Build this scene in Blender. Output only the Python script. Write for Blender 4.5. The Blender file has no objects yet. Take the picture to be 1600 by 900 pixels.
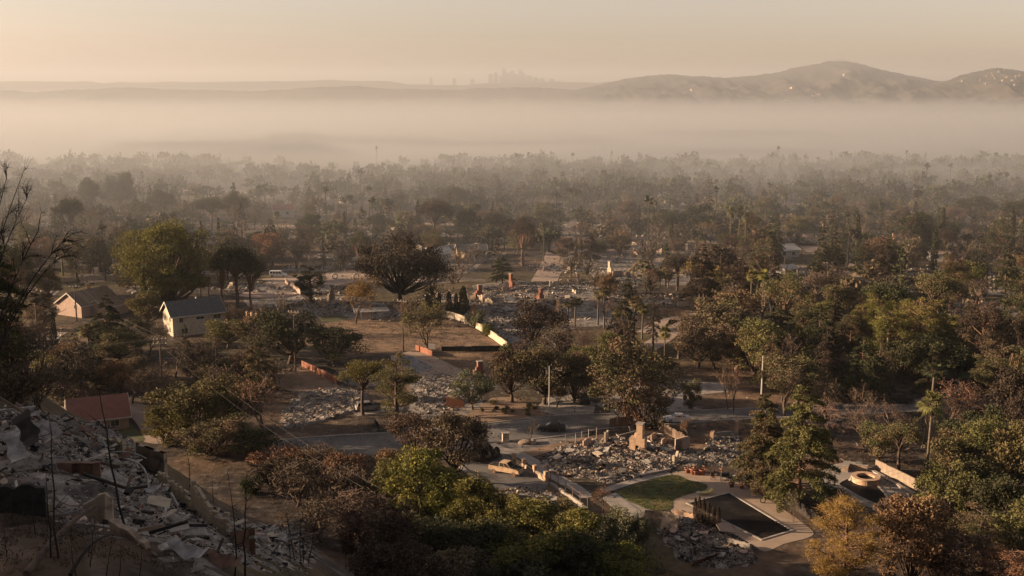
import bpy, math, random
import numpy as np
from mathutils import Vector, Matrix

SC = bpy.context.scene
COL = SC.collection
R = math.radians

# ------------------------------------------------------------------ camera
CAM_Z = 60.0
PITCH = R(10.27)
LENS = 40.0
FPX = 1600 * LENS / 36.0
cam_d = bpy.data.cameras.new("camera"); cam = bpy.data.objects.new("camera", cam_d)
COL.objects.link(cam)
cam_d.lens = LENS; cam_d.sensor_width = 36.0; cam_d.clip_start = 0.5; cam_d.clip_end = 30000
cam.location = (0, 0, CAM_Z); cam.rotation_euler = (R(90) - PITCH, 0, 0)
SC.camera = cam

# ------------------------------------------------------------------ sky, sun, exposure
SUN_EL = R(13)
SUN_DIR = Vector((-0.99, 0.08, 0)).normalized()          # towards the sun, on the ground plan
W = bpy.data.worlds.new("World"); SC.world = W; W.use_nodes = True
wn = W.node_tree.nodes; wl = W.node_tree.links
bg = wn["Background"]
sky = wn.new("ShaderNodeTexSky"); sky.sky_type = 'NISHITA'; sky.sun_disc = False
sky.sun_elevation = SUN_EL
sky.sun_rotation = math.atan2(SUN_DIR.x, SUN_DIR.y)
sky.altitude = 400; sky.air_density = 1.1; sky.dust_density = 1.5; sky.ozone_density = 1.0
smoky = wn.new("ShaderNodeHueSaturation"); smoky.inputs['Saturation'].default_value = 0.50   # smoke greys the whole sky
wl.new(sky.outputs[0], smoky.inputs['Color']); 
amber = wn.new("ShaderNodeMix"); amber.data_type = 'RGBA'; amber.blend_type = 'MULTIPLY'; amber.inputs[0].default_value = 1.0; amber.inputs[7].default_value = (.89, .738, .69, 1)
wl.new(smoky.outputs[0], amber.inputs[6]); wl.new(amber.outputs[2], bg.inputs[0]); bg.inputs[1].default_value = 0.067
sun_d = bpy.data.lights.new("sun", 'SUN'); sun = bpy.data.objects.new("sun", sun_d); COL.objects.link(sun)
sun_d.energy = 5.0; sun_d.angle = R(0.6); sun_d.color = (1.0, 0.725, 0.485)
sdir = Vector((SUN_DIR.x * math.cos(SUN_EL), SUN_DIR.y * math.cos(SUN_EL), math.sin(SUN_EL)))
sun.rotation_euler = sdir.to_track_quat('Z', 'Y').to_euler()
sun.location = (-200, 100, 200)
SC.view_settings.view_transform = 'Standard'; SC.view_settings.look = 'None'
SC.view_settings.gamma = 1.0; SC.view_settings.use_curve_mapping = False
SC.view_settings.exposure = 1.6
SC.render.engine = 'CYCLES'
cy = SC.cycles
cy.use_denoising = True
cy.max_bounces = 5; cy.diffuse_bounces = 2; cy.glossy_bounces = 2; cy.transmission_bounces = 3
cy.volume_bounces = 0; cy.transparent_max_bounces = 8
cy.caustics_reflective = False; cy.caustics_refractive = False

# ------------------------------------------------------------------ terrain shape
def sst(a, b, v):
    t = np.clip((v - a) / (b - a), 0, 1); return t * t * (3 - 2 * t)
def softmax0(v, k): return 0.5 * (v + np.sqrt(v * v + k * k))
def rough(x, y):
    return (np.sin(x * .31 + 1.3 * np.sin(y * .17)) + np.sin(y * .37 + 1.7 * np.sin(x * .23 + 1)) + .6 * np.sin(x * .83 + y * .61)
            + .45 * np.sin(x * 1.31 - y * 1.07 + 2) + .3 * np.sin(2.1 * x + 1.9 * y))
def height(x, y):
    x = np.asarray(x, float); y = np.asarray(y, float)
    p = 55 - .504 * y - .66 * x
    p = softmax0(p, 5.0) - 1.2
    cap = 39 + .28 * np.maximum(0, -x - 42)  # unseen rise added beyond the left frame edge to shade the foreground
    p = cap - softmax0(cap - p, 4.0)
    w = (1 - sst(112, 172, y))
    h = np.maximum(p, 0) * w
    h = h + .22 * rough(x, y) * sst(1.5, 6, h)
    back = 58 * (1 - sst(0, 30, y))
    h = np.maximum(h, back)
    h = h - 62 * sst(950, 2700, y)
    return h
CP, SP = math.cos(PITCH), math.sin(PITCH)
def ray(px, py):
    a = (px - 800) / FPX; b = (450 - py) / FPX
    return Vector((a, CP + b * SP, -SP + b * CP))       # per metre of depth along the lens axis
def ground(px, py, dz=0.0):
    """Where the line of sight through a point of the photograph meets the terrain."""
    d = ray(px, py); t, st = 8.0, .8
    while t < 9000:
        q = t + st
        if CAM_Z + d.z * q < float(height(d.x * q, d.y * q)) + dz:
            lo, hi = t, q
            for _ in range(30):
                m = (lo + hi) / 2
                if CAM_Z + d.z * m < float(height(d.x * m, d.y * m)) + dz: hi = m
                else: lo = m
            x, y = d.x * hi, d.y * hi
            return Vector((x, y, float(height(x, y))))
        t = q; st = min(4.0, st * 1.05) if t < 1200 else 20
    return Vector((d.x * t, d.y * t, float(height(d.x * t, d.y * t))))
def flat(px, py, z=0.0):
    d = ray(px, py); t = (z - CAM_Z) / d.z
    return Vector((d.x * t, d.y * t, z))
def depth_of(p): return p.y * CP + (CAM_Z - p.z) * SP
def metres(p, npx): return npx * depth_of(p) / FPX          # pixels (of 1600) at p to metres across
def tall(p, npx): return npx * depth_of(p) / FPX / math.cos(math.atan2(CAM_Z - p.z, p.y)) * .99

# ------------------------------------------------------------------ materials
MATS = {}
def new_mat(name):
    m = bpy.data.materials.new(name); m.use_nodes = True; MATS[name] = m
    nt = m.node_tree; return m, nt, nt.nodes, nt.links, nt.nodes["Principled BSDF"]
def solid(name, c, c2=None, rough=.85, scale=3.0, bump=0.0, metallic=0.0, detail=6, obj_random=0.0, c3=None, coords='Object', spec=.3):
    """A surface with two (or three) of its own tones mottled by noise, and fine relief."""
    m, nt, n, l, b = new_mat(name)
    b.inputs['Roughness'].default_value = rough; b.inputs['Metallic'].default_value = metallic
    b.inputs['Specular IOR Level'].default_value = spec
    c2 = c2 or tuple(v * .7 for v in c)
    tc = n.new('ShaderNodeTexCoord'); no = n.new('ShaderNodeTexNoise')
    no.inputs['Scale'].default_value = scale; no.inputs['Detail'].default_value = detail; no.inputs['Roughness'].default_value = .65
    l.new(tc.outputs[coords], no.inputs['Vector'])
    rp = n.new('ShaderNodeValToRGB'); e = rp.color_ramp.elements
    e[0].position, e[1].position = .36, .64
    e[0].color = (*c2, 1); e[1].color = (*c, 1)
    if c3:
        x = e.new(.5); x.color = (*c3, 1)
    l.new(no.outputs['Fac'], rp.inputs[0]); out = rp.outputs[0]
    if obj_random:
        oi = n.new('ShaderNodeObjectInfo'); hs = n.new('ShaderNodeHueSaturation')
        mr = n.new('ShaderNodeMapRange'); mr.inputs[3].default_value = 1 - obj_random; mr.inputs[4].default_value = 1 + obj_random
        l.new(oi.outputs['Random'], mr.inputs[0]); l.new(mr.outputs[0], hs.inputs['Value']); l.new(out, hs.inputs['Color']); out = hs.outputs[0]
    l.new(out, b.inputs['Base Color'])
    if bump:
        bp = n.new('ShaderNodeBump'); bp.inputs['Strength'].default_value = 1.0; bp.inputs['Distance'].default_value = bump
        l.new(no.outputs['Fac'], bp.inputs['Height']); l.new(bp.outputs[0], b.inputs['Normal'])
    return m
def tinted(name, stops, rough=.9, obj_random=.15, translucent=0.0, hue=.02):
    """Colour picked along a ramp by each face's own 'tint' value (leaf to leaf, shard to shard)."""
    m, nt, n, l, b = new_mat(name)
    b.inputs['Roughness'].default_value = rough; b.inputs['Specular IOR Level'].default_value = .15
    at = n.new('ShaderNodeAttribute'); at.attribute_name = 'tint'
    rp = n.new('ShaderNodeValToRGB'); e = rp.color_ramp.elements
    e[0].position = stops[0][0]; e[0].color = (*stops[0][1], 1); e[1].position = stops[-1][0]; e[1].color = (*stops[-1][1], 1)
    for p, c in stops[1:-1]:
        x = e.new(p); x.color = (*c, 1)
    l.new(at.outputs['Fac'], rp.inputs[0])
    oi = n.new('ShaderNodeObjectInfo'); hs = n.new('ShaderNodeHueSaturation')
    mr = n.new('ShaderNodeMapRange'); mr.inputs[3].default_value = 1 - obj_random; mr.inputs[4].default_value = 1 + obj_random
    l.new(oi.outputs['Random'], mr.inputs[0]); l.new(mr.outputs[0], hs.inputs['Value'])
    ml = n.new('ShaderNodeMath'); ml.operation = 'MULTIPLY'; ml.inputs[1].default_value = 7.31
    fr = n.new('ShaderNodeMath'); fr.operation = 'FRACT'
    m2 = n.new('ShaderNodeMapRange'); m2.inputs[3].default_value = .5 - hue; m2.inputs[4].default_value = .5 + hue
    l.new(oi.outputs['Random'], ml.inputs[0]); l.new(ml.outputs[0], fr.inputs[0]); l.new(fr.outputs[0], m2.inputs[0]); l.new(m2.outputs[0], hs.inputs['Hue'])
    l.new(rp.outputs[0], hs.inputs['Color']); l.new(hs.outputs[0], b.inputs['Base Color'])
    if translucent:
        tr = n.new('ShaderNodeBsdfTranslucent'); l.new(hs.outputs[0], tr.inputs[0])
        mx = n.new('ShaderNodeMixShader'); mx.inputs[0].default_value = translucent
        l.new(b.outputs[0], mx.inputs[1]); l.new(tr.outputs[0], mx.inputs[2])
        l.new(mx.outputs[0], n['Material Output'].inputs[0])
    return m

# ------------------------------------------------------------------ mesh building
class MB:
    """Collects shapes into one mesh. Each face carries a 'tint' and a material slot."""
    def __init__(self): self.V = []; self.F = []; self.T = []; self.M = []; self.nv = 0
    def add(self, V, F, tint=0.5, mat=0):
        V = np.asarray(V, float).reshape(-1, 3); F = np.asarray(F, int)
        self.V.append(V); self.F.append(F + self.nv)
        self.T.append(np.broadcast_to(np.asarray(tint, float), (len(F),)).copy()); self.M.append(np.broadcast_to(np.asarray(mat, int), (len(F),)).copy())
        self.nv += len(V); return self
    def box(self, c, s, rot=None, tint=.5, mat=0, taper=1.0):
        c = np.asarray(c, float); h = np.asarray(s, float) / 2
        q = np.array([[-1, -1, -1], [1, -1, -1], [1, 1, -1], [-1, 1, -1], [-1, -1, 1], [1, -1, 1], [1, 1, 1], [-1, 1, 1]], float) * h
        q[4:, :2] *= taper
        if rot is not None:
            q = q @ np.asarray(rot_m(rot)).T if not isinstance(rot, np.ndarray) else q @ rot.T
        return self.add(q + c, [[0, 3, 2, 1], [4, 5, 6, 7], [0, 1, 5, 4], [1, 2, 6, 5], [2, 3, 7, 6], [3, 0, 4, 7]], tint, mat)
    def tube(self, pts, rad, n=6, tint=.5, mat=0, cap=True):
        P = np.asarray(pts, float); k = len(P); rad = np.broadcast_to(np.asarray(rad, float), (k,))
        T = np.gradient(P, axis=0); T /= np.linalg.norm(T, axis=1)[:, None] + 1e-9
        ref = np.where(np.abs(T[:, 2:3]) > .9, [[1., 0, 0]], [[0, 0, 1.]])
        A = np.cross(T, ref); A /= np.linalg.norm(A, axis=1)[:, None] + 1e-9; B = np.cross(T, A)
        a = np.linspace(0, 2 * np.pi, n, endpoint=False)
        V = P[:, None] + rad[:, None, None] * (np.cos(a)[None, :, None] * A[:, None] + np.sin(a)[None, :, None] * B[:, None])
        i = np.arange(k - 1)[:, None] * n; j = np.arange(n)[None]; j2 = (j + 1) % n
        F = np.stack([i + j, i + j2, i + n + j2, i + n + j], -1).reshape(-1, 4)
        self.add(V.reshape(-1, 3), F, tint, mat)
        if cap and n == 4: self.add(V[-1], [[0, 1, 2, 3]], tint, mat)
        elif cap and n > 4:
            self.add(np.vstack([V[-1], P[-1:]]), [[q, (q + 1) % n, n] for q in range(n)], tint, mat)
            self.add(np.vstack([V[0], P[:1]]), [[(q + 1) % n, q, n] for q in range(n)], tint, mat)
        return self
    def cyl(self, c, r, h, n=12, r2=None, tint=.5, mat=0): 
        c = np.asarray(c, float); return self.tube([c, c + [0, 0, h]], [r, r if r2 is None else r2], n, tint, mat)
    def lathe(self, prof, n=24, tint=.5, mat=0, c=(0, 0, 0)):
        prof = np.asarray(prof, float); k = len(prof); a = np.linspace(0, 2 * np.pi, n, endpoint=False)
        V = np.stack([prof[:, 0:1] * np.cos(a), prof[:, 0:1] * np.sin(a), np.repeat(prof[:, 1:2], n, 1)], -1).reshape(-1, 3) + np.asarray(c)
        i = np.arange(k - 1)[:, None] * n; j = np.arange(n)[None]; j2 = (j + 1) % n
        return self.add(V, np.stack([i + j, i + j2, i + n + j2, i + n + j], -1).reshape(-1, 4), tint, mat)
    def poly_prism(self, poly, z0, z1, tint=.5, mat=0):
        """Extrude an (x, y) outline; caps by ear cutting."""
        from mathutils.geometry import tessellate_polygon
        P = [Vector((p[0], p[1], 0)) for p in poly]; n = len(P)
        ar = sum(P[i].x * P[(i + 1) % n].y - P[(i + 1) % n].x * P[i].y for i in range(n))
        if ar < 0: P.reverse()
        tri = tessellate_polygon([P])
        V = [(p.x, p.y, z0) for p in P] + [(p.x, p.y, z1) for p in P]
        T = []
        for t in tri:
            a, b, c = (P[t[0]], P[t[1]], P[t[2]])
            t = t if (b - a).cross(c - a).z > 0 else t[::-1]
            T.append([t[0] + n, t[1] + n, t[2] + n])
        self.add(V, T, tint, mat)
        return self.add(V, [[i, (i + 1) % n, n + (i + 1) % n, n + i] for i in range(n)], tint, mat)
    def tris(self):
        return sum(len(f) * (f.shape[1] - 2) for f in self.F if len(f))
    def mesh(self, name, mats, smooth=False):
        me = bpy.data.meshes.new(name)
        V = np.vstack(self.V); me.vertices.add(len(V)); me.vertices.foreach_set('co', V.ravel())
        fs = [f for f in self.F if len(f)]; tt = [t for t, f in zip(self.T, self.F) if len(f)]; mm = [t for t, f in zip(self.M, self.F) if len(f)]
        loops = np.concatenate([f.ravel() for f in fs]); sizes = np.concatenate([np.full(len(f), f.shape[1]) for f in fs])
        starts = np.concatenate([[0], np.cumsum(sizes)[:-1]])
        me.loops.add(len(loops)); me.loops.foreach_set('vertex_index', loops)
        me.polygons.add(len(sizes)); me.polygons.foreach_set('loop_start', starts); me.polygons.foreach_set('loop_total', sizes)
        me.polygons.foreach_set('material_index', np.concatenate(mm))
        me.polygons.foreach_set('use_smooth', np.full(len(sizes), bool(smooth)))
        a = me.attributes.new('tint', 'FLOAT', 'FACE'); a.data.foreach_set('value', np.concatenate(tt))
        for m in (mats if isinstance(mats, (list, tuple)) else [mats]):
            me.materials.append(MATS[m] if isinstance(m, str) else m)
        me.update(calc_edges=True); me.validate(); return me
    def build(self, name, mats, parent=None, smooth=False):
        return link(name, self.mesh(name, mats, smooth), parent)
def rot_m(e):
    from mathutils import Euler
    return np.array(Euler(e).to_matrix())
def link(name, me, parent=None):
    o = bpy.data.objects.new(name, me); COL.objects.link(o)
    if parent is not None: o.parent = parent
    return o
def tag(o, label, cat=None, group=None, kind=None):
    if label: o['label'] = label
    if cat: o['category'] = cat
    if group: o['group'] = group
    if kind or cat: o['kind'] = kind or 'thing'
    return o
def thing(name, label, cat, loc=(0, 0, 0), rz=0.0, group=None):
    o = bpy.data.objects.new(name, None); COL.objects.link(o); o.empty_display_size = .3
    o.location = loc; o.rotation_euler = (0, 0, rz)
    return tag(o, label, cat, group)
def copy_tree(o, parent=None):
    c = o.copy(); COL.objects.link(c); c.parent = parent
    for ch in o.children: copy_tree(ch, c)
    return c
def remove_tree(o):
    for ch in list(o.children): remove_tree(ch)
    bpy.data.objects.remove(o)
def inpoly(px, py, poly):
    c = False; n = len(poly)
    for i in range(n):
        x1, y1 = poly[i][:2]; x2, y2 = poly[(i + 1) % n][:2]
        if (y1 > py) != (y2 > py) and px < (x2 - x1) * (py - y1) / (y2 - y1) + x1: c = not c
    return c
def path_px(pts, z=0.0): return [flat(x, y, z) for x, y in pts]
# ------------------------------------------------------------------ palette
def ground_mat():
    m, nt, n, l, b = new_mat('ground_soil')
    b.inputs['Roughness'].default_value = .95; b.inputs['Specular IOR Level'].default_value = .1
    ge = n.new('ShaderNodeNewGeometry')
    def noise(sc, det=7, ro=.62):
        x = n.new('ShaderNodeTexNoise'); x.inputs['Scale'].default_value = sc; x.inputs['Detail'].default_value = det; x.inputs['Roughness'].default_value = ro
        l.new(ge.outputs['Position'], x.inputs['Vector']); return x.outputs['Fac']
    def ramp(f, *st):
        r = n.new('ShaderNodeValToRGB'); e = r.color_ramp.elements
        e[0].position, e[0].color = st[0][0], (*st[0][1], 1); e[1].position, e[1].color = st[-1][0], (*st[-1][1], 1)
        for p, c in st[1:-1]: e.new(p).color = (*c, 1)
        l.new(f, r.inputs[0]); return r.outputs[0]
    def mix(f, a, c):
        x = n.new('ShaderNodeMix'); x.data_type = 'RGBA'; l.new(f, x.inputs[0]); l.new(a, x.inputs[6]); l.new(c, x.inputs[7]); return x.outputs[2]
    soil = ramp(noise(.22), (.34, (.085, .052, .032)), (.52, (.15, .098, .062)), (.68, (.22, .155, .10)))
    burnt = ramp(noise(.55), (.35, (.018, .015, .013)), (.55, (.055, .043, .034)), (.7, (.15, .135, .12)))
    f1 = ramp(noise(.035, 6), (.36, (0, 0, 0)), (.54, (1, 1, 1)))
    c = mix(f1, soil, burnt)
    f2 = ramp(noise(.011, 3), (.5, (0, 0, 0)), (.64, (1, 1, 1)))
    grass = ramp(noise(.9), (.35, (.045, .04, .018)), (.65, (.12, .09, .04)))
    c = mix(f2, c, grass)
    l.new(c, b.inputs['Base Color'])
    bp = n.new('ShaderNodeBump'); bp.inputs['Distance'].default_value = .18; bp.inputs['Strength'].default_value = .8
    l.new(noise(.8, 8), bp.inputs['Height']); l.new(bp.outputs[0], b.inputs['Normal'])
ground_mat()
solid('asphalt', (.135, .122, .11), (.075, .068, .062), .9, .22, .01, coords='Object', c3=(.11, .10, .09))
solid('concrete', (.27, .235, .20), (.19, .165, .14), .9, .5, .01)
solid('deck', (.30, .225, .165), (.24, .175, .125), .9, .35, .005)
solid('kerb_concrete', (.33, .29, .25), (.20, .17, .14), .9, .8)
solid('lawn_grass', (.058, .066, .02), (.10, .072, .035), .95, .35, .05, c3=(.045, .052, .016))
solid('dry_grass', (.21, .13, .075), (.09, .058, .038), .95, .28, .12, c3=(.16, .10, .06))
solid('bare_earth', (.235, .155, .10), (.14, .09, .058), .95, .3, .08)
solid('ash_earth', (.25, .22, .19), (.06, .05, .042), .95, .45, .12, c3=(.15, .13, .11))
solid('lot_paving', (.30, .22, .165), (.21, .155, .12), .9, .12, .01)
solid('paint_white', (.7, .66, .58), (.5, .46, .4), .8, 2)
solid('pool_water', (.010, .009, .008), (.032, .028, .023), .5, .22, .004, spec=.02, c3=(.014, .012, .011))
solid('pool_water_pale', (.10, .11, .12), (.07, .08, .09), .25, .4, .002, spec=.5)
solid('hill_scrub', (.075, .060, .045), (.016, .016, .013), .95, .03, 2.5, c3=(.038, .033, .026))
solid('tower_wall', (.07, .07, .075), (.05, .05, .055), .7, .02)

# ------------------------------------------------------------------ the ground: one sheet out to the hills
def axis(*segs):
    out = []
    for a, b, s in segs: out += list(np.arange(a, b, s))
    return np.array(out + [segs[-1][1]], float)
xs = axis((-7000, -1000, 400), (-1000, -300, 50), (-300, -130, 10), (-130, 110, 2.0), (110, 300, 10), (300, 1000, 50), (1000, 7000, 400))
ys = axis((-600, -40, 40), (-40, 240, 2.0), (240, 1000, 20), (1000, 3000, 60), (3000, 9000, 400))
X, Y = np.meshgrid(xs, ys); Z = height(X, Y)
nx, ny = len(xs), len(ys)
ii, jj = np.meshgrid(np.arange(nx - 1), np.arange(ny - 1)); q = (jj * nx + ii).ravel()
tag(MB().add(np.stack([X, Y, Z], -1).reshape(-1, 3), np.stack([q, q + 1, q + nx + 1, q + nx], -1)).build('ground', 'ground_soil', smooth=True),
    'scorched brown soil running from the hillside out across the valley', kind='structure')

# ------------------------------------------------------------------ far hills
def hill_range(name, prof, D, front, back, seed, label, base=-63, gully=.20):
    prof = sorted(prof); hx = np.array([p[0] for p in prof], float); hy = np.array([p[1] for p in prof], float)
    px = np.linspace(hx[0], hx[-1], 230); rng = np.random.RandomState(seed)
    py = np.interp(px, hx, hy)
    for k in range(26):
        f = .02 * 1.19 ** k; py = py + (1.2 / (1 + k * .45)) * np.sin(px * f + rng.rand() * 6.28) * .5
    py = py + rng.normal(0, .45, len(px))
    top = np.array([CAM_Z + D * (ray(800, y).z / ray(800, y).y) for y in py]); wx = (px - 800) / FPX * D * 1.0165
    v = np.concatenate([np.linspace(-1, 0, 52), np.linspace(0, 1, 14)[1:]])
    Yg = np.where(v < 0, D + v * front, D + v * back)
    PX, VV = np.meshgrid(wx, v); TOP = np.meshgrid(top, v)[0]
    s = 1 - np.abs(VV); s = s ** 1.35
    def vnoise(u, w_):
        iu, iw = np.floor(u).astype(int), np.floor(w_).astype(int); fu, fw = u - iu, w_ - iw; fu = fu * fu * (3 - 2 * fu); fw = fw * fw * (3 - 2 * fw)
        h_ = lambda a, c: np.modf(np.abs(np.sin((a * 127.1 + c * 311.7 + seed * 17.3)) * 43758.5453))[0]
        return (h_(iu, iw) * (1 - fu) + h_(iu + 1, iw) * fu) * (1 - fw) + (h_(iu, iw + 1) * (1 - fu) + h_(iu + 1, iw + 1) * fu) * fw
    g = np.zeros_like(PX) - .35; YW = np.meshgrid(px, Yg)[1]; amp = 1.0; sc_ = 1 / 170.
    for k in range(6):
        wx_ = PX * sc_ + .5 * vnoise(PX * sc_ * .7 + 5, YW * sc_ * .5); wy_ = YW * sc_ * .55
        g += amp * (1 - 2 * np.abs(2 * vnoise(wx_ + k * 7, wy_ + k * 3) - 1)); amp *= .64; sc_ *= 1.9
    Zg = base + (TOP - base) * (s + gully * g * 4 * s * np.clip(1.0 - s, 0, 1) ** 1.5 * .6)
    n_, m_ = len(px), len(v); a, c = np.meshgrid(np.arange(n_ - 1), np.arange(m_ - 1)); q = (c * n_ + a).ravel()
    YY = np.meshgrid(px, Yg)[1]
    o = MB().add(np.stack([PX, YY, Zg], -1).reshape(-1, 3), np.stack([q, q + 1, q + n_ + 1, q + n_], -1)).build(name, 'hill_scrub', smooth=True)
    def on(px_, f):      # a point on the front slope, f = 0 at the ridge, 1 at the foot
        i = int(np.clip(np.searchsorted(px, px_), 0, n_ - 1)); j = int(np.clip((1 - f) * 51, 0, 51))
        return Vector((PX[j, i], YY[j, i], Zg[j, i]))
    tag(o, label, kind='structure'); return on
hill_far = hill_range('hills', [(-900, 129), (-300, 127), (0, 129), (150, 127), (300, 129), (420, 127), (520, 125), (600, 127), (650, 131), (720, 133), (800, 131), (860, 126), (930, 129), (1050, 124), (1420, 126), (1600, 122), (2400, 120)],
    5600, 700, 500, 3, 'low far ridge lost in smoke along the horizon', gully=.12)
hill_mid = hill_range('hills', [(-500, 152), (0, 139), (80, 143), (230, 137), (400, 142), (560, 135), (700, 140), (850, 137), (960, 143), (1100, 150)], 4300, 1000, 500, 5, 'darker wooded foothill in front of the far ridge', gully=.25)
hill_big = hill_range('hills', [(840, 150), (930, 133), (985, 121), (1030, 115), (1080, 119), (1120, 122), (1165, 119), (1200, 113), (1225, 106), (1250, 101), (1275, 95.5), (1300, 95), (1330, 101), (1365, 110), (1400, 118), (1440, 126), (1500, 134), (1600, 142), (1750, 150)],
    4000, 1300, 700, 11, 'brown hill with a rounded summit above the smoke', gully=.34)
hill_right = hill_range('hills', [(1380, 150), (1425, 136), (1460, 126), (1490, 113), (1525, 105), (1545, 106), (1580, 111), (1620, 112), (1700, 118), (1900, 135)], 3300, 900, 500, 17, 'dark hill with villas near its top', gully=.32)

# ------------------------------------------------------------------ sheets lying on the ground
def sheet(name, pts, mat, label, z=.02, bottom=-.05, kind='structure'):
    P = path_px(pts)
    mb = MB().poly_prism([(p.x, p.y) for p in P], bottom, z)
    return tag(mb.build(name, mat), label, kind=kind)
def ribbon(name, pts, mat, label, width, z1, z0=-.05, cat=None, group=None, kind='structure', world=False, parent=None):
    P = pts if world else path_px(pts); mb = MB()
    P = [Vector((p[0], p[1], 0)) for p in P]; k = len(P); L = []
    for i in range(k):
        t = (P[min(i + 1, k - 1)] - P[max(i - 1, 0)]).normalized(); nrm = Vector((-t.y, t.x, 0)) * width / 2
        L.append((P[i] + nrm, P[i] - nrm))
    for i in range(k - 1):
        a, b = L[i]; c, d = L[i + 1]
        V = [(a.x, a.y, z0), (b.x, b.y, z0), (d.x, d.y, z0), (c.x, c.y, z0), (a.x, a.y, z1), (b.x, b.y, z1), (d.x, d.y, z1), (c.x, c.y, z1)]
        F = [[4, 5, 6, 7], [1, 2, 6, 5], [3, 0, 4, 7]] + ([[0, 1, 5, 4]] if i == 0 else []) + ([[2, 3, 7, 6]] if i == k - 2 else [])
        mb.add(V, F)
    o = mb.build(name, mat, parent)
    return tag(o, label, cat, group, kind) if parent is None else o
def smooth_px(pts, sub=5):
    out = []; n = len(pts)
    for i in range(n - 1):
        p0, p1, p2, p3 = (np.array(pts[max(i - 1, 0)], float), np.array(pts[i], float), np.array(pts[i + 1], float), np.array(pts[min(i + 2, n - 1)], float))
        for s in range(sub):
            t = s / sub
            out.append(tuple(.5 * (2 * p1 + (p2 - p0) * t + (2 * p0 - 5 * p1 + 4 * p2 - p3) * t * t + (3 * p1 - p0 - 3 * p2 + p3) * t ** 3)))
    return out + [tuple(pts[-1])]
far_edge = smooth_px([(430, 688), (520, 681), (615, 676), (700, 669), (751, 663), (800, 657), (859, 650), (949, 647), (1060, 643), (1151, 639), (1300, 634), (1450, 626), (1640, 618)])
near_edge = smooth_px([(1640, 631), (1450, 641), (1300, 648), (1151, 655), (1060, 661), (949, 668), (884, 679), (800, 688), (740, 693), (633, 699), (574, 713), (505, 711), (430, 706)])
STREET = far_edge + near_edge
sheet('street', STREET, 'asphalt', 'grey asphalt street curving past the burnt lots', .02)
ribbon('kerb', far_edge, 'kerb_concrete', 'pale concrete kerb along the dirt-bank side of the street', .35, .13)
ribbon('kerb', smooth_px([(1640, 632), (1450, 642), (1300, 649), (1151, 656), (1060, 662), (949, 669.5), (884, 680.5), (815, 688.5)]), 'kerb_concrete', 'pale concrete kerb along the chimney-lot side of the street', .35, .13)
ribbon('pavement', smooth_px([(765, 694), (784, 703), (812, 711), (832, 721), (850, 735), (876, 750), (898, 762), (918, 778)]), 'concrete', 'concrete footpath leading from the street past the burnt lot', 2.2, .06)
DRIVE = [(690, 700), (735, 694), (762, 694), (786, 708), (815, 726), (835, 738), (858, 753), (850, 768), (800, 770), (766, 762), (742, 748), (722, 730), (700, 714)]
sheet('driveway', DRIVE, 'asphalt', 'dusty driveway where the burnt pickup stands', .035)
ribbon('kerb', [(700, 712), (728, 737), (765, 762)], 'kerb_concrete', 'pale kerb along the burnt pickup driveway', .7, .15)
VERGE = [(770, 697), (800, 690), (884, 681), (925, 676), (900, 690), (860, 703), (822, 708), (790, 702)]
sheet('verge', VERGE, 'ash_earth', 'dark scorched verge with a boulder beside the street', .012)
ribbon('path', [(822, 710), (862, 700), (905, 690), (948, 682)], 'bare_earth', 'pale dirt path along the front of the chimney lot', 3.0, .028)
SIDE = [(615, 690), (640, 668), (648, 652), (600, 644), (560, 650), (540, 640), (570, 632), (650, 640), (672, 655), (668, 672), (650, 684)]
sheet('driveway', SIDE, 'concrete', 'concrete driveway beside the small pine and burnt car', .03)
TURN = [(930, 632), (985, 606), (1060, 596), (1130, 598), (1140, 612), (1080, 618), (1072, 632), (1100, 640), (1060, 643), (1000, 645), (960, 646)]
sheet('driveway', TURN, 'concrete', 'pale forecourt drive with striped shadows beside the round shrub', .03)
sheet('driveway', [(838, 640), (850, 622), (900, 616), (930, 630), (928, 646), (870, 649)], 'concrete', 'concrete driveway where the dark car stands under the trees', .03)
BANK = [(716, 657), (742, 640), (768, 622), (800, 620), (835, 637), (856, 648), (800, 655), (750, 661)]
sheet('slope', BANK, 'bare_earth', 'bare tan bank dotted with small shrubs above the street', .05)
FIELD = [(492, 508), (556, 497), (640, 499), (690, 497), (735, 511), (770, 531), (792, 547), (720, 551), (640, 548), (590, 551), (560, 552), (545, 532)]
sheet('field', FIELD, 'dry_grass', 'reddish dry grass field beside the cream wall', .03)
sheet('lawn', [(499, 494), (530, 491), (545, 496), (530, 503), (502, 503)], 'lawn_grass', 'small green lawn above the dry field', .045)
LOT = [(372, 462), (398, 448), (425, 437), (447, 440), (470, 459), (440, 464), (400, 466)]
sheet('car_park', LOT, 'lot_paving', 'pinkish paved car park by the white van', .03)
sheet('car_park', [(380, 468), (405, 467.5), (470, 461), (478, 468), (440, 478), (390, 482)], 'concrete', 'grey lower yard below the car park', .03)
for k, (a, b) in enumerate((((420, 440.5), (430, 444.5)), ((440, 446.5), (449, 452.5)), ((447, 451.5), (462, 459)))):
    ribbon('parking_line', [a, b], 'paint_white', 'white painted bay line on the pinkish car park', .35, .045, .02, kind='structure')
AVENUE = [(395, 437), (440, 433), (520, 425), (590, 419), (650, 436), (760, 437), (640, 446), (560, 440), (520, 447), (470, 441)]
sheet('street', AVENUE, 'lot_paving', 'dusty side street behind the big dark tree', .022)
sheet('street', [(335, 489), (400, 497), (450, 503), (500, 512), (470, 520), (400, 515), (345, 503)], 'lot_paving', 'pale lane below the pillared fence', .025)
sheet('yard', [(440, 578), (472, 572), (525, 599), (535, 608), (470, 612), (400, 603), (420, 590)], 'bare_earth', 'bare yard inside the low red wall', .03)
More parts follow.
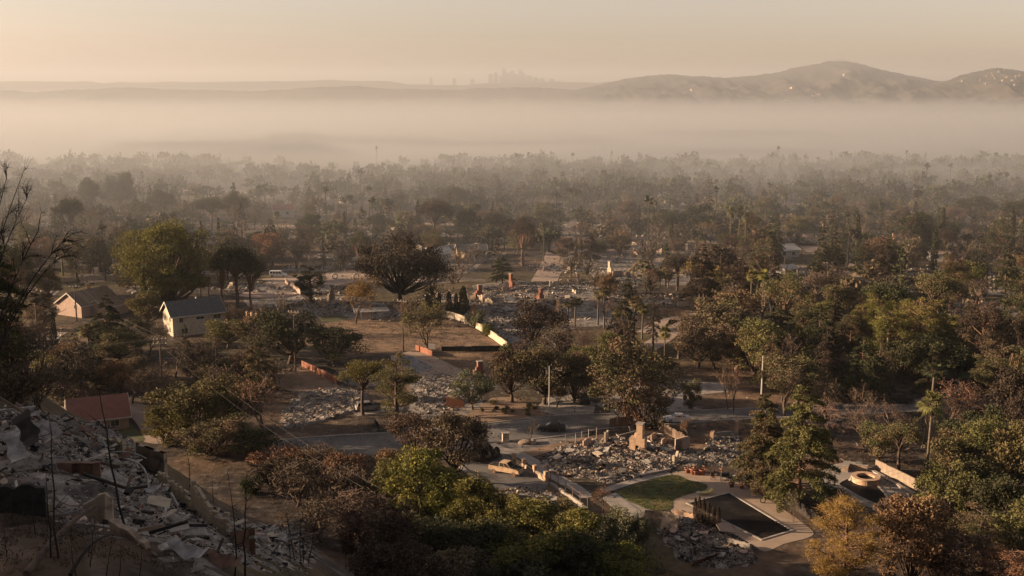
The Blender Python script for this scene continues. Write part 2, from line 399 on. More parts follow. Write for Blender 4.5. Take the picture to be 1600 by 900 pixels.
for pts_, lab in (([(738, 446), (800, 437), (905, 450), (1000, 468), (985, 505), (905, 512), (830, 530), (790, 538), (750, 500)], 'wide ash covered ground of the rubble field'), ([(470, 486), (560, 470), (640, 478), (705, 480), (700, 492), (600, 500), (500, 498)], 'ashy ground above the dry field'), ([(880, 398), (990, 392), (1110, 402), (1190, 430), (1060, 446), (930, 438)], 'ashy open lots beside the pencil cypresses'),
                  ([(560, 400), (680, 392), (760, 404), (740, 425), (620, 420)], 'ashy open lots beyond the big black tree'), ([(1090, 470), (1200, 462), (1230, 480), (1120, 492)], 'ashy yard near the tall palm pair'), ([(1400, 476), (1560, 470), (1600, 500), (1450, 506)], 'ashy lots behind the green pines'), ([(640, 590), (690, 584), (735, 592), (760, 640), (690, 660), (640, 655)], 'ashy ground round the pale rubble')):
    sheet('ash_ground', pts_, 'ash_earth', lab, .014)
# the pool garden
DECK = smooth_px([(1050, 738), (1075, 736), (1120, 743), (1160, 757), (1200, 780), (1262, 823), (1268, 838), (1225, 850), (1195, 862), (1168, 846), (1110, 818), (1058, 806), (1048, 795), (1050, 782), (1070, 771), (1096, 768), (1103, 760), (1090, 755), (1052, 743)], 3)
sheet('pool_deck', DECK, 'deck', 'tan concrete deck round the dark swimming pool', .03)
LAWN = smooth_px([(963, 769), (1000, 756), (1050, 742), (1075, 750), (1103, 757), (1101, 766), (1070, 774), (1051, 783), (1049, 796), (1015, 796), (985, 784)], 3)
sheet('lawn', LAWN, 'lawn_grass', 'curved green lawn between the chimney ruin and the pool', .07)
sheet('path', [(940, 778), (962, 770), (985, 785), (1016, 798), (1012, 815), (990, 812), (960, 795)], 'concrete', 'grey concrete path beside the green lawn', .035)
ribbon('path', [(940, 768), (990, 752), (1046, 739)], 'concrete', 'concrete strip between the chimney ruin and the lawn', 1.6, .045)
POOL = [(1074, 787), (1140, 770.5), (1238, 829.5), (1190, 844)]
def pool(pts, water, label, lip='kerb_concrete', wmat='pool_water'):
    P = path_px(pts); c = sum(P, Vector()) / len(P); n = len(P)
    t = thing('swimming_pool', label, 'pool', c)
    mb = MB(); mb.poly_prism([(p.x - c.x, p.y - c.y) for p in P], .01, .055); mb.build('water', wmat, t)
    mb = MB()
    for i in range(n):
        a, b = P[i] - c, P[(i + 1) % n] - c; d = (b - a); L = d.length; an = math.atan2(d.y, d.x); m = (a + b) / 2
        mb.box((m.x, m.y, .07), (L + .3, .32, .12 + .004 * (i % 2)), (0, 0, an))
    mb.build('coping', lip, t); return t
POOL_T = pool(POOL, .03, 'long dark rectangular swimming pool with pale coping beside the lawn')
sheet('pool_deck', [(610, 556), (640, 549), (668, 552), (730, 582), (716, 590), (690, 583), (648, 590), (612, 570)], 'deck', 'tan deck round the small grey pool', .03)
pool([(621, 561), (641, 556), (680, 575.5), (648, 584)], .03, 'small grey-blue pool beside the pale rubble', wmat='pool_water_pale')
sheet('pool_deck', [(1275, 752), (1292, 728), (1325, 722), (1362, 730), (1405, 757), (1420, 775), (1392, 800), (1345, 790), (1300, 770)], 'concrete', 'pale deck round the spa and the kidney shaped pool', .03)
pool(smooth_px([(1309, 757), (1320, 750), (1337, 748), (1360, 752), (1378, 766), (1388, 784), (1375, 790), (1345, 778), (1309, 757)], 3)[:-1], .03, 'small dark curved pool below the round stone spa')
sheet('street', [(1380, 628), (1452, 622), (1456, 640), (1388, 643)], 'asphalt', 'grey street corner among the dark trees', .028)
# the lane behind the crest of the slope
sheet('lane', smooth_px([(70, 640), (110, 632), (150, 627), (200, 628), (240, 636), (258, 648), (262, 690), (225, 690), (222, 676), (208, 655), (190, 642), (155, 638), (118, 645), (70, 650)], 4), 'lot_paving', 'pale curving lane beside the red roofed house', .03)
sheet('lawn', smooth_px([(160, 654), (180, 653), (200, 660), (220, 678), (222, 690), (160, 690)], 4), 'lawn_grass', 'dark green strip of lawn beside the red roofed house', .05)
sheet('bank', [(226, 634), (262, 632), (300, 640), (268, 650)], 'dry_grass', 'reddish bare bank at the bend of the curving lane', .05)

# ------------------------------------------------------------------ the air
def air(name, lo, hi, dens, col, aniso, label):
    lo, hi = np.array(lo, float), np.array(hi, float)
    m, nt, n, l, b = new_mat(name + '_air'); n.remove(b)
    v = n.new('ShaderNodeVolumePrincipled'); v.inputs['Color'].default_value = (*col, 1); v.inputs['Density'].default_value = dens; v.inputs['Anisotropy'].default_value = aniso
    l.new(v.outputs[0], n['Material Output'].inputs['Volume'])
    tag(MB().box((lo + hi) / 2, hi - lo).build(name, m), label, kind='stuff')
C_ = (.53, .547, .56); G_ = .22
air('haze', (-6800, -590, -70), (6800, 8800, 130), .00008, C_, G_, 'thin warm smoke haze over the whole valley')
air('smoke', (-3000, 300, -69), (3000, 1600, 40), .00055, C_, G_, 'thin smoke lying over the burnt streets')
air('smoke', (-3200, 400, -68), (3200, 1930, 32), .0006, C_, G_, 'smoke drifting between the far trees')
air('smoke', (-3400, 500, -67), (3400, 2020, 24), .0008, C_, G_, 'thicker smoke among the farthest dark trees')
for k_, (ya, yb, top_, dn) in enumerate(((610, 1420, 20, .0009), (690, 1660, 15, .0012), (770, 1900, 11, .0016), (850, 2150, 6, .0020), (930, 2400, 0, .0020))):
    air('smoke', (-3500 - 40 * k_, ya, -66.5 + .3 * k_), (3500 + 40 * k_, yb, top_), dn, C_, G_, ['pale smoke starting behind the dark trees', 'pale smoke swallowing the last trees', 'dense smoke on the valley floor', 'denser smoke on the valley floor', 'deepest smoke on the valley floor'][k_])
for k_, (top_, dn) in enumerate(((-40, .0007), (-26, .0005), (-12, .0004), (4, .00028), (20, .0002), (38, .00012))):
    air('smoke', (-4200 - 50 * k_, 2090 - 37 * k_, -64.6 + .2 * k_), (4200 + 50 * k_, 4700 + 60 * k_, top_), dn, C_, G_, ['smoke pooled lowest at the foot of the hills', 'smoke pooled round the foot of the hills', 'thin smoke on the foot of the hills', 'thin smoke on the lower hill slopes', 'faint smoke on the hill slopes', 'faint smoke under the hill tops'][k_])
air('smoke', (-6700, 1770, -69.5), (6700, 8700, 128), .00031, C_, G_, 'high thin smoke veiling the far hills')

WR = random.Random(12)
for k_ in range(16):
    y_ = WR.uniform(420, 1500); x_ = WR.uniform(-.5, .5) * y_; rx, ry, rz = WR.uniform(50, 150), WR.uniform(40, 110), WR.uniform(9, 20)
    m, nt, n, l, b = new_mat('wisp_air'); n.remove(b); v = n.new('ShaderNodeVolumePrincipled'); v.inputs['Color'].default_value = (*C_, 1); v.inputs['Density'].default_value = WR.uniform(.0012, .003); v.inputs['Anisotropy'].default_value = G_
    l.new(v.outputs[0], n['Material Output'].inputs['Volume'])
    prof = [(max(.01, math.sin(a_)), -math.cos(a_)) for a_ in np.linspace(0.0, math.pi, 11)]
    mb = MB().lathe([(p_[0], p_[1]) for p_ in prof], 20); mb.V = [v_ * [rx, ry, rz] for v_ in mb.V]
    nb = 20; mb.add(mb.V[0][:nb], [list(range(nb))]); mb.add(mb.V[0][-nb:], [list(range(nb))[::-1]])
    o = mb.build('smoke', m); o.location = (x_, y_, float(height(x_, y_)) + WR.uniform(2, 12)); tag(o, 'thin wisp of smoke drifting over the far trees', kind='stuff')
# ------------------------------------------------------------------ plants
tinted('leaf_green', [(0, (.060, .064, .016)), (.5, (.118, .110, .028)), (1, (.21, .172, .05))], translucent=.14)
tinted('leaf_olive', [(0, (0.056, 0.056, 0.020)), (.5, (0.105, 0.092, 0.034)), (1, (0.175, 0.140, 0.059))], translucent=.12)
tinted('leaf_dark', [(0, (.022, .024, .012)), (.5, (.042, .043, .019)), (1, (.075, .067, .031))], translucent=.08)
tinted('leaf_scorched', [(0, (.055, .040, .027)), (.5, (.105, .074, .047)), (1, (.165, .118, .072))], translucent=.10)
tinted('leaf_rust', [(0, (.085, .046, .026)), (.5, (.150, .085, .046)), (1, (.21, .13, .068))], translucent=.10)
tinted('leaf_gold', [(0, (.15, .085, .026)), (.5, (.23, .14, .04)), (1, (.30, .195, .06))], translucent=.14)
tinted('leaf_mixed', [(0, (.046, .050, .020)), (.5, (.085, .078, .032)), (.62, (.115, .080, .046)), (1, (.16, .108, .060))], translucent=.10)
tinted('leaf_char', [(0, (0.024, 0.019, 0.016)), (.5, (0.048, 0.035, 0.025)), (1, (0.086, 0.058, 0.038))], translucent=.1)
tinted('leaf_sage', [(0, (.075, .078, .045)), (.5, (.125, .12, .07)), (1, (.19, .17, .095))], translucent=.10)
tinted('twig', [(0, (0.062, 0.045, 0.035)), (.5, (0.119, 0.085, 0.062)), (1, (0.188, 0.135, 0.098))])
tinted('twig_pale', [(0, (.10, .075, .055)), (.5, (.17, .13, .095)), (1, (.26, .20, .15))])
tinted('twig_black', [(0, (.008, .007, .006)), (1, (.028, .022, .018))])
solid('bark', (.105, .070, .048), (.05, .034, .025), .95, 2.0, .03)
solid('bark_red', (.17, .095, .058), (.08, .045, .03), .95, 2.0, .03)
solid('bark_black', (.026, .021, .018), (.010, .009, .008), .9, 3.0, .02)
solid('bark_palm', (.13, .10, .075), (.065, .05, .038), .95, 4.0, .02)

def leaf_faces(mb, P, size, rng, tint, aspect=.6, up=0.0, out=None, mat=0):
    n = len(P)
    t = rng.normal(size=(n, 3)); t[:, 2] *= (1 - up); 
    if out is not None: t = t * .55 + out
    t /= np.linalg.norm(t, axis=1)[:, None] + 1e-9
    r = rng.normal(size=(n, 3)); b = np.cross(t, r); b /= np.linalg.norm(b, axis=1)[:, None] + 1e-9
    s = (np.broadcast_to(np.asarray(size, float), (n,)) * rng.uniform(.6, 1.35, n))[:, None]
    k = rng.uniform(-.25, .25, (n, 1))
    V = np.stack([P - t * s * .5, P + b * s * aspect * .5 + t * s * k, P + t * s * .5, P - b * s * aspect * .5 - t * s * k * .5], 1)
    F = np.arange(4 * n).reshape(n, 4); mb.add(V.reshape(-1, 3), F, tint, mat)
def curve(a, b, bow, k=5):
    a, b = np.asarray(a, float), np.asarray(b, float); t = np.linspace(0, 1, k)[:, None]
    return a * (1 - t) + b * t + np.asarray(bow, float) * 4 * t * (1 - t)
def unit(rng, n):
    v = rng.normal(size=(n, 3)); return v / np.linalg.norm(v, axis=1)[:, None]

def broad(seed, H, Wd, th=.28, nc=26, nl=5200, ls=.34, aspect=.6, rag=.25, stems=1, low=-.45, cr=(.15, .25), fill=.38, leader=False):
    """Rounded tree of leaf clumps held on limbs. Metres. Returns trunk and crown builders."""
    rng = np.random.RandomState(seed); tr, cw = MB(), MB()
    z0 = th * H; cz = (z0 + H) / 2; rz = (H - z0) / 2; rx = Wd / 2
    C = []
    while len(C) < nc:
        d = unit(rng, 1)[0]
        if d[2] < low: continue
        r = rng.uniform(.45, .86 + rag * .4 * rng.rand())
        C.append((d[0] * rx * r, d[1] * rx * r, cz + d[2] * rz * r))
    C = np.array(C); r0 = H * .030 / math.sqrt(stems)
    bases = [(0, 0)] if stems == 1 else [(rng.uniform(-.12, .12) * Wd, rng.uniform(-.12, .12) * Wd) for _ in range(stems)]
    forks = []
    for bx, by in bases:
        f = np.array([bx * 1.6 + rng.uniform(-.05, .05) * H, by * 1.6 + rng.uniform(-.05, .05) * H, z0 * rng.uniform(.75, 1.0)])
        tr.tube(curve((bx, by, -.3), f, (rng.uniform(-.02, .02) * H, rng.uniform(-.02, .02) * H, 0)), np.linspace(r0 * 1.25, r0 * .8, 5), 7); forks.append(f)
    if leader: tr.tube(curve((0, 0, z0 * .5), (rng.uniform(-.02, .02) * H, rng.uniform(-.02, .02) * H, H * .93), (0, 0, 0), 6), np.linspace(r0 * .9, r0 * .1, 6), 7)
    for c in C:
        f = forks[rng.randint(len(forks))] if not leader else np.array([0, 0, max(z0 * .6, c[2] - math.hypot(c[0], c[1]) * .35)])
        tr.tube(curve(f, c, (0, 0, (-.08 if c[2] < cz else .02) * H) + rng.uniform(-.03, .03, 3) * H, 5), np.linspace(r0 * (.22 if leader else .55), r0 * .05, 5), 5)
        for _ in range(3):
            e = c + unit(rng, 1)[0] * Wd * .16; tr.tube(curve(c * .75 + f * .25, e, (0, 0, 0), 3), np.linspace(r0 * .16, r0 * .03, 3), 3)
    per = nl // nc
    for c in C:
        rc = Wd * rng.uniform(*cr); n = int(per * rng.uniform(.6, 1.4)); d = unit(rng, n)
        d[:, 2] = d[:, 2] * .9 + .12; P = c + d * (rc * (fill + (1 - fill) * rng.rand(n)) ** 1.0 if False else rc * rng.uniform(fill, 1.05, n))[:, None] * np.array([1, 1, .78])
        ct = rng.rand()
        leaf_faces(cw, P, ls, rng, np.clip(ct * .55 + rng.rand(n) * .45, 0, 1), aspect, out=d * .5)
    return tr, cw

def conifer(seed, H, Wd, nl=5000, ls=.34, droop=.22, tiers=18, bare=.16, gap=.2, aspect=.35, power=.8, flat_spray=True, top=1.0):
    """Straight trunk, whorls of drooping boughs carrying flat sprays."""
    rng = np.random.RandomState(seed); tr, cw = MB(), MB(); r0 = H * .018
    lean = rng.uniform(-.015, .015, 2) * H
    def ax(z): return np.array([lean[0] * (z / H) ** 2, lean[1] * (z / H) ** 2, z])
    tr.tube([ax(z) - [0, 0, .3 if z == 0 else 0] for z in np.linspace(0, H * .98, 7)], np.linspace(r0 * 1.2, r0 * .12, 7), 7)
    boughs = []
    for k in range(tiers):
        t = (k + rng.uniform(-.3, .3)) / tiers; t = min(max(t, 0), .985); z = H * (bare + (1 - bare) * t)
        for j in range(rng.randint(3, 6)):
            if rng.rand() < gap: continue
            L = Wd / 2 * max(.06, (1 - t * top) ** power) * rng.uniform(.6, 1.12); a = rng.rand() * 6.283
            boughs.append((z, L, a, t))
    tot = sum(b[1] for b in boughs)
    for z, L, a, t in boughs:
        d = np.array([math.cos(a), math.sin(a), 0]); s = np.array([-d[1], d[0], 0])
        up = .25 * (t - .3)
        e = ax(z) + d * L + [0, 0, L * (up - droop)]
        pts = curve(ax(z), e, (0, 0, L * .10), 5); tr.tube(pts, np.linspace(r0 * .28 * (1 - t * .6), r0 * .03, 5), 4, cap=False)
        n = max(12, int(nl * L / tot)); u = rng.uniform(.22, 1.05, n) ** .8
        P = ax(z)[None] * (1 - u[:, None]) + e[None] * u[:, None] + np.array([0, 0, L * .10]) * (4 * u * (1 - u))[:, None]
        w = L * .30 * np.sin(np.clip(u, 0, 1) * 2.6 + .35)
        P = P + s * (rng.uniform(-1, 1, n) * w)[:, None] + np.stack([np.zeros(n), np.zeros(n), rng.normal(-.05, .09, n) * L * .5], 1)
        ct = rng.rand(); leaf_faces(cw, P, ls, rng, np.clip(ct * .5 + rng.rand(n) * .5, 0, 1), aspect, out=d * .55 + np.array([0, 0, -.15]))
    return tr, cw

def cypress(seed, H, Wd, nl=1500, ls=.35):
    rng = np.random.RandomState(seed); tr, cw = MB(), MB()
    tr.tube([(0, 0, -.2), (0, 0, H * .9)], [H * .013, H * .003], 6)
    t = rng.rand(nl); f = np.minimum(t / .12, 1) ** .6 * (1 - t) ** .45; a = rng.rand(nl) * 6.283
    lob = 1 + .18 * np.sin(a * 3 + t * 9) ; r = Wd / 2 * f * lob * rng.uniform(.6, 1.1, nl)
    P = np.stack([np.cos(a) * r, np.sin(a) * r, H * (.05 + .95 * t)], 1)
    leaf_faces(cw, P, ls, rng, rng.rand(nl), .45, out=np.array([0, 0, 1.3]))
    return tr, cw

def palm(seed, H, fr=1.9, nf=34):
    rng = np.random.RandomState(seed); tr, cw, sk = MB(), MB(), MB()
    b = rng.uniform(-.04, .04, 2) * H
    pts = [(b[0] * (z / H) ** 1.6, b[1] * (z / H) ** 1.6, z - (.3 if z == 0 else 0)) for z in np.linspace(0, H - .4, 8)]
    tr.tube(pts, np.array([.30, .24, .21, .2, .19, .19, .19, .22]) * (.8 + H * .018), 8)
    top = np.array([pts[-1][0], pts[-1][1], H - .5])
    for k in range(nf):
        el = rng.uniform(-.75, 1.35); a = k * 2.399 + rng.uniform(-.2, .2)
        d = np.array([math.cos(a) * math.cos(el), math.sin(a) * math.cos(el), math.sin(el)]); s = np.array([-math.sin(a), math.cos(a), 0]); u = np.cross(d, s)
        L = fr * rng.uniform(.42, .58); hub = top + d * L + [0, 0, -.12 * L]
        cw.tube([top, hub], [.035, .02], 3, .8, cap=False)
        m = 11
        for j in range(m):
            g = (j / (m - 1) - .5) * 3.7; dd = d * math.cos(g) + s * math.sin(g); l = fr * .55 * (1 - .18 * abs(g) / 1.85) * rng.uniform(.85, 1.1)
            tip = hub + dd * l + np.array([0, 0, -.28 * l * (1.1 - el * .4)]); mid = hub + dd * l * .55 + np.array([0, 0, .02]); w = np.cross(dd, u); w = w / (np.linalg.norm(w) + 1e-9) * .085 * fr / 1.9
            cw.add([hub, mid + w, tip, mid - w], [[0, 1, 2, 3]], rng.rand())
    n = 90; a = rng.rand(n) * 6.283; z = top[2] - rng.uniform(.1, 1.5, n); r = rng.uniform(.25, .75, n) * (1 - (top[2] - z) / 2.4)
    leaf_faces(sk, np.stack([top[0] + np.cos(a) * r, top[1] + np.sin(a) * r, z], 1), 1.0, rng, rng.rand(n), .3, out=np.array([0, 0, -1.5]))
    return tr, cw, sk

def bare(seed, H, Wd, levels=5, nl=0, ls=.22, stems=1, droop=0.0, spread=.62, r0=None, fan=3):
    """Leafless tree or shrub; twigs make the crown, with a few clinging leaves."""
    rng = np.random.RandomState(seed); tr, cw = MB(), MB(); tips = []
    r0 = r0 or H * .026
    def grow(p, d, L, r, lev):
        k = 3 if lev < 3 else 2; pts = [p]; dd = d.copy()
        for i in range(k):
            dd = dd + rng.normal(size=3) * .16 + np.array([0, 0, .05 - droop * .12 * lev]); dd /= np.linalg.norm(dd); pts.append(pts[-1] + dd * L / k)
        tgt = tr if lev < 2 else cw
        tgt.tube(pts, np.linspace(r, r * .62, k + 1), 6 if lev < 2 else 3, rng.rand(), cap=False)
        if lev >= levels: tips.append(pts[-1]); tips.append(pts[-2]); return
        nb = fan if lev < 2 else rng.randint(2, fan + 1)
        for j in range(nb):
            f = rng.uniform(.45, 1.0) if j else 1.0
            q_ = pts[int(round(f * k))] if f < 1 else pts[-1]
            nd = dd + unit(rng, 1)[0] * spread * (1.0 + .15 * lev); nd[2] += .10 - droop * .25; nd /= np.linalg.norm(nd)
            grow(q_, nd, L * rng.uniform(.62, .86), max(r * .58, .012), lev + 1)
    for s in range(stems):
        d = np.array([rng.uniform(-.35, .35), rng.uniform(-.35, .35), 1.0]) if stems > 1 else np.array([rng.uniform(-.08, .08), rng.uniform(-.08, .08), 1.0])
        grow(np.array([rng.uniform(-.1, .1) * stems * .5, rng.uniform(-.1, .1) * stems * .5, -.2]), d / np.linalg.norm(d), H * (.30 if stems == 1 else .26), r0 / stems ** .4, 0)
    V = np.vstack(cw.V + tr.V); zmax = np.percentile(V[:, 2], 99.5); wmax = 2 * np.percentile(np.abs(V[:, :2]), 98.5)
    S = np.array([Wd / wmax, Wd / wmax, H / zmax])
    for m in (tr, cw): m.V = [v * S for v in m.V]
    if nl:
        T = np.array(tips) * S; i = rng.randint(len(T), size=nl)
        leaf_faces(cw, T[i] + rng.normal(size=(nl, 3)) * .03 * H, ls, rng, rng.rand(nl), .6, mat=1)
    return tr, cw

def fuzz(seed, H, Wd, n_stem=60, nl=2600, ls=.26):
    """Dense multi-stemmed shrub: a low mound of twigs and small leaves."""
    rng = np.random.RandomState(seed); tr, cw = MB(), MB()
    for k in range(n_stem):
        a = rng.rand() * 6.283; el = rng.uniform(.35, 1.5); L = rng.uniform(.6, 1.0)
        d = np.array([math.cos(a) * math.cos(el) * Wd / 2, math.sin(a) * math.cos(el) * Wd / 2, math.sin(el) * H]) * L
        tr.tube(curve((d[0] * .15, d[1] * .15, -.15), d, (0, 0, H * .08), 4), np.linspace(.05, .012, 4), 3, cap=False)
    nc = 16; c = []
    for k in range(nc):
        d = unit(rng, 1)[0]; r = rng.uniform(.35, .85); c.append((d[0] * Wd / 2 * r, d[1] * Wd / 2 * r, H * (.48 + .40 * d[2] * r), Wd * rng.uniform(.13, .24)))
    for x, y, z, rc in c:
        n = nl // nc; d = unit(rng, n); P = np.array([x, y, z]) + d * (rc * rng.uniform(.3, 1.08, n))[:, None] * np.array([1, 1, .8 * min(1.2, H / Wd * 1.6)])
        P[:, 2] = np.abs(P[:, 2]); leaf_faces(cw, P, ls, rng, np.clip(rng.rand() * .55 + rng.rand(n) * .45, 0, 1), .55, out=d * .6)
    return tr, cw

PROTO = {}
def proto(key, H, Wd, parts):
    """parts: [(part name, builder, material names)]; unit: metres at height H, width Wd."""
    PROTO[key] = (H, Wd, [(n, mb.mesh(n, mats, n == 'trunk')) for n, mb, mats in parts])
def reg(key, H, Wd, res, bark='bark', leaf='leaf_green', twig=False):
    tr, cw = res[:2]; crown = [leaf] if not twig else ['twig', leaf]
    P = [('trunk', tr, [bark]), ('crown', cw, crown)]
    if len(res) > 2: P.append(('dead_fronds', res[2], ['leaf_scorched']))
    proto(key, H, Wd, P)
for s in range(3): reg('broad%d' % s, 10, 10, broad(10 + s, 10, 10, th=.20, nc=30, nl=8500, ls=.33, low=-.75, cr=(.10, .19), fill=.5, rag=.4))
for s in range(2): reg('round%d' % s, 9, 8, broad(20 + s, 9, 8, th=.05, nc=44, nl=11000, ls=.26, low=-.85, cr=(.10, .18), fill=.5, rag=.4, stems=3))
reg('lush', 21, 23, broad(31, 21, 23, th=.07, nc=95, nl=34000, ls=.46, aspect=.4, cr=(.07, .135), rag=.4, fill=.5, low=-.9), 'bark')
reg('spread', 17, 22, broad(33, 17, 22, th=.22, nc=64, nl=24000, ls=.44, aspect=.5, cr=(.065, .13), rag=.45, low=-.6, fill=.45), 'bark_black')
reg('umbrella0', 13, 12, broad(41, 13, 12, th=.52, nc=26, nl=6500, ls=.34, low=-.25, cr=(.13, .2)), 'bark')
reg('umbrella1', 14, 11, broad(43, 14, 11, th=.46, nc=22, nl=5600, ls=.34, aspect=.35, low=-.3, cr=(.12, .2)), 'bark_red')
reg('pine0', 16, 9, broad(45, 16, 9, th=.14, nc=60, nl=13000, ls=.36, aspect=.28, low=-.9, cr=(.09, .17), fill=.35, rag=.5, leader=True), 'bark_red')
reg('pine1', 15, 7, broad(47, 15, 7, th=.08, nc=56, nl=12000, ls=.32, aspect=.28, low=-.95, cr=(.10, .19), fill=.4, rag=.45, leader=True), 'bark')
reg('pine_near', 16, 11, broad(46, 16, 11, th=.06, nc=85, nl=30000, ls=.30, aspect=.16, low=-.95, cr=(.07, .135), fill=.2, rag=.6, leader=True), 'bark_red')
reg('cedar_near', 18, 12, conifer(50, 18, 12, nl=36000, ls=.44, droop=.18, tiers=26, gap=.08, bare=.16, power=.5, aspect=.28), 'bark_red')
for s in range(2): reg('cedar%d' % s, 18, 12, conifer(51 + s, 18, 12, nl=17000, ls=.44, droop=.20, tiers=24, gap=.10, bare=.18, power=.62), 'bark_red')
for s in range(2): reg('fir%d' % s, 16, 7.5, conifer(55 + s, 16, 7.5, nl=9500, ls=.36, droop=.32, tiers=26, gap=.08, bare=.07, power=.8))
reg('slim', 18, 6, conifer(58, 18, 6, nl=4200, ls=.36, droop=.25, tiers=20, gap=.32, bare=.25, power=.55), 'bark_black')
reg('thuja', 8, 6, cypress(61, 8, 6, 6500, .34)); reg('cypress', 10, 1.5, cypress(62, 10, 1.5, 1500, .36))
for s, (H, f) in enumerate(((13, 2.3), (11, 2.1), (15, 2.2))): reg('palm%d' % s, H, 4, palm(71 + s, H, f), 'bark_palm')
for s in range(3): reg('bare%d' % s, 9, 9, bare(81 + s, 9, 9, 5, 1100), 'bark', 'leaf_scorched', True)
reg('bare3', 8, 9, bare(85, 8, 9, 6, 0, stems=3, r0=.15), 'bark', 'leaf_scorched', True)
reg('sycamore', 12, 10, bare(87, 12, 10, 6, 2600, ls=.32, r0=.26), 'twig_pale', 'leaf_gold', True)
for s in range(2): reg('willow%d' % s, 10, 8, bare(91 + s, 10, 8, 6, 4200, ls=.26, r0=.18, stems=2), 'bark', 'leaf_gold', True)
for s in range(3): reg('shrub%d' % s, 3.2, 5, fuzz(95 + s, 3.2, 5, nl=4200, ls=.22))
for s in range(2): reg('twiggy%d' % s, 3.5, 5, bare(101 + s, 3.5, 5, 5, 900, ls=.14, stems=5, r0=.07, fan=3), 'twig', 'leaf_rust', True)
reg('burnt', 6, 4, bare(105, 6, 4, 4, 0, stems=1, r0=.09, fan=2, spread=.5), 'bark_black', 'leaf_char', True)
reg('arching', 8, 8, bare(107, 8, 8, 6, 0, stems=2, droop=.55, r0=.13, spread=.5), 'bark_black', 'leaf_char', True)
reg('snag', 12, 2, conifer(109, 12, 2.4, nl=300, ls=.2, tiers=16, gap=.5, bare=.3), 'bark_black', 'leaf_char')

COUNT = {}
def plant(key, pos, H, Wd=None, leaf=None, bark=None, label='', cat='tree', group=None, name=None, rz=None, tilt=0.0, rng=random):
    """Stand a copy of a prototype (thing, with copies of its parts) on the ground."""
    pH, pW, parts = PROTO[key]
    name = name or {'palm': 'palm_tree', 'cypr': 'cypress_tree', 'shru': 'shrub', 'twig': 'shrub', 'bare': 'bare_tree', 'pine': 'pine_tree', 'umbr': 'pine_tree', 'ceda': 'cedar_tree', 'fir0': 'conifer_tree',
                    'fir1': 'conifer_tree', 'slim': 'conifer_tree', 'burn': 'burnt_tree', 'snag': 'burnt_tree'}.get(key[:4], 'broadleaf_tree')
    t = thing(name, label, cat, (pos[0], pos[1], pos[2]), rng.uniform(0, 6.283) if rz is None else rz, group)
    sz = H / pH; sx = (Wd / pW) if Wd else sz
    t.scale = (sx, sx, sz); t.rotation_euler.x = tilt
    for n, me in parts:
        o = link(n, me, t)
        want = {'trunk': bark, 'crown': leaf}.get(n)
        if want and n == 'crown' and len(me.materials) > 1:
            o.material_slots[1].link = 'OBJECT'; o.material_slots[1].material = MATS[want]
        elif want:
            o.material_slots[0].link = 'OBJECT'; o.material_slots[0].material = MATS[want]
    COUNT[name] = COUNT.get(name, 0) + 1
    return t
# ------------------------------------------------------------------ building materials
solid('stucco_cream', (.42, .345, .25), (.30, .24, .17), .9, 1.6, .006, c3=(.38, .31, .225))
solid('stucco_dusty', (.25, .195, .14), (.17, .13, .095), .95, 1.2, .006)
solid('stucco_pink', (.37, .265, .205), (.29, .205, .155), .9, 1.0, .004)
solid('stucco_white', (.46, .42, .37), (.36, .33, .29), .9, 1.0)
solid('stucco_burnt', (.46, .36, .26), (.12, .09, .07), .95, .8, .02, c3=(.36, .28, .2), obj_random=.25)
solid('block_tan', (.33, .27, .18), (.25, .20, .13), .95, 3.0, .006, obj_random=.16)
solid('brick_red', (.24, .10, .06), (.15, .065, .042), .95, 2.2, .01, obj_random=.1)
solid('brick_tan', (.42, .28, .18), (.27, .17, .11), .95, 2.0, .01, c3=(.36, .24, .155), obj_random=.15)
solid('roof_slate', (.085, .085, .082), (.055, .055, .054), .9, 1.6, .02)
solid('roof_red', (.20, .085, .06), (.14, .06, .045), .9, 1.2, .02)
solid('roof_brown', (.20, .14, .11), (.13, .09, .07), .9, 1.2, .02)
solid('trim', (.48, .44, .38), (.4, .36, .3), .8, 2)
solid('glass_dark', (.02, .02, .02), (.03, .03, .03), .15, 1, spec=.6)
solid('firebox', (.012, .011, .010), (.02, .018, .016), .95, 2)
solid('wood_grey', (.16, .11, .075), (.08, .055, .04), .95, 1.5, .01, obj_random=.25)
solid('wood_burnt', (.035, .028, .023), (.012, .010, .009), .9, 2, .01, obj_random=.3)
solid('wood_pole', (.10, .066, .045), (.055, .038, .028), .95, 1.5)
solid('pole_grey', (.36, .33, .30), (.28, .26, .23), .8, 1)
solid('insulator', (.55, .5, .44), (.4, .36, .32), .5, 2)
solid('wire', (.08, .07, .06), (.06, .05, .045), .8, 1)
solid('metal_ash', (.30, .28, .26), (.12, .11, .10), .6, 1.2, .02, metallic=.3, obj_random=.3)
solid('metal_rust', (.20, .11, .07), (.09, .05, .035), .8, 1.5, .02, obj_random=.2)
solid('stone', (.30, .22, .16), (.17, .125, .09), .95, 1.5, .05)
solid('terracotta', (.26, .10, .065), (.2, .075, .05), .85, 3)
solid('plastic_yellow', (.45, .38, .10), (.36, .3, .08), .6, 2)
solid('ash_panel', (.34, .31, .27), (.12, .108, .095), .95, 1.6, .02, obj_random=.3)
solid('car_black', (.015, .016, .015), (.022, .022, .02), .3, 1, spec=.6)
solid('car_white', (.62, .60, .57), (.52, .5, .47), .35, 1, spec=.5)
solid('car_burnt', (.44, .31, .19), (.24, .14, .085), .85, 1.2, .01, c3=(.38, .26, .16))
solid('tyre', (.018, .017, .016), (.03, .028, .026), .9, 4)
solid('rim', (.3, .29, .28), (.2, .19, .18), .4, 2, metallic=.6)
solid('lamp_clear', (.6, .58, .52), (.5, .48, .44), .2, 2); solid('lamp_red', (.25, .03, .02), (.2, .02, .02), .3, 2)
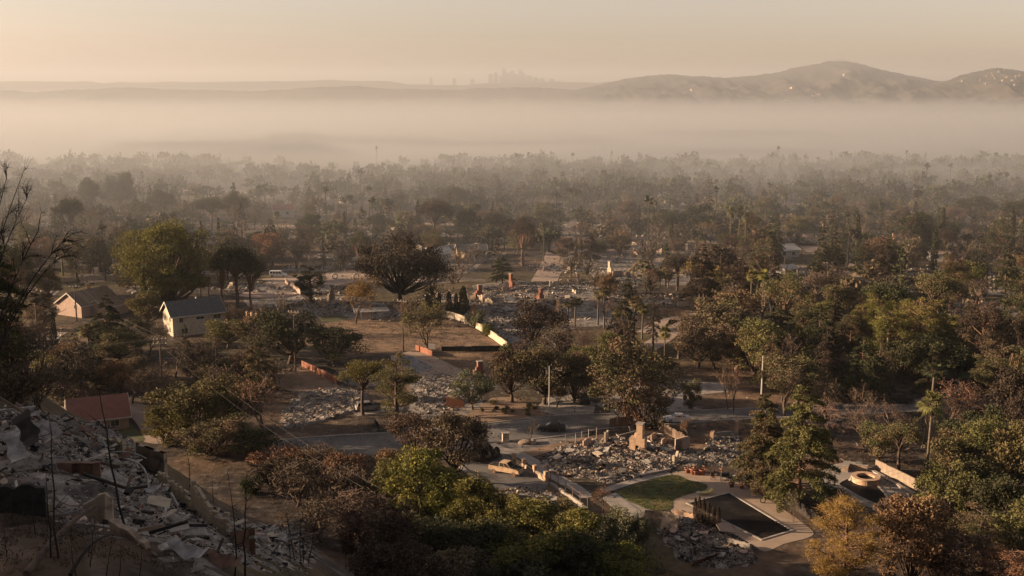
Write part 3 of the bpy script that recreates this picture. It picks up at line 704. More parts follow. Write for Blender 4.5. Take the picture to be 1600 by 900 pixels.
solid('ash_pale', (.27, .24, .21), (.10, .088, .076), .95, .25, .08, c3=(.19, .168, .146))
solid('canvas_green', (.10, .15, .05), (.08, .12, .04), .8, 2)
tinted('debris', [(0, (.012, .011, .010)), (.22, (.040, .036, .032)), (.45, (.13, .112, .095)), (.68, (.26, .225, .19)), (.82, (.42, .36, .30)), (.9, (.30, .195, .12)), (1, (.18, .085, .05))], obj_random=.05, hue=.0)

# ------------------------------------------------------------------ houses
def house(name, label, corner, ang, L, D, h, r, wall, roof, windows=(), gable_windows=(), chimney=None, over=.45, group=None, hip=0.0, door=None, wing=None, z=None):
    u = Vector((math.cos(ang), math.sin(ang), 0)); v = Vector((-u.y, u.x, 0))
    c = corner + u * L / 2 + v * D / 2; c.z = corner.z if z is None else z
    t = thing(name, label, 'house', c, ang, group)
    def volume(par, ox, oy, L, D, h, r, hip, tag_=''):
        a, b = L / 2, D / 2; mb = MB()
        V = [(-a, -b, -.5), (a, -b, -.5), (a, b, -.5), (-a, b, -.5), (-a, -b, h), (a, -b, h), (a, b, h), (-a, b, h), (-a + hip, 0, h + r), (a - hip, 0, h + r)]
        V = [(x + ox, y + oy, z_) for x, y, z_ in V]
        w = mb.add(V, [[0, 1, 5, 4], [1, 2, 6, 5], [2, 3, 7, 6], [3, 0, 4, 7]])
        if not hip: mb.add(V, [[4, 8, 7], [5, 6, 9]])
        wl_ = mb.build(tag_ + 'wall', wall, par)
        s = r / b; th = .16; rb = MB(); e = over
        for sg in (-1, 1):
            y0 = sg * (b + e); z0 = h - s * e; x0 = a + e; x1 = a + e - (hip + e if hip else 0)
            lo = [(-x0, y0, z0), (x0, y0, z0), (x1, 0, h + r), (-x1, 0, h + r)]
            V = [(x + ox, y + oy, z_ + .02) for x, y, z_ in lo] + [(x + ox, y + oy, z_ + th) for x, y, z_ in lo]
            rb.add(V, [[0, 1, 2, 3], [4, 7, 6, 5], [0, 4, 5, 1], [1, 5, 6, 2], [3, 7, 4, 0]])
        if hip:
            for sg in (-1, 1):
                V = [(sg * (a + e), -b - e, h - s * e), (sg * (a + e), b + e, h - s * e), (sg * (a - hip), 0, h + r)]
                V = [(x + ox, y + oy, z_ + .05) for x, y, z_ in V] + [(x + ox, y + oy, z_ + th + .003) for x, y, z_ in V]
                rb.add(V, [[0, 1, 2], [3, 5, 4]]); rb.add(V, [[0, 3, 4, 1]])
        rf = rb.build(tag_ + 'roof', roof, par)
        for sg in (-1, 1): MB().box((ox, oy + sg * (b + e + .03), h - s * e + .03), (L + 2 * e, .06, .24)).build('fascia', 'trim', rf)
        if not hip:
            for sx in (-1, 1):
                for sg in (-1, 1):
                    V = []
                    for x in (sx * (a + e + .01), sx * (a + e + .07)):
                        V += [(x + ox, oy + sg * (b + e), h - s * e - .12), (x + ox, oy, h + r - .12), (x + ox, oy, h + r + .2), (x + ox, oy + sg * (b + e), h - s * e + .2)]
                    MB().add(V, [[0, 1, 2, 3], [7, 6, 5, 4], [0, 4, 5, 1], [3, 2, 6, 7], [0, 3, 7, 4], [1, 5, 6, 2]]).build('bargeboard', 'trim', rf)
        return wl_, rf
    wl_, rf = volume(t, 0, 0, L, D, h, r, hip)
    if wing: volume(t, *wing, 0, 'wing_')
    for kind, lst in (('front', windows), ('gable', gable_windows)):
        for x, zc, ww, hh in lst:
            w = MB(); p = MB(); k = .07
            if kind == 'front':
                for dx, dz, sx, sz in ((0, hh / 2, ww + .2, .1), (0, -hh / 2, ww + .2, .1), (ww / 2, 0, .1, hh - .1), (-ww / 2, 0, .1, hh - .1), (0, 0, .05, hh - .1)): w.box((x + dx, -D / 2 - .035, zc + dz), (sx, k, sz))
                p.box((x, -D / 2 - .012, zc), (ww - .06, .022, hh - .06))
            else:
                for dx, dz, sx, sz in ((0, hh / 2, ww + .2, .1), (0, -hh / 2, ww + .2, .1), (ww / 2, 0, .1, hh - .1), (-ww / 2, 0, .1, hh - .1), (0, 0, .05, hh - .1)): w.box((-L / 2 - .035, x + dx, zc + dz), (k, sx, sz))
                p.box((-L / 2 - .012, x, zc), (.022, ww - .06, hh - .06))
            f = w.build('window', 'trim', t); p.build('pane', 'glass_dark', f)
    if door:
        d = MB().box((door, -D / 2 - .03, 1.05), (1.0, .06, 2.1)).build('door', 'wood_grey', t); MB().box((door + .38, -D / 2 - .09, 1.0), (.06, .06, .12)).build('handle', 'rim', d)
    if chimney:
        x, y, w, hh = chimney; mb = MB().box((x, y, (h + hh) / 2), (w, w * .8, hh + h * .0 + (hh - h) * 0 + 0 if False else hh - h + 1.5)); mb.box((x, y, hh + .35), (w + .2, w * .8 + .2, .2)); mb.build('chimney', 'brick_tan', rf)
    return t
g0 = flat(271, 527)
hs = house('house', 'cream two-storey house with dark grey gable roof below the huge green tree', g0, R(33), 12.5, 8.0, 5.2, 2.7, 'stucco_cream', 'roof_slate',
      windows=[(-4.2, 3.9, 1.0, 1.2), (0.4, 4.0, 2.0, .7), (4.6, 3.9, 2.0, 1.1), (-3.5, 1.3, 1.6, 1.2), (3.4, 1.3, 1.8, 1.2)], gable_windows=[(-1.6, 1.4, .9, 1.3), (-2.0, 4.0, .9, 1.3), (1.9, 4.0, .9, 1.3)], over=.6)
MB().box((1.0, .3, 8.05), (.3, .3, .7)).build('vent', 'trim', hs); MB().box((4.0, 1.0, 7.6), (.25, .25, .5)).build('vent', 'trim', hs)
house('house', 'pink stucco house with low brown roofs beside the wooden pole', flat(128, 497), R(60), 12, 9.5, 3.2, 2.9, 'stucco_pink', 'roof_brown', gable_windows=[(-2.4, 2.7, .9, 1.1)], windows=[(2, 1.6, 1.6, 1.2)], wing=(1.5, -6, 7.5, 6.5, 2.6, 1.6), chimney=(2, 2, .9, 6.6))
p = flat(112, 680)
house('house', 'low house with dull red gable roof beside the curving lane', p, R(24), 9.5, 9.5, 2.4, 2.7, 'stucco_pink', 'roof_red', windows=[(-2, 1.3, 1.5, 1.1), (2.4, 1.3, 1.5, 1.1)], gable_windows=[(0, 1.4, 1.4, 1.1)], z=0.0)
house('house', 'small white house with red tiled roof far out on the plain', flat(428, 340), R(15), 9, 7, 3.4, 1.9, 'stucco_white', 'roof_red', windows=[(-2.5, 1.8, 1.3, 1.2), (1.5, 1.8, 1.3, 1.2)], gable_windows=[(0, 1.8, 1.3, 1.2)])
house('house', 'grey gabled house beside the lone tall cypress', flat(314, 386), R(70), 10, 10, 3.2, 2.6, 'stucco_burnt', 'roof_slate', gable_windows=[(-1.8, 1.6, 1.4, 1.2)])
house('house', 'surviving pink house with red brick chimney among the dark trees', flat(1232, 487), R(28), 7.5, 6.5, 3.8, 2.0, 'stucco_pink', 'roof_brown', windows=[(-1.6, 1.5, 1.4, 1.2), (2.3, 2.5, 1.4, 1.4)], gable_windows=[(-1.4, 2.6, 1.1, 1.1), (1.4, 2.6, 1.1, 1.1)], chimney=(-2, -2.6, 1.0, 6.2))
house('house', 'low house with pale white roof on the hazy plain', flat(1216, 404), R(25), 9, 8, 2.6, 1.5, 'stucco_white', 'trim', windows=[(-2, 1.4, 1.4, 1.1), (2, 1.4, 1.4, 1.1)])
house('house', 'long pale walled house between dark rounded trees', flat(1452, 408), R(-12), 9, 6, 2.8, .9, 'stucco_white', 'roof_brown', windows=[(-2, 1.5, 1.4, 1.1), (2, 1.5, 1.4, 1.1)])
house('house', 'small white gabled house behind the big black tree', flat(676, 412), R(40), 8, 6, 3.2, 1.9, 'stucco_white', 'trim', gable_windows=[(0, 1.6, 1.2, 1.1)])
house('house', 'small pale cottage beyond the row of five cypresses', flat(716, 402), R(10), 10, 6, 2.6, 1.4, 'stucco_burnt', 'roof_slate', windows=[(-2, 1.4, 1.4, 1.0)])
house('house', 'tiny white cabin beside the pointed plain conifers', flat(1226, 434), R(30), 5, 4, 2.6, 1.0, 'stucco_white', 'trim', windows=[(0, 1.4, 1.2, 1.0)])
# open lean-to shed at the edge of the dry field
p = flat(560, 502); t = thing('shed', 'open lean-to shed with pale tilted roof at the edge of the dry field', 'shed', p, R(14))
MB().box((3.5, 1.5, 2.5), (9, 3.4, .14), (R(8), 0, 0)).build('roof', 'metal_ash', t)
for x in (-.6, 3.4, 7.4): MB().box((x, .2, 1.1), (.16, .16, 2.3)).build('post', 'wood_grey', t)
MB().box((2.4, 1.6, 1.0), (3, .12, 2.0)).build('wall', 'stucco_white', t)

# ------------------------------------------------------------------ vehicles
def loft(mb, prof, stations, mat=0, tint=.5):
    """prof: closed (x, z) outline; stations: (y, inset factor applied above the waist)."""
    n = len(prof); V = []
    for y, fx, fz in stations:
        cx = sum(p[0] for p in prof) / n
        V += [(cx + (x - cx) * fx, y, z * fz) for x, z in prof]
    k = len(stations); F = [[i * n + j, i * n + (j + 1) % n, (i + 1) * n + (j + 1) % n, (i + 1) * n + j] for i in range(k - 1) for j in range(n)]
    mb.add(V, F, tint, mat)
    from mathutils.geometry import tessellate_polygon
    tri = tessellate_polygon([[Vector((x, z, 0)) for x, z in prof]])
    mb.add(V, [list(t) for t in tri] + [[i + (k - 1) * n for i in t] for t in tri], tint, mat)
def vehicle(name, label, cat, loc, rz, kind, paint, glass='glass_dark', burnt=False, flats=False):
    t = thing(name, label, cat, loc, rz)
    K = {'sedan': (4.7, 1.8, [(-2.33, .42), (-2.35, .72), (-2.25, .93), (-1.55, .98), (1.0, 1.0), (2.2, .86), (2.36, .66), (2.34, .36), (1.85, .26), (-1.9, .26)], [(-1.6, .97), (-1.05, 1.40), (.15, 1.44), (1.05, .98)], (-1.42, 1.42)),
         'van': (5.3, 1.95, [(-2.62, .45), (-2.65, 1.15), (1.55, 1.15), (2.35, 1.02), (2.62, .80), (2.62, .42), (2.1, .30), (-2.2, .30)], [(-2.6, 1.13), (-2.52, 2.0), (.9, 2.04), (1.65, 1.14)], (-1.7, 1.75)),
         'pickup': (5.4, 1.9, [(-2.7, .55), (-2.7, 1.12), (-.75, 1.12), (1.1, 1.14), (2.45, 1.05), (2.66, .85), (2.66, .5), (2.2, .40), (-2.2, .40)], [(-.95, 1.11), (-.82, 1.86), (.45, 1.90), (1.15, 1.12)], (-1.75, 1.75)),
         'suv': (4.6, 1.85, [(-2.28, .5), (-2.3, 1.05), (1.1, 1.06), (2.15, .95), (2.3, .75), (2.3, .42), (1.85, .32), (-1.9, .32)], [(-2.2, 1.04), (-2.0, 1.70), (.3, 1.72), (1.1, 1.05)], (-1.4, 1.42))}
    L, Wd, low, cab, ax = K[kind]; hw = Wd / 2
    b = MB(); loft(b, low, [(-hw, .985, .99), (-hw + .1, 1, 1), (hw - .1, 1, 1), (hw, .985, .99)])
    if kind == 'pickup': pass
    body = b.build('body', paint, t)
    if kind == 'pickup': MB().box((-1.75, 0, 1.125), (1.7, Wd - .3, .05)).build('bed', 'firebox', t)
    c = MB(); inset = .13 if kind != 'van' else .08
    loft(c, cab, [(-hw + inset + .02, .97, .985), (-hw + inset + .12, 1, 1), (hw - inset - .12, 1, 1), (hw - inset - .02, .97, .985)])
    c.build('cabin', paint, t)
    x0, z0 = cab[0]; x1, z1 = cab[1]; x2, z2 = cab[2]; x3, z3 = cab[3]
    def quad(a, b_, cc, d, off, nm): MB().add([tuple(np.array(q) + off) for q in (a, b_, cc, d)], [[0, 1, 2, 3]]).build(nm, glass, t)
    w = hw - inset - .16; li = lambda pa, pb, f: (pa[0] + (pb[0] - pa[0]) * f, pa[1] + (pb[1] - pa[1]) * f)
    for nm, pa, pb, off in (('windscreen', cab[3], cab[2], (.025, 0, .025)), ('rear_window', cab[0], cab[1], (-.025, 0, .025))):
        a, b_ = li(pa, pb, .12), li(pa, pb, .88); quad((a[0], -w, a[1]), (a[0], w, a[1]), (b_[0], w * .95, b_[1]), (b_[0], -w * .95, b_[1]), off, nm)
    n_side = {'sedan': 2, 'van': 4, 'pickup': 2, 'suv': 3}[kind]
    for sg in (-1, 1):
        yy = sg * (hw - inset - .005)
        for k in range(n_side):
            f0, f1 = k / n_side + .03, (k + 1) / n_side - .03
            lo0, lo1 = x0 + .12 + (x3 - x0 - .24) * f0, x0 + .12 + (x3 - x0 - .24) * f1; hi0, hi1 = x1 + .04 + (x2 - x1 - .08) * f0, x1 + .04 + (x2 - x1 - .08) * f1; zb, zt = z0 + .07, z1 - .09
            MB().add([(lo0, yy, zb), (lo1, yy, zb), (hi1, yy * .985, zt), (hi0, yy * .985, zt)], [[0, 1, 2, 3]]).build('side_window', glass, t)
    for x in ax:
        for sg in (-1, 1):
            r = .33 if kind in ('sedan',) else .37
            wb = MB(); pr = [(r * .55, -.1), (r * .96, -.11), (r, -.06), (r, .06), (r * .96, .11), (r * .55, .1)]
            wb.lathe(pr, 18); wb.V = [v[:, [0, 2, 1]] for v in wb.V]; wo = wb.build('wheel', 'tyre' if not flats else 'metal_rust', t); wo.location = (x, sg * (hw - .08), r - (.1 if flats else 0))
            rb = MB(); rb.lathe([(.001, .07), (r * .3, .085), (r * .56, .05), (r * .56, -.05), (.001, -.05)], 14); rb.V = [v[:, [0, 2, 1]] * [1, sg, 1] for v in rb.V]; rb.build('rim', 'rim' if not burnt else 'metal_rust', wo)
    for sg in (-1, 1):
        MB().box((L / 2 - .04, sg * (hw - .32), .70 if kind == 'sedan' else .78), (.08, .36, .14)).build('headlight', 'lamp_clear' if not burnt else 'firebox', t)
        MB().box((-L / 2 + .03, sg * (hw - .28), .74 if kind == 'sedan' else .9), (.06, .3, .16)).build('tail_light', 'lamp_red' if not burnt else 'metal_rust', t)
    MB().box((L / 2 - .02, 0, .46), (.14, Wd * .95, .18)).build('bumper', paint if not burnt else 'metal_ash', t)
    MB().box((-L / 2 + .02, 0, .48), (.12, Wd * .95, .18)).build('bumper', paint if not burnt else 'metal_ash', t)
    if burnt: MB().box((1.85, 0, 1.10), (1.35, Wd - .2, .10), (0, R(4), 0)).build('engine_bay', 'firebox', t)
    return t
vehicle('parked_car', 'dark sedan parked at the verge of the street', 'car', flat(862, 673) + Vector((0, 0, .03)), R(174), 'sedan', 'car_black', glass='glass_dark')
vehicle('parked_car', 'white car parked beside the wooden fence on the street', 'car', flat(1058, 659) + Vector((0, 0, .03)), R(186), 'sedan', 'car_white')
vehicle('pickup_truck', 'burnt out tan pickup truck on bare rims in the driveway', 'truck', flat(791, 739) + Vector((0, 0, .04)), R(-28), 'pickup', 'car_burnt', glass='firebox', burnt=True, flats=True)
vehicle('van', 'white passenger van parked above the pinkish car park', 'van', flat(435, 433) + Vector((0, 0, .03)), R(-4), 'van', 'car_white')
vehicle('parked_car', 'dark car standing under the trees on its driveway', 'car', flat(912, 629) + Vector((0, 0, .04)), R(95), 'suv', 'car_black')
vehicle('parked_car', 'burnt grey car on the concrete drive beside the small pine', 'car', flat(575, 641) + Vector((0, 0, .04)), R(20), 'suv', 'metal_ash', glass='firebox', burnt=True, flats=True)
vehicle('parked_car', 'ash covered car among the dark trees near the street corner', 'car', flat(1312, 667), R(10), 'sedan', 'metal_ash', glass='firebox', burnt=True, flats=True)
vehicle('parked_car', 'dark car on the grey street corner', 'car', flat(1407, 629) + Vector((0, 0, .03)), R(3), 'suv', 'car_black')

# ------------------------------------------------------------------ poles and wires
def pole(px, by, ty, label, arms=1, mat='wood_pole', arm_ang=0.0, r=.2, lamp=None, cat='pole', kit=True):
    p = ground(px, by); H = tall(p, by - ty)
    t = thing('utility_pole' if lamp != 'street' else 'street_lamp', label, cat if lamp != 'street' else 'lamp post', p, arm_ang)
    MB().tube([(0, 0, -.3), (0, 0, H)], [r, r * .65], 8).build('pole', mat, t)
    tops = []
    for k in range(arms):
        z = H - .3 - k * .9; a = MB().box((0, -.13, z), (2.6, .12, .16)).build('crossarm', 'wood_grey', t)
        MB().tube([(-.8, -.14, z - .06), (0, -.16, z - .7)], .03, 4).tube([(.8, -.14, z - .06), (0, -.16, z - .7)], .03, 4).build('brace', 'metal_ash', t)
        for x in (-1.15, -.45, .45, 1.15):
            MB().lathe([(.001, .32), (.06, .30), (.09, .2), (.05, .14), (.08, .08), (.03, 0)], 8, c=(x, -.13, z + .08)).build('insulator', 'insulator', t)
            if k == 0: tops.append((x, -.13, z + .38))
    if lamp == 'arm':
        z = H * .55; ar = MB().tube(curve((0, 0, z), (2.6, -.5, z + .5), (0, 0, .15), 6), .045, 6).build('lamp_arm', 'pole_grey', t); MB().box((2.85, -.55, z + .48), (.6, .28, .16)).build('lamp_head', 'insulator', ar)
    if lamp == 'street':
        ar = MB().tube(curve((0, 0, H - 1.1), (1.7, -.2, H - .75), (0, 0, .35), 7), .05, 6).build('lamp_arm', mat, t); MB().box((1.95, -.2, H - .80), (.65, .28, .14)).build('lamp_head', 'insulator', ar)
    c, s = math.cos(arm_ang), math.sin(arm_ang)
    return [Vector((p.x + x * c - y * s, p.y + x * s + y * c, p.z + z)) for x, y, z in tops] or [Vector((p.x, p.y, p.z + H))]
P_field = pole(630, 549, 469, 'tall wooden pole standing in the dry field', arm_ang=R(-30))
P_oak = pole(462, 580, 486, 'wooden pole beside the wide dark oak', arm_ang=R(-20))
P_mid = pole(254, 612, 529, 'wooden pole with two crossarms in the scrub below the cream house', 2, arm_ang=R(15))
P_left = pole(52, 600, 538, 'wooden pole carrying a lamp arm above the rusty scrub', 1, arm_ang=R(-15), lamp='arm')
P_pink = pole(120, 502, 447, 'wooden pole in front of the pink house', arm_ang=R(10))
P_up = pole(60, 455, 419, 'wooden pole beyond the burnt arching branches', arm_ang=R(10))
pole(1105, 512, 473, 'pale wooden pole above the brown forecourt trees', arm_ang=R(5))
P_r1 = pole(1432, 510, 472, 'wooden pole carrying wires behind the green pines', 2, arm_ang=R(20))
P_r2 = pole(1245, 486, 440, 'wooden pole beside the surviving pink house', arm_ang=R(5))
pole(820, 545, 463, 'thin wooden pole at the foot of the big rubble field', arm_ang=R(40)); pole(1190, 616, 556, 'short pale pole beside the brown forecourt trees', mat='pole_grey', arms=0)
pole(858, 651, 572, 'grey street lamp on the bare tan bank', 0, 'pole_grey', 0, .12, 'street'); pole(1497, 616, 590, 'small street lamp by the dark shaded grove', 0, 'pole_grey', R(180), .10, 'street')
P_far = pole(1592, 790, 680, 'dark wooden pole among the trees beyond the garden wall', 1, arm_ang=R(60))
pole(1292, 445, 410, 'thin pole on the hazy plain behind the conifer pair', arm_ang=R(0)); pole(905, 420, 392, 'thin pole beside the pencil cypress pair', arm_ang=R(0))
def wire(a, b, sag, label, group, r=.013):
    tag(MB().tube(curve(a, b, (0, 0, -sag), 18), r, 4, cap=False).build('power_line', 'wire'), label, 'wire', group)
for k in (0, 1, 3):
    wire(P_pink[k], P_mid[k], 1.3, 'sagging power line from the pink house pole to the scrub pole', 'lines from the pink house pole')
    wire(P_up[k], P_pink[k], 1.0, 'power line running to the pink house pole', 'lines to the pink house pole')
for k in (0, 3):
    wire(P_left[k], P_mid[k], .8, 'power line between the lamp arm pole and the scrub pole', 'lines to the lamp arm pole')
    wire(P_r1[k], P_r2[k], 1.5, 'power line leading to the pole by the pink chimney house', 'lines behind the green pines')
    wire(P_r1[k], P_r1[k] + Vector((60, -12, 0)), 1.6, 'power line running out over the burnt lots', 'lines over the burnt lots')
    wire(P_mid[k], Vector((6 + k * .5, 92, 16)), 3.2, 'long power line drooping across the dark gully', 'lines across the dark gully', .011)
    wire(P_far[k], P_far[k] + Vector((-40, -10, -6)), 1.0, 'power line crossing the shaded trees beyond the garden wall', 'lines beyond the garden wall')
wire(P_left[1], P_left[1] + Vector((12, -40, -8)), 1.5, 'power line dropping from the lamp arm pole toward the rubble', 'line to the rubble')

# ------------------------------------------------------------------ walls and fences
def wall_run(name, label, pts, h, th, mat, cat='wall', piece=None, n=8, jit=.06, rail=None, post=None, kids='panel', gap=.02, group=None, wob=0.0, seed=1, base=0.0):
    """A wall or fence along a line on the ground, each panel or board its own part."""
    rg = random.Random(seed); P = [p if isinstance(p, Vector) else ground(*p) for p in pts]; seg = [(P[i + 1] - P[i]).length for i in range(len(P) - 1)]; tot = sum(seg)
    def at(s):
        for i, l in enumerate(seg):
            if s <= l or i == len(seg) - 1: return P[i].lerp(P[i + 1], s / l), (P[i + 1] - P[i]).normalized()
            s -= l
    t = thing(name, label, cat, P[0], 0, group); w = tot / n; shared = None
    for k in range(n):
        p, d = at((k + .5) * w); hh = h * (1 + rg.uniform(-jit, jit)); an = math.atan2(d.y, d.x)
        if shared is None: shared = MB().box((0, 0, .5), (1, 1, 1)).mesh(kids, mat)
        o = link(kids, shared, t); o.location = (p.x - P[0].x, p.y - P[0].y, p.z - P[0].z - .1 + base); o.scale = (w - gap, th, hh + .1); o.rotation_euler = (rg.uniform(-wob, wob), 0, an + rg.uniform(-wob, wob) * .3)
    if post:
        m, pw, ph, cnt, pm = post; sm = MB().box((0, 0, .5), (1, 1, 1)).mesh('post', pm)
        for k in range(cnt):
            p, d = at(tot * k / (cnt - 1)); o = link(m, sm, t); o.location = (p.x - P[0].x, p.y - P[0].y, p.z - P[0].z - .1); o.scale = (pw, pw, ph + .1); o.rotation_euler = (0, 0, math.atan2(d.y, d.x))
    if rail:
        mb = MB()
        for z in rail[0]:
            for i in range(len(P) - 1): mb.tube([tuple(P[i] - P[0] + Vector((0, 0, z))), tuple(P[i + 1] - P[0] + Vector((0, 0, z)))], rail[1], 4)
        mb.build('rail', rail[2], t)
    return t
wall_run('garden_wall', 'long cream panel wall curving along the dry field', [(689, 494), (712, 499), (735, 508), (755, 519), (772, 531), (793, 546)], 1.7, .2, 'stucco_cream', n=16, jit=.05, seed=3)
wall_run('garden_wall', 'low red wall lit by the sun beside the bare yard', [(472, 572), (497, 584), (526, 599)], 1.3, .25, 'brick_red', n=7)
wall_run('garden_wall', 'sunlit red brick wall on the far side of the small grey pool', [(650, 547), (664, 552), (676, 557)], 1.3, .3, 'brick_red', n=4)
wall_run('garden_wall', 'dark low wall behind the burnt hedge and grey pool', [(690, 549), (740, 549), (795, 548)], 1.2, .3, 'wood_burnt', n=9)
wall_run('garden_wall', 'long tan garden wall beside the curved pool deck', [(1368, 734), (1400, 750), (1440, 770), (1486, 795)], 1.7, .22, 'stucco_dusty', n=13, jit=.02, seed=5)
ribbon('coping', [(1364, 738), (1398, 757), (1436, 778), (1478, 800)], 'kerb_concrete', 'pale raised edge below the long garden wall', .6, .35)
wall_run('garden_wall', 'low boundary wall between the pickup drive and the chimney lot', [(803, 724), (816, 732), (832, 741), (853, 753)], .9, .25, 'stucco_burnt', n=7, post=('pillar', .55, 1.7, 4, 'brick_tan'))
wall_run('garden_wall', 'low broken wall running on beside the black rubble', [(860, 758), (880, 771), (900, 786), (918, 800)], .55, .3, 'concrete', n=8, jit=.25, post=('post', .08, 2.2, 6, 'metal_rust'), rail=((1.9,), .025, 'metal_rust'))
wall_run('pillared_fence', 'lane fence of short stone pillars with rails', [(338, 488), (352, 491), (372, 493), (400, 499), (428, 503)], .5, .15, 'stucco_burnt', 'fence', n=12, post=('pillar', .45, 1.7, 12, 'brick_tan'), rail=((1.2,), .05, 'wood_grey'))
wall_run('picket_fence', 'grey picket fence behind the narrow black pine', [(1026, 492), (1050, 494), (1078, 496)], 1.9, .06, 'wood_grey', 'fence', n=24, gap=.14, jit=.08, kids='board')
wall_run('wooden_fence', 'scorched board fence under the large round tree', [(952, 668), (970, 666), (990, 663)], 1.7, .05, 'wood_grey', 'fence', n=22, gap=.03, jit=.06, kids='board', wob=.03)
wall_run('wooden_fence', 'scorched board fence behind the chimney ruin', [(1014, 664), (1040, 677), (1069, 693)], 1.6, .05, 'wood_grey', 'fence', n=34, gap=.05, jit=.1, kids='board', wob=.05, seed=4)
wall_run('wooden_fence', 'dark board fence between the pool deck and the tall cedar', [(1168, 752), (1205, 772), (1240, 795), (1278, 822)], 1.6, .05, 'wood_burnt', 'fence', n=46, gap=.04, jit=.08, kids='board', wob=.04, seed=6)
wall_run('railing', 'black iron railing of the burnt front garden', [(560, 664), (585, 663), (592, 673)], .12, .05, 'wood_burnt', 'railing', n=20, gap=.3, kids='bar', rail=((1.1, .15), .025, 'wood_burnt'), post=('bar', .05, 1.3, 24, 'wood_burnt'))
wall_run('wire_fence', 'bare post fence along the front of the chimney lot', [(884, 697), (899, 696), (914, 690), (932, 686)], .04, .04, 'metal_ash', 'fence', n=3, post=('post', .09, 2.1, 5, 'metal_ash'), rail=((2.05,), .03, 'metal_rust'))
wall_run('garden_wall', 'pink sunlit retaining wall beside the car park', [(446, 442), (456, 449), (470, 461)], 1.6, .3, 'stucco_pink', n=5, jit=.2)
wall_run('garden_wall', 'yellowish low wall beyond the pink house', [(98, 440), (140, 438), (186, 436)], 1.3, .25, 'stucco_cream', n=10)
wall_run('garden_wall', 'pale low wall far behind the car park', [(640, 446), (700, 438), (760, 440)], .7, .3, 'concrete', n=10)
wall_run('railing', 'thin dark rail crossing below the car park', [(441, 474), (455, 470), (470, 466)], .06, .05, 'wood_burnt', 'railing', n=3, post=('post', .07, 1.2, 5, 'wood_burnt'), rail=((1.15,), .05, 'wood_burnt'))

# ------------------------------------------------------------------ ruins: pieces left standing
def fragment(px, by, L, h, ang, mat='stucco_burnt', label='', group=None, th=.22, seed=0, name='wall_fragment', lean=0.0, hole=False, pos=None, notch=.5):
    rg = random.Random(seed * 13 + int(px)); n = max(5, int(L / .35)); xs_ = [-L / 2 + L * i / n for i in range(n + 1)]; prof = []
    cur = rg.uniform(.6, 1)
    for x in xs_:
        cur = min(1, max(.25, cur + rg.uniform(-notch, notch) * .5)); prof.append((x, h * cur))
    prof[rg.randrange(len(prof))] = (prof[0][0], h) if False else prof[rg.randrange(len(prof))]
    mb = MB()
    for i in range(n):
        a, b = prof[i], prof[i + 1]
        V = [(a[0], -th / 2, -.2), (b[0], -th / 2, -.2), (b[0], th / 2, -.2), (a[0], th / 2, -.2), (a[0], -th / 2, a[1]), (b[0], -th / 2, b[1]), (b[0], th / 2, b[1]), (a[0], th / 2, a[1])]
        mb.add(V, [[0, 1, 5, 4], [2, 3, 7, 6], [4, 5, 6, 7]] + ([[3, 0, 4, 7]] if i == 0 else []) + ([[1, 2, 6, 5]] if i == n - 1 else []))
    o = mb.build(name, mat); p = pos or ground(px, by); o.location = p; o.rotation_euler = (lean, 0, ang)
    return tag(o, label, 'wall', group)
def chimney(px, by, H, label, mat='brick_tan', ang=.3, w=1.5, hearth=None, group=None, pos=None):
    p = pos or ground(px, by); t = thing('chimney', label, 'chimney', p, ang, group)
    hw, hd, hh = hearth or (w * 1.7, 1.1, H * .48)
    mb = MB(); ow, oh = hw * .22, hh * .5                      # hearth built round a firebox opening
    mb.box((-hw / 2 + (hw - ow) / 4, 0, hh / 2 - .1), ((hw - ow) / 2, hd, hh + .2)).box((hw / 2 - (hw - ow) / 4, 0, hh / 2 - .1), ((hw - ow) / 2, hd, hh + .2)).box((0, .003, (hh + oh) / 2), (ow, hd - .006, hh - oh)).box((0, hd / 4, oh / 2), (ow, hd / 2, oh))
    mb.build('hearth', mat, t); MB().box((0, hd * .1, oh / 2), (ow - .02, .04, oh)).build('firebox', 'firebox', t)
    mb = MB().box((hw * .12, .05, (H + hh) / 2), (w * .82, hd * .78, H - hh)); mb.box((-hw * .16, .05, hh + .35), (w * .5, hd * .7, .7), None, taper=.55); mb.build('stack', mat, t)
    MB().box((hw * .12, .05, H + .09), (w * .98, hd * .95, .18)).build('cap', 'concrete', t)
    return t
chimney(997, 705, 4.7, 'tall cream fireplace chimney standing alone in the pale rubble', 'brick_tan', R(-24), 1.25, (2.6, 1.5, 2.4))
fragment(1055, 724, 1.8, 2.6, R(60), 'stucco_cream', 'upright sunlit cream wall stub at the edge of the chimney lot', th=.4)
fragment(1066, 702, 2.6, 2.2, R(15), 'stucco_pink', 'sunlit pinkish broken wall behind the cream stub', th=.3, seed=2)
fragment(947, 692, 1.8, 2.6, R(70), 'stucco_cream', 'triangular cream wall shard beside the post fence', th=.3, seed=3); fragment(917, 699, 1.8, 1.6, R(40), 'stucco_pink', 'small pinkish wall shard by the dirt path', seed=4)
fragment(1020, 690, 2.4, 1.4, R(60), 'brick_tan', 'low sunlit brick stub behind the cream chimney', seed=5); fragment(1040, 694, 2.0, 1.2, R(40), 'brick_tan', 'low tan brick stub by the scorched board fence', seed=6)
fragment(985, 683, 5, 1.0, R(25), 'concrete', 'low grey foundation wall behind the cream chimney', seed=7, notch=.15)
ribbon('foundation', [(988, 747), (1016, 741), (1046, 735)], 'concrete', 'pale concrete foundation edge of the chimney lot', .8, .4)
fragment(1151, 676, 2.0, 3.2, R(75), 'brick_tan', 'tall sunlit tan pillar of broken wall beside the cedars', th=.6, seed=8, notch=.2); fragment(1113, 688, 1.6, 1.8, R(70), 'brick_tan', 'squat tan pillar stub behind the grey rubble', th=.6, seed=9, notch=.2)
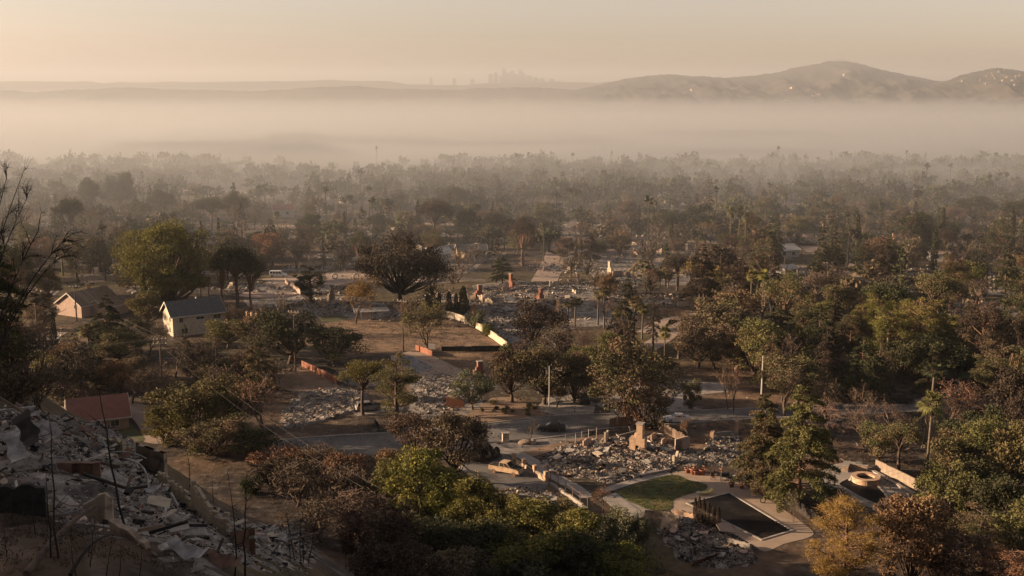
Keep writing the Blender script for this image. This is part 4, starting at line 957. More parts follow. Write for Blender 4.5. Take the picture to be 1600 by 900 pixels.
fragment(1193, 676, 1.0, 3.2, R(60), 'stucco_cream', 'bright cream pillar glimpsed between the cedar trunks', th=.4, seed=10, notch=.2); fragment(1130, 682, 5, .9, R(20), 'concrete', 'low grey wall behind the grey rubble', seed=11, notch=.2)
fragment(1030, 826, 5.5, 2.6, R(-42), 'stucco_burnt', 'leaning scorched wall slab beside the concrete path', th=.2, seed=12, lean=R(-18), notch=.15); fragment(1085, 812, 6, 1.3, R(-30), 'brick_tan', 'low brown wall between the black ruin and the pool', th=.3, seed=13, notch=.2)
fragment(1100, 878, 4.5, 1.6, R(35), 'metal_rust', 'curled brown sheet in the black ruin', th=.08, seed=14, lean=R(30), notch=.15); fragment(1155, 858, 3.0, 1.6, R(-35), 'concrete', 'grey wall slab at the end of the black ruin', seed=15, notch=.2)
fragment(812, 790, 3.4, 2.6, R(5), 'stucco_burnt', 'scorched wall panel standing behind the sunlit green bushes', th=.2, seed=16, notch=.1)
chimney(748, 589, 3.2, 'short red brick chimney beside the burnt hedge', 'brick_red', R(20), 1.3)
fragment(711, 636, 3.4, 2.4, R(-8), 'brick_red', 'dark red wall block at the edge of the pale rubble', th=.4, seed=17, notch=.1); fragment(672, 545, 2.4, 1.8, R(-10), 'stucco_white', 'white topped wall stub beside the dry field', seed=18, notch=.1)
fragment(475, 622, 2.0, 1.8, R(50), 'stucco_cream', 'cream wall shard in the burnt front garden ruin', seed=19); fragment(556, 628, 1.6, 1.8, R(40), 'stucco_cream', 'cream wall stub behind the small bright pine', seed=20)
fragment(1031, 632, 1.6, 2.6, R(60), 'stucco_cream', 'cream wall shard beside the single green palm', seed=21); fragment(1150, 590, 1.8, 2.4, R(60), 'stucco_cream', 'pale wall stub behind the bare forecourt trees', seed=22); fragment(1068, 478, 3.5, 1.4, R(8), 'stucco_cream', 'pale wall stub beside the grey picket fence', seed=23, notch=.1)
fragment(48, 600, 2.6, 2.8, R(10), 'concrete', 'grey concrete block wall beside the lamp arm pole', th=.5, seed=24, notch=.05)

# far and mid ruins on the plain
LOTS = []; LR = random.Random(5)
LOTPX = [(770, 470), (830, 470), (870, 452), (800, 452), (760, 495), (850, 495), (690, 468), (610, 486), (500, 482), (520, 470), (880, 420), (930, 405), (960, 430), (1010, 398), (975, 385), (1075, 398), (1040, 430), (920, 448), (1100, 398), (1180, 400), (1260, 375), (1300, 380), (1250, 425), (1220, 432),
         (1520, 480), (1450, 485), (1560, 500), (1500, 425), (1430, 430), (570, 415), (520, 400), (640, 395), (700, 385), (740, 400), (690, 365), (560, 380), (480, 420), (620, 360), (800, 375), (870, 365), (1050, 355), (1340, 395), (1560, 455), (1010, 470), (960, 470), (1500, 340), (1400, 330), (820, 340), (240, 430), (160, 432), (20, 525), (40, 545), (1540, 440), (1110, 420)]
for k, (px, py) in enumerate(LOTPX):
    c = flat(px, py); LOTS.append(c)
    for j in range(LR.randint(2, 4)):
        q_ = c + Vector((LR.uniform(-7, 7), LR.uniform(-6, 6), 0))
        fragment(px, py, LR.uniform(1.2, 4.0), LR.uniform(1.0, 2.6), LR.uniform(0, 3.14), LR.choice(['stucco_burnt', 'stucco_cream', 'stucco_pink', 'brick_tan', 'stucco_burnt']), 'broken sunlit wall left standing in a burnt lot on the plain', 'broken walls on the plain', seed=k * 7 + j, pos=q_)
    if LR.random() < .6: chimney(px, py, LR.uniform(3.0, 4.6), 'lone chimney left standing in a burnt lot on the plain', LR.choice(['brick_tan', 'brick_red', 'stucco_cream', 'stone']), LR.uniform(0, 3.14), LR.uniform(1.0, 1.4), group='lone chimneys on the plain', pos=c + Vector((LR.uniform(-4, 4), LR.uniform(-4, 4), 0)))

# ------------------------------------------------------------------ rubble
def shards(mb, pts, rng, smin, smax, tint, long_=.25, zl=(.0, .5), mat=0):
    """Random slabs, lumps and sticks lying at all angles."""
    n = len(pts); base = np.array([[-1, -1, -1], [1, -1, -1], [1, 1, -1], [-1, 1, -1], [-1, -1, 1], [1, -1, 1], [1, 1, 1], [-1, 1, 1]], float) * .5
    S = rng.uniform(smin, smax, (n, 1)) * rng.uniform(.35, 1.0, (n, 3)); S[:, 2] *= rng.uniform(.12, .7, n)
    st = rng.rand(n) < long_; S[st, 0] *= rng.uniform(2, 4.5, st.sum()); S[st, 1] *= .35; S[st, 2] = S[st, 1] * rng.uniform(.5, 1, st.sum())
    V = base[None] * S[:, None] * (1 + rng.uniform(-.28, .28, (n, 8, 3)))
    a = rng.rand(n) * 6.283; b = rng.normal(0, .35, n); c = rng.normal(0, .35, n)
    def rot(V, i, j, an):
        W_ = V.copy(); ca, sa = np.cos(an)[:, None], np.sin(an)[:, None]; W_[..., i] = V[..., i] * ca - V[..., j] * sa; W_[..., j] = V[..., i] * sa + V[..., j] * ca; return W_
    V = rot(rot(rot(V, 1, 2, b), 0, 2, c), 0, 1, a) + pts[:, None]
    F = np.array([[4, 5, 6, 7], [0, 1, 5, 4], [1, 2, 6, 5], [2, 3, 7, 6], [3, 0, 4, 7]])
    mb.add(V.reshape(-1, 3), (F[None] + 8 * np.arange(n)[:, None, None]).reshape(-1, 4), np.repeat(tint, 5), mat)
def tints(rng, n, w):
    """w: shares of char, dark, grey, pale, white ash, tan, rust."""
    c = rng.choice(7, n, p=np.array(w) / sum(w)); return np.clip(np.array([.03, .2, .42, .62, .80, .89, .99])[c] + rng.uniform(-.05, .05, n), 0, 1)
def rubble(pts_px, n, smin, smax, hmax, w, label, seed, world=None, mound=True):
    n = int(n * .76); rng = np.random.RandomState(seed); P = world or [ground(*p) for p in pts_px]; poly = [(p.x, p.y) for p in P]
    x0, x1 = min(p[0] for p in poly), max(p[0] for p in poly); y0, y1 = min(p[1] for p in poly), max(p[1] for p in poly); cx, cy = (x0 + x1) / 2, (y0 + y1) / 2
    def edge(x, y): return min(max(0, 1 - max(abs(x - cx) / (x1 - x0), abs(y - cy) / (y1 - y0)) * 2), .35) / .35
    def mz(x, y): return float(height(x, y)) + hmax * edge(x, y) * (.45 + .3 * math.sin(x * .9 + seed) * math.sin(y * .8 + seed * 2) + .25 * math.sin(x * 2.3 + y * 1.7))
    pts = []; 
    while len(pts) < n:
        x, y = rng.uniform(x0, x1), rng.uniform(y0, y1)
        if inpoly(x, y, poly) and rng.rand() < .25 + edge(x, y): pts.append((x, y, mz(x, y) + .02 + .10 * rng.rand()))
    pts = np.array(pts); mb = MB()
    cl = .5 + .5 * np.sin(pts[:, 0] * .55 + seed) * np.sin(pts[:, 1] * .6 + 2 * seed)
    t = tints(rng, n, w); t = np.where((rng.rand(n) < .35) & (cl < .35), t * .35, t)
    big_ = rng.rand(n) < .12; shards(mb, pts[big_], rng, smin, smax, t[big_]); shards(mb, pts[~big_], rng, smin * .5, smin * .5 + (smax - smin) * .30, t[~big_])
    if mound:
        g = max(.8, (x1 - x0) / 40); gx = np.arange(x0 - g, x1 + g, g); gy = np.arange(y0 - g, y1 + g, g); V = []; ok = []
        for y in gy:
            for x in gx: V.append((x, y, mz(x, y) - .02 if inpoly(x, y, poly) else float(height(x, y)) - .15))
        m_ = len(gx); F = [[j * m_ + i, j * m_ + i + 1, (j + 1) * m_ + i + 1, (j + 1) * m_ + i] for j in range(len(gy) - 1) for i in range(m_ - 1) if any(inpoly(gx[i + a], gy[j + b], poly) for a in (0, 1) for b in (0, 1))]
        mb.add(V, F, .3, 1)
    return tag(mb.build('rubble', ['debris', 'ash_earth']), label, kind='stuff')
LOTMIX = (.5, 1.4, 2.8, 4.4, 3.0, 2.4, .5); DARKMIX = (2.6, 3.4, 3, 2.2, 1.4, .9, .7)
RUB = 1
rubble([(842, 724), (856, 709), (881, 698), (918, 690), (954, 683), (986, 678), (1012, 678), (1050, 693), (1068, 722), (1045, 736), (986, 748), (950, 757), (918, 748), (866, 743)], 14000, .18, .8, .5, LOTMIX, 'pale rubble of the burnt house round the cream chimney', 1)
rubble([(1095, 712), (1108, 690), (1120, 678), (1152, 676), (1165, 695), (1158, 722), (1130, 730), (1105, 728)], 3400, .15, .6, .5, (1.2, 3, 4, 3, 1.2, .4, .3), 'grey rubble lot beside the cedars', 2)
rubble([(1012, 806), (1040, 800), (1075, 808), (1110, 822), (1150, 838), (1178, 856), (1185, 880), (1120, 892), (1065, 876), (1040, 850)], 5000, .12, .55, .6, DARKMIX, 'black burnt ruin between the path and the pool', 3)
rubble([(760, 775), (790, 764), (830, 760), (862, 768), (915, 802), (930, 820), (880, 815), (820, 805), (770, 792)], 3400, .12, .55, .5, DARKMIX, 'dark rubble in front of the burnt pickup', 4)
rubble([(652, 590), (690, 585), (728, 592), (735, 610), (715, 640), (690, 648), (655, 645), (640, 620)], 4200, .15, .6, .6, (.8, 2, 4, 4, 2, .8, .3), 'pale ash rubble beside the small grey pool', 5)
rubble([(440, 640), (470, 612), (530, 604), (570, 612), (580, 634), (540, 648), (500, 660), (440, 672)], 4600, .15, .65, .6, LOTMIX, 'rubble of the burnt front garden house', 6)
rubble([(505, 590), (540, 578), (590, 570), (620, 580), (610, 600), (560, 606)], 2200, .15, .6, .4, (1.5, 3, 4, 2, 1, .4, .3), 'grey rubble beside the low red wall', 7)
rubble([(735, 455), (790, 440), (880, 450), (905, 480), (870, 500), (820, 520), (785, 535), (770, 515), (748, 490)], 9000, .25, 1.0, .6, LOTMIX, 'wide field of pale rubble beyond the cream wall', 8)
rubble([(595, 492), (640, 482), (690, 478), (700, 488), (640, 494), (605, 500)], 700, .25, .9, .6, LOTMIX, 'rubble under the big black tree', 9)
rubble([(475, 488), (490, 476), (545, 468), (560, 480), (530, 492), (490, 496)], 900, .25, .9, .5, LOTMIX, 'rubble beside the dark upright pine', 10)
rubble([(980, 640), (1010, 610), (1060, 590), (1090, 595), (1060, 615), (1040, 640)], 900, .2, .7, .4, (1.2, 3, 4, 2, 1.2, .6, .3), 'rubble behind the large half scorched tree', 12)
rubble([(1060, 710), (1085, 700), (1100, 720), (1090, 735), (1065, 733)], 600, .15, .5, .5, DARKMIX, 'dark rubble corner behind the red pots', 13)
GR = random.Random(41); GRID = []
for gy in range(300, 640, 30):
    for gx in range(-330, 340, 27):
        x, y = gx + GR.uniform(-5, 5) + (gy - 300) * .12, gy + GR.uniform(-4, 4)
        if abs(x) > .5 * y or GR.random() < .42 or any((Vector((x, y, 0)) - c).length < 17 for c in LOTS): continue
        GRID.append(Vector((x, y, 0)))
        if GR.random() < .75: fragment(0, 0, GR.uniform(1.6, 4.5), GR.uniform(1.0, 2.4), GR.uniform(0, 3.14), GR.choice(['stucco_burnt', 'stucco_cream', 'stucco_white', 'brick_tan']), 'broken sunlit wall left standing in a burnt lot on the plain', 'broken walls on the plain', seed=int(x * 3 + y), pos=Vector((x + GR.uniform(-5, 5), y + GR.uniform(-5, 5), 0)))
        if GR.random() < .3: chimney(0, 0, GR.uniform(3.0, 4.6), 'lone chimney left standing in a burnt lot on the plain', GR.choice(['brick_tan', 'brick_red', 'stucco_cream', 'stone']), GR.uniform(0, 3.14), 1.2, group='lone chimneys on the plain', pos=Vector((x + GR.uniform(-4, 4), y + GR.uniform(-4, 4), 0)))
PADS = LOTS + GRID
pb = MB()
for c in PADS:
    w, d, a = GR.uniform(9, 15), GR.uniform(8, 13), GR.uniform(-.2, .2); pb.box((c.x, c.y, GR.uniform(.0, .03)), (w, d, .14), (0, 0, a))
    if GR.random() < .5: pb.box((c.x + w * .7, c.y - 2, .02), (3.4, d * 1.3, .10), (0, 0, a))
tag(pb.build('ash', 'ash_pale'), 'pale ash beds and slabs of the burnt lots on the plain', kind='stuff')
for k_, pts_ in enumerate(([(560, 372), (700, 368), (860, 374), (1010, 372), (1200, 382), (1420, 378)], [(860, 395), (960, 392), (1080, 412), (1200, 416), (1330, 420)], [(1180, 340), (1230, 360), (1290, 400), (1390, 450)], [(900, 345), (880, 370), (865, 410), (850, 440)], [(120, 440), (200, 434), (300, 425), (400, 430)], [(420, 352), (520, 356), (640, 350), (760, 352)], [(1010, 520), (1050, 500), (1110, 490), (1180, 486)], [(960, 568), (1010, 545), (1046, 520), (1062, 500)])):
    ribbon('street', smooth_px(pts_), 'lot_paving', ['dusty street crossing the hazy plain', 'street among the pencil cypress lots', 'street slanting behind the pink chimney house', 'street running away past the pencil cypresses', 'street beyond the yellowish low wall', 'far street beyond the rusty tree', 'pale road behind the picket fence', 'pale drive climbing past the green topped palm'][k_], 8 if k_ < 6 else 5, .05)
fr = MB(); rngf = np.random.RandomState(99)
for k, c in enumerate(GRID):
    n = 110; a = np.stack([c.x + rngf.normal(0, 4.5, n), c.y + rngf.normal(0, 4, n), .12 + .3 * rngf.rand(n)], 1); shards(fr, a, rngf, .3, 1.4, tints(rngf, n, LOTMIX))
for k, c in enumerate(LOTS):
    n = 250; a = np.stack([c.x + rngf.normal(0, 6.5, n), c.y + rngf.normal(0, 6, n), .08 + .35 * rngf.rand(n)], 1); shards(fr, a, rngf, .15, .85, tints(rngf, n, LOTMIX))
tag(fr.build('rubble', ['debris']), 'scattered house rubble in the burnt lots of the plain', kind='stuff')

# larger pieces lying loose in the near ruins
PR = random.Random(31)
def loose(kind, p, L, ang, tilt, label, group, mat, roll=0.0):
    mb = MB()
    if kind == 'beam': mb.box((0, 0, 0), (L, .14, .16), None, taper=1)
    elif kind == 'panel': mb.add([(-L / 2, -L * .3, 0), (L / 2, -L * .36, .02), (L * .46, L * .3, .05), (-L * .1, L * .38, .0), (-L * .52, L * .2, .03)], [[0, 1, 2, 3, 4]][0:0] or [[0, 1, 2], [0, 2, 3], [0, 3, 4]]).add([(-L / 2, -L * .3, -.06), (L / 2, -L * .36, -.04), (L * .46, L * .3, -.01), (-L * .1, L * .38, -.06), (-L * .52, L * .2, -.03)], [[2, 1, 0], [3, 2, 0], [4, 3, 0]]).add([(-L / 2, -L * .3, 0), (L / 2, -L * .36, .02), (L * .46, L * .3, .05), (-L * .1, L * .38, .0), (-L * .52, L * .2, .03), (-L / 2, -L * .3, -.06), (L / 2, -L * .36, -.04), (L * .46, L * .3, -.01), (-L * .1, L * .38, -.06), (-L * .52, L * .2, -.03)], [[0, 5, 6, 1], [1, 6, 7, 2], [2, 7, 8, 3], [3, 8, 9, 4], [4, 9, 5, 0]])
    elif kind == 'sheet':
        nx_ = 14; V = []
        for i in range(nx_ + 1):
            for s in (-.5, .5): V.append((L * (i / nx_ - .5), L * .35 * s * (1 + .2 * math.sin(i * .9)), .16 * L * math.sin(i * .55) * .4 + .05 * math.sin(i * 1.9 + s)))
        mb.add(V, [[2 * i, 2 * i + 2, 2 * i + 3, 2 * i + 1] for i in range(nx_)]); V2 = [(x, y, z - .03) for x, y, z in V]; mb.add(V2, [[2 * i, 2 * i + 1, 2 * i + 3, 2 * i + 2] for i in range(nx_)])
    elif kind == 'pipe': mb.tube(curve((-L / 2, 0, 0), (L / 2, 0, 0), (0, L * .12, L * .1), 9), .065, 8)
    o = mb.build({'beam': 'charred_beam', 'panel': 'fallen_slab', 'sheet': 'metal_sheet', 'pipe': 'bent_pipe'}[kind], mat, smooth=kind in ('sheet', 'pipe')); o.location = p; o.rotation_euler = (roll, tilt, ang)
    return tag(o, label, {'beam': 'beam', 'panel': 'slab', 'sheet': 'metal sheet', 'pipe': 'pipe'}[kind], group)
def scatter(poly, spec):
    P = [ground(*q_) for q_ in poly]; pl = [(p.x, p.y) for p in P]; x0, x1, y0, y1 = min(p[0] for p in pl), max(p[0] for p in pl), min(p[1] for p in pl), max(p[1] for p in pl)
    for kind, cnt, L0, L1, lab, grp, mats, up in spec:
        k = 0
        while k < cnt:
            x, y = PR.uniform(x0, x1), PR.uniform(y0, y1)
            if not inpoly(x, y, pl): continue
            loose(kind, (x, y, float(height(x, y)) + up), PR.uniform(L0, L1), PR.uniform(0, 3.14), PR.uniform(-.3, .3), lab, grp, PR.choice(mats), PR.uniform(-.35, .35)); k += 1
CH = [(865, 720), (890, 700), (960, 690), (1040, 700), (1055, 725), (990, 742), (920, 745)]
scatter(CH, [('beam', 16, 1.6, 4, 'timber lying in the pale rubble round the cream chimney', 'timbers in the chimney lot', ['wood_burnt', 'wood_grey'], .6), ('panel', 16, .8, 1.8, 'broken pale slab in the rubble round the cream chimney', 'slabs in the chimney lot', ['ash_panel', 'stucco_cream', 'concrete'], .65), ('sheet', 6, 1.4, 2.6, 'warped metal sheet in the rubble round the cream chimney', 'sheets in the chimney lot', ['metal_ash', 'metal_rust'], .7)])
scatter([(1030, 812), (1075, 812), (1140, 842), (1170, 868), (1100, 880), (1055, 858)], [('beam', 16, 1.5, 4.2, 'charred beam in the black ruin by the pool', 'charred beams in the black ruin', ['wood_burnt', 'wood_grey'], .5), ('panel', 7, .8, 1.6, 'pale slab in the black ruin by the pool', 'slabs in the black ruin', ['ash_panel', 'stucco_pink'], .55), ('sheet', 5, 1.4, 2.6, 'buckled sheet in the black ruin by the pool', 'sheets in the black ruin', ['metal_ash', 'metal_rust'], .6)])
scatter([(775, 778), (830, 768), (900, 795), (880, 808), (800, 798)], [('beam', 12, 1.4, 3.5, 'charred beam in the rubble before the burnt pickup', 'beams before the pickup', ['wood_burnt'], .45), ('panel', 5, .7, 1.4, 'pale slab in the rubble before the burnt pickup', 'slabs before the pickup', ['ash_panel'], .5)])
scatter([(745, 460), (800, 445), (890, 460), (890, 485), (800, 515)], [('panel', 26, 1.4, 3.4, 'large pale sheet in the wide rubble field', 'sheets in the wide rubble field', ['ash_panel', 'stucco_cream', 'stucco_pink', 'concrete'], .7), ('beam', 26, 3, 6, 'long timber in the wide rubble field', 'timbers in the wide rubble field', ['wood_grey', 'wood_burnt'], .8)])
loose('panel', flat(1133, 834) + Vector((0, 0, .9)), 2.4, .4, .2, 'bright pinkish wall slab catching the sun beside the pool', None, 'stucco_pink', .45)

# ------------------------------------------------------------------ small things round the pool garden and street
def pot(p, s, label, group):
    t = thing('plant_pot', label, 'pot', p, 0, group); MB().lathe([(.001, 0), (.22 * s, 0), (.30 * s, .42 * s), (.36 * s, .44 * s), (.36 * s, .54 * s), (.30 * s, .54 * s), (.27 * s, .46 * s), (.001, .44 * s)], 14).build('pot_body', 'terracotta', t, smooth=True)
    mb = MB(); leaf_faces(mb, np.random.RandomState(int(p.x * 10)).normal(0, .13, (26, 3)) * s + [0, 0, .62 * s], .22 * s, np.random.RandomState(2), np.random.RandomState(3).rand(26)); mb.build('foliage', 'leaf_rust', t)
for k, (x, y) in enumerate(((1074, 739), (1079, 739), (1083, 741), (1087, 742), (1085, 738), (1097, 742))): pot(flat(x, y) + Vector((0, 0, .03)), 1.25 + .2 * (k % 3), 'red clay pot in the cluster at the far end of the pool deck', 'clay pots at the deck end')
pot(flat(1143, 761) + Vector((0, 0, .03)), 1.3, 'single red clay pot on the deck beside the burnt grill', None); pot(flat(1159, 763), 1.2, 'clay pot standing off the deck near the fence', None)
p = flat(1132, 752); t = thing('barbecue_grill', 'black barbecue grill on the pool deck', 'grill', p + Vector((0, 0, .03)), .3)
MB().box((0, 0, .95), (1.3, .6, .3)).build('firebox', 'car_black', t); lb = MB(); lb.tube([(-.65, 0, 1.1), (.65, 0, 1.1)], .3, 12); lb.build('lid', 'car_black', t)
for x in (-.55, .55):
    for y in (-.22, .22): MB().box((x, y, .4), (.07, .07, .8)).build('leg', 'firebox', t)
MB().box((.95, 0, 1.02), (.6, .5, .05)).build('side_shelf', 'metal_ash', t)
p = flat(1147, 750); t = thing('patio_table', 'burnt low table with white scraps beside the grill', 'table', p, .4); MB().box((0, 0, .6), (2.2, 1.2, .06)).build('tabletop', 'firebox', t)
for x in (-1, 1):
    for y in (-.5, .5): MB().box((x, y, .29), (.07, .07, .58)).build('leg', 'wood_burnt', t)
MB().box((.3, .1, .66), (.8, .5, .05), (0, .05, .4)).build('scrap', 'ash_panel', t)
for k, (x, y, a) in enumerate(((1114, 750, .2), (1118, 745, 1.0), (1128, 742, 2.2))):
    t = thing('patio_chair', 'burnt metal patio chair near the grill', 'chair', flat(x, y) + Vector((0, 0, .03)), a, 'burnt patio chairs'); MB().box((0, 0, .45), (.6, .6, .06)).build('seat', 'metal_rust', t); MB().box((0, .29, .8), (.6, .05, .65), (-.15, 0, 0)).build('backrest', 'metal_rust', t)
    for dx in (-.26, .26):
        for dy in (-.26, .26): MB().box((dx, dy, .215), (.05, .05, .43)).build('leg', 'firebox', t)
p = flat(1102, 773); t = thing('sun_lounger', 'yellow sun lounger beside the dark pool', 'lounger', p + Vector((0, 0, .03)), R(15)); MB().box((-.2, 0, .34), (1.5, .7, .1)).build('seat', 'plastic_yellow', t); MB().box((.85, 0, .55), (.75, .7, .08), (0, R(-35), 0)).build('backrest', 'plastic_yellow', t)
for x in (-.8, .5):
    for y in (-.28, .28): MB().box((x, y, .145), (.06, .06, .29)).build('leg', 'rim', t)
MB().box((-1.0, .1, .42), (.5, .5, .12), (0, 0, .4)).build('towel', 'stucco_white', t)
t = thing('pool_rail', 'bent metal handrail at the shallow end of the dark pool', 'handrail', flat(1070, 789) + Vector((0, 0, .03)), R(40))
for y in (-.3, .3): MB().tube([(-.5, y, -.02), (-.5, y, .7), (-.3, y, .9), (.1, y, .9), (.7, y, .2), (.8, y, -.05)], .035, 6).build('rail', 'rim', t)
t = thing('life_ring', 'dark hoop lying beside the board fence and deck', 'hoop', flat(1192, 786) + Vector((0, 0, .45)), .3); a = np.linspace(0, 2 * np.pi, 25); MB().tube(np.stack([np.cos(a) * .42, a * 0, np.sin(a) * .42], 1), .07, 6, cap=False).build('ring', 'tyre', t)
p = flat(1352, 753); t = thing('spa_ring', 'raised round stone spa beside the curved pool', 'spa', p, 0); MB().lathe([(1.35, .35), (1.35, .95), (2.15, .95), (2.15, .80), (2.0, .78), (2.0, -.1)], 36).build('stone_ring', 'brick_tan', t); MB().lathe([(.001, .55), (1.36, .55)], 36).build('water', 'pool_water', t)
p = flat(1337, 734); t = thing('outdoor_kitchen', 'L shaped stone barbecue counter behind the round spa', 'counter', p, R(-25)); MB().box((0, 0, .45), (3.6, .9, 1.1)).box((-1.35, -1.15, .45), (.9, 1.4, 1.1)).build('counter_base', 'stone', t); MB().box((0, 0, 1.05), (3.8, 1.1, .1)).box((-1.35, -1.25, 1.052), (1.1, 1.4, .1)).build('countertop', 'concrete', t); MB().box((.5, 0, 1.25), (1.0, .6, .3)).build('grill', 'metal_ash', t)
t = thing('fountain_spout', 'small white bubbler at the edge of the curved pool', 'fountain', flat(1329, 751) + Vector((0, 0, .05)), 0); MB().lathe([(.3, 0), (.34, .12), (.12, .16), (.09, .45), (.16, .55), (.001, .6)], 12).build('pedestal', 'stucco_white', t)
p = flat(790, 690); t = thing('utility_cabinet', 'tan utility cabinet on the pavement beside the street', 'cabinet', p, R(10)); MB().box((0, 0, .75), (1.1, .8, 1.5)).build('cabinet_body', 'stucco_burnt', t); MB().box((0, 0, 1.54), (1.25, .95, .09)).build('lid', 'concrete', t); MB().box((-.56, 0, .75), (.03, .6, 1.2)).build('door', 'trim', t); MB().box((0, 0, .02), (1.5, 1.2, .12)).build('plinth', 'concrete', t)
def boulder(px, py, s, label, seed, mat='stone', group=None):
    rng = np.random.RandomState(seed); import bmesh as bm_; b = bm_.new(); bm_.ops.create_icosphere(b, subdivisions=3, radius=1)
    ph = rng.rand(9) * 6.28
    for v in b.verts:
        c = v.co; k = 1 + .16 * math.sin(c.x * 2.3 + ph[0]) * math.sin(c.y * 2.1 + ph[1]) + .12 * math.sin(c.z * 3.7 + ph[2] + c.x * 2) + .07 * math.sin(c.x * 6 + ph[3]) * math.sin(c.y * 6 + ph[4])
        v.co = Vector((c.x * s * k, c.y * s * .8 * k, max(c.z, -.35) * s * .62 * k))
    me = bpy.data.meshes.new('boulder'); b.to_mesh(me); b.free(); me.materials.append(MATS[mat]); p = ground(px, py); o = link('boulder', me); o.location = p + Vector((0, 0, s * .18)); o.rotation_euler = (0, 0, rng.rand() * 6)
    return tag(o, label, 'boulder', group)
boulder(822, 693, 1.05, 'larger tan boulder on the scorched verge', 1); boulder(833, 693, .8, 'smaller tan boulder beside the larger one on the verge', 2)
for k, x in enumerate((523, 556)):
    t = thing('concrete_ring', 'upright concrete ring beside the dusty side street', 'pipe ring', flat(x, 436), R(20), 'two concrete rings by the side street'); pr = [(.6, -.4), (.92, -.4), (.92, .4), (.6, .4), (.6, -.4)]; mb = MB(); mb.lathe(pr, 24); mb.V = [v[:, [0, 2, 1]] + [0, 0, .91] for v in mb.V]; mb.build('ring', 'concrete', t)
t = thing('parasol', 'green parasol standing by the shaded grove', 'parasol', flat(1506, 606), 0); MB().tube([(0, 0, 0), (0, 0, 3.3)], .04, 6).build('pole', 'pole_grey', t); MB().lathe([(.001, 3.4), (1.9, 2.55), (1.9, 2.45), (.001, 3.3)], 8).build('canopy', 'canvas_green', t); MB().cyl((0, 0, 0), .4, .12).build('base', 'concrete', t)
t = thing('mailbox', 'small white mailbox on a post at the driveway of the dark car', 'mailbox', flat(898, 645), 0); MB().box((0, 0, .5), (.1, .1, 1.1)).build('post', 'wood_grey', t); MB().box((0, 0, 1.15), (.5, .25, .28)).build('box', 'stucco_white', t)
# small shrubs on the bare bank
for k in range(15):
    x, y = PR.uniform(735, 840), PR.uniform(632, 656)
    if inpoly(x, y, BANK): plant('shrub%d' % (k % 3), flat(x, y, .03), PR.uniform(.6, 1.1), PR.uniform(.9, 1.6), 'leaf_olive', None, 'tiny shrub on the bare tan bank', 'shrub', 'tiny shrubs on the bare bank', rng=PR)

# ------------------------------------------------------------------ valley buildings, villas, towers
def far_house(name, label, cat, p, w, d, h, ang, roof, wallm, roofm, group, base=2.0):
    mb = MB(); a, b = w / 2, d / 2
    mb.box((0, 0, (h - base) / 2), (w, d, h + base))
    if roof: mb.add([(-a - .3, -b - .3, h), (a + .3, -b - .3, h), (a + .3, b + .3, h), (-a - .3, b + .3, h), (-a, 0, h + roof), (a, 0, h + roof)], [[0, 1, 5, 4], [2, 3, 4, 5]], .5, 1).add([(-a - .3, -b - .3, h), (-a - .3, b + .3, h), (-a, 0, h + roof), (a + .3, -b - .3, h), (a + .3, b + .3, h), (a, 0, h + roof)], [[0, 2, 1], [3, 4, 5]], .5, 1)
    else: mb.box((0, 0, h + .25), (w + .4, d + .4, .5), mat=1)
    t = thing(name, label, cat, p, ang, group); mb.build('shell', [wallm, roofm], t)
    wm = MB(); nw = max(2, int(w / 4))
    for k in range(nw): wm.box((-a + w * (k + .5) / nw, -b - .02, h * .55), (w / nw * .5, .08, h * .4))
    wm.build('window_band', 'glass_dark', t)
    return t
BR = random.Random(64)
for k in range(120):
    px = BR.uniform(900, 1600) if BR.random() < .72 else BR.uniform(40, 900); py = BR.choice([BR.gauss(204, 4), BR.gauss(210, 4), BR.uniform(180, 216)])
    p = ground(px, py); s = BR.uniform(.5, 1.3)
    far_house('building', 'pale low building on the smoky valley floor', 'building', p, 16 * s, 10 * s, 3.6 * BR.uniform(.8, 1.6), BR.uniform(.9, 1.9), BR.choice([0, 0, 2.0]), BR.choice(['stucco_white', 'stucco_cream', 'stucco_white']), BR.choice(['trim', 'roof_brown', 'trim']), 'pale buildings on the smoky valley floor')
for k in range(40):
    p = hill_right(BR.gauss(1530, 28), BR.uniform(.02, .30)); far_house('villa', 'white villa on the upper slope of the dark hill', 'house', p, BR.uniform(4, 10), 5, BR.uniform(2, 3.5), BR.uniform(.8, 2), BR.choice([0, 2]), 'stone', 'roof_brown', 'villas on the dark hill', 6)
for k in range(22):
    p = hill_big(BR.uniform(900, 1420), BR.uniform(.25, .6)); far_house('villa', 'pale house on the lower slope of the rounded brown hill', 'house', p, BR.uniform(6, 14), 6, BR.uniform(2, 4), BR.uniform(.8, 2), BR.choice([0, 2]), 'stucco_burnt', 'roof_brown', 'houses on the rounded brown hill', 6)
for k in range(26):
    p = hill_mid(BR.uniform(0, 900), BR.uniform(.15, .5)); far_house('villa', 'pale house at the foot of the far wooded foothill', 'house', p, BR.uniform(7, 16), 8, BR.uniform(2, 4), BR.uniform(.8, 2), BR.choice([0, 2]), 'stucco_burnt', 'roof_brown', 'houses on the far foothill', 6)
TW = [(768, 114, 7), (775, 111, 6), (782, 116, 7), (787, 105, 6), (793, 112, 8), (800, 109, 7), (806, 115, 7), (812, 108, 8), (818, 113, 6), (826, 117, 9), (836, 120, 8), (846, 121, 7), (740, 122, 6), (712, 121, 5), (676, 120, 4), (860, 122, 6)]
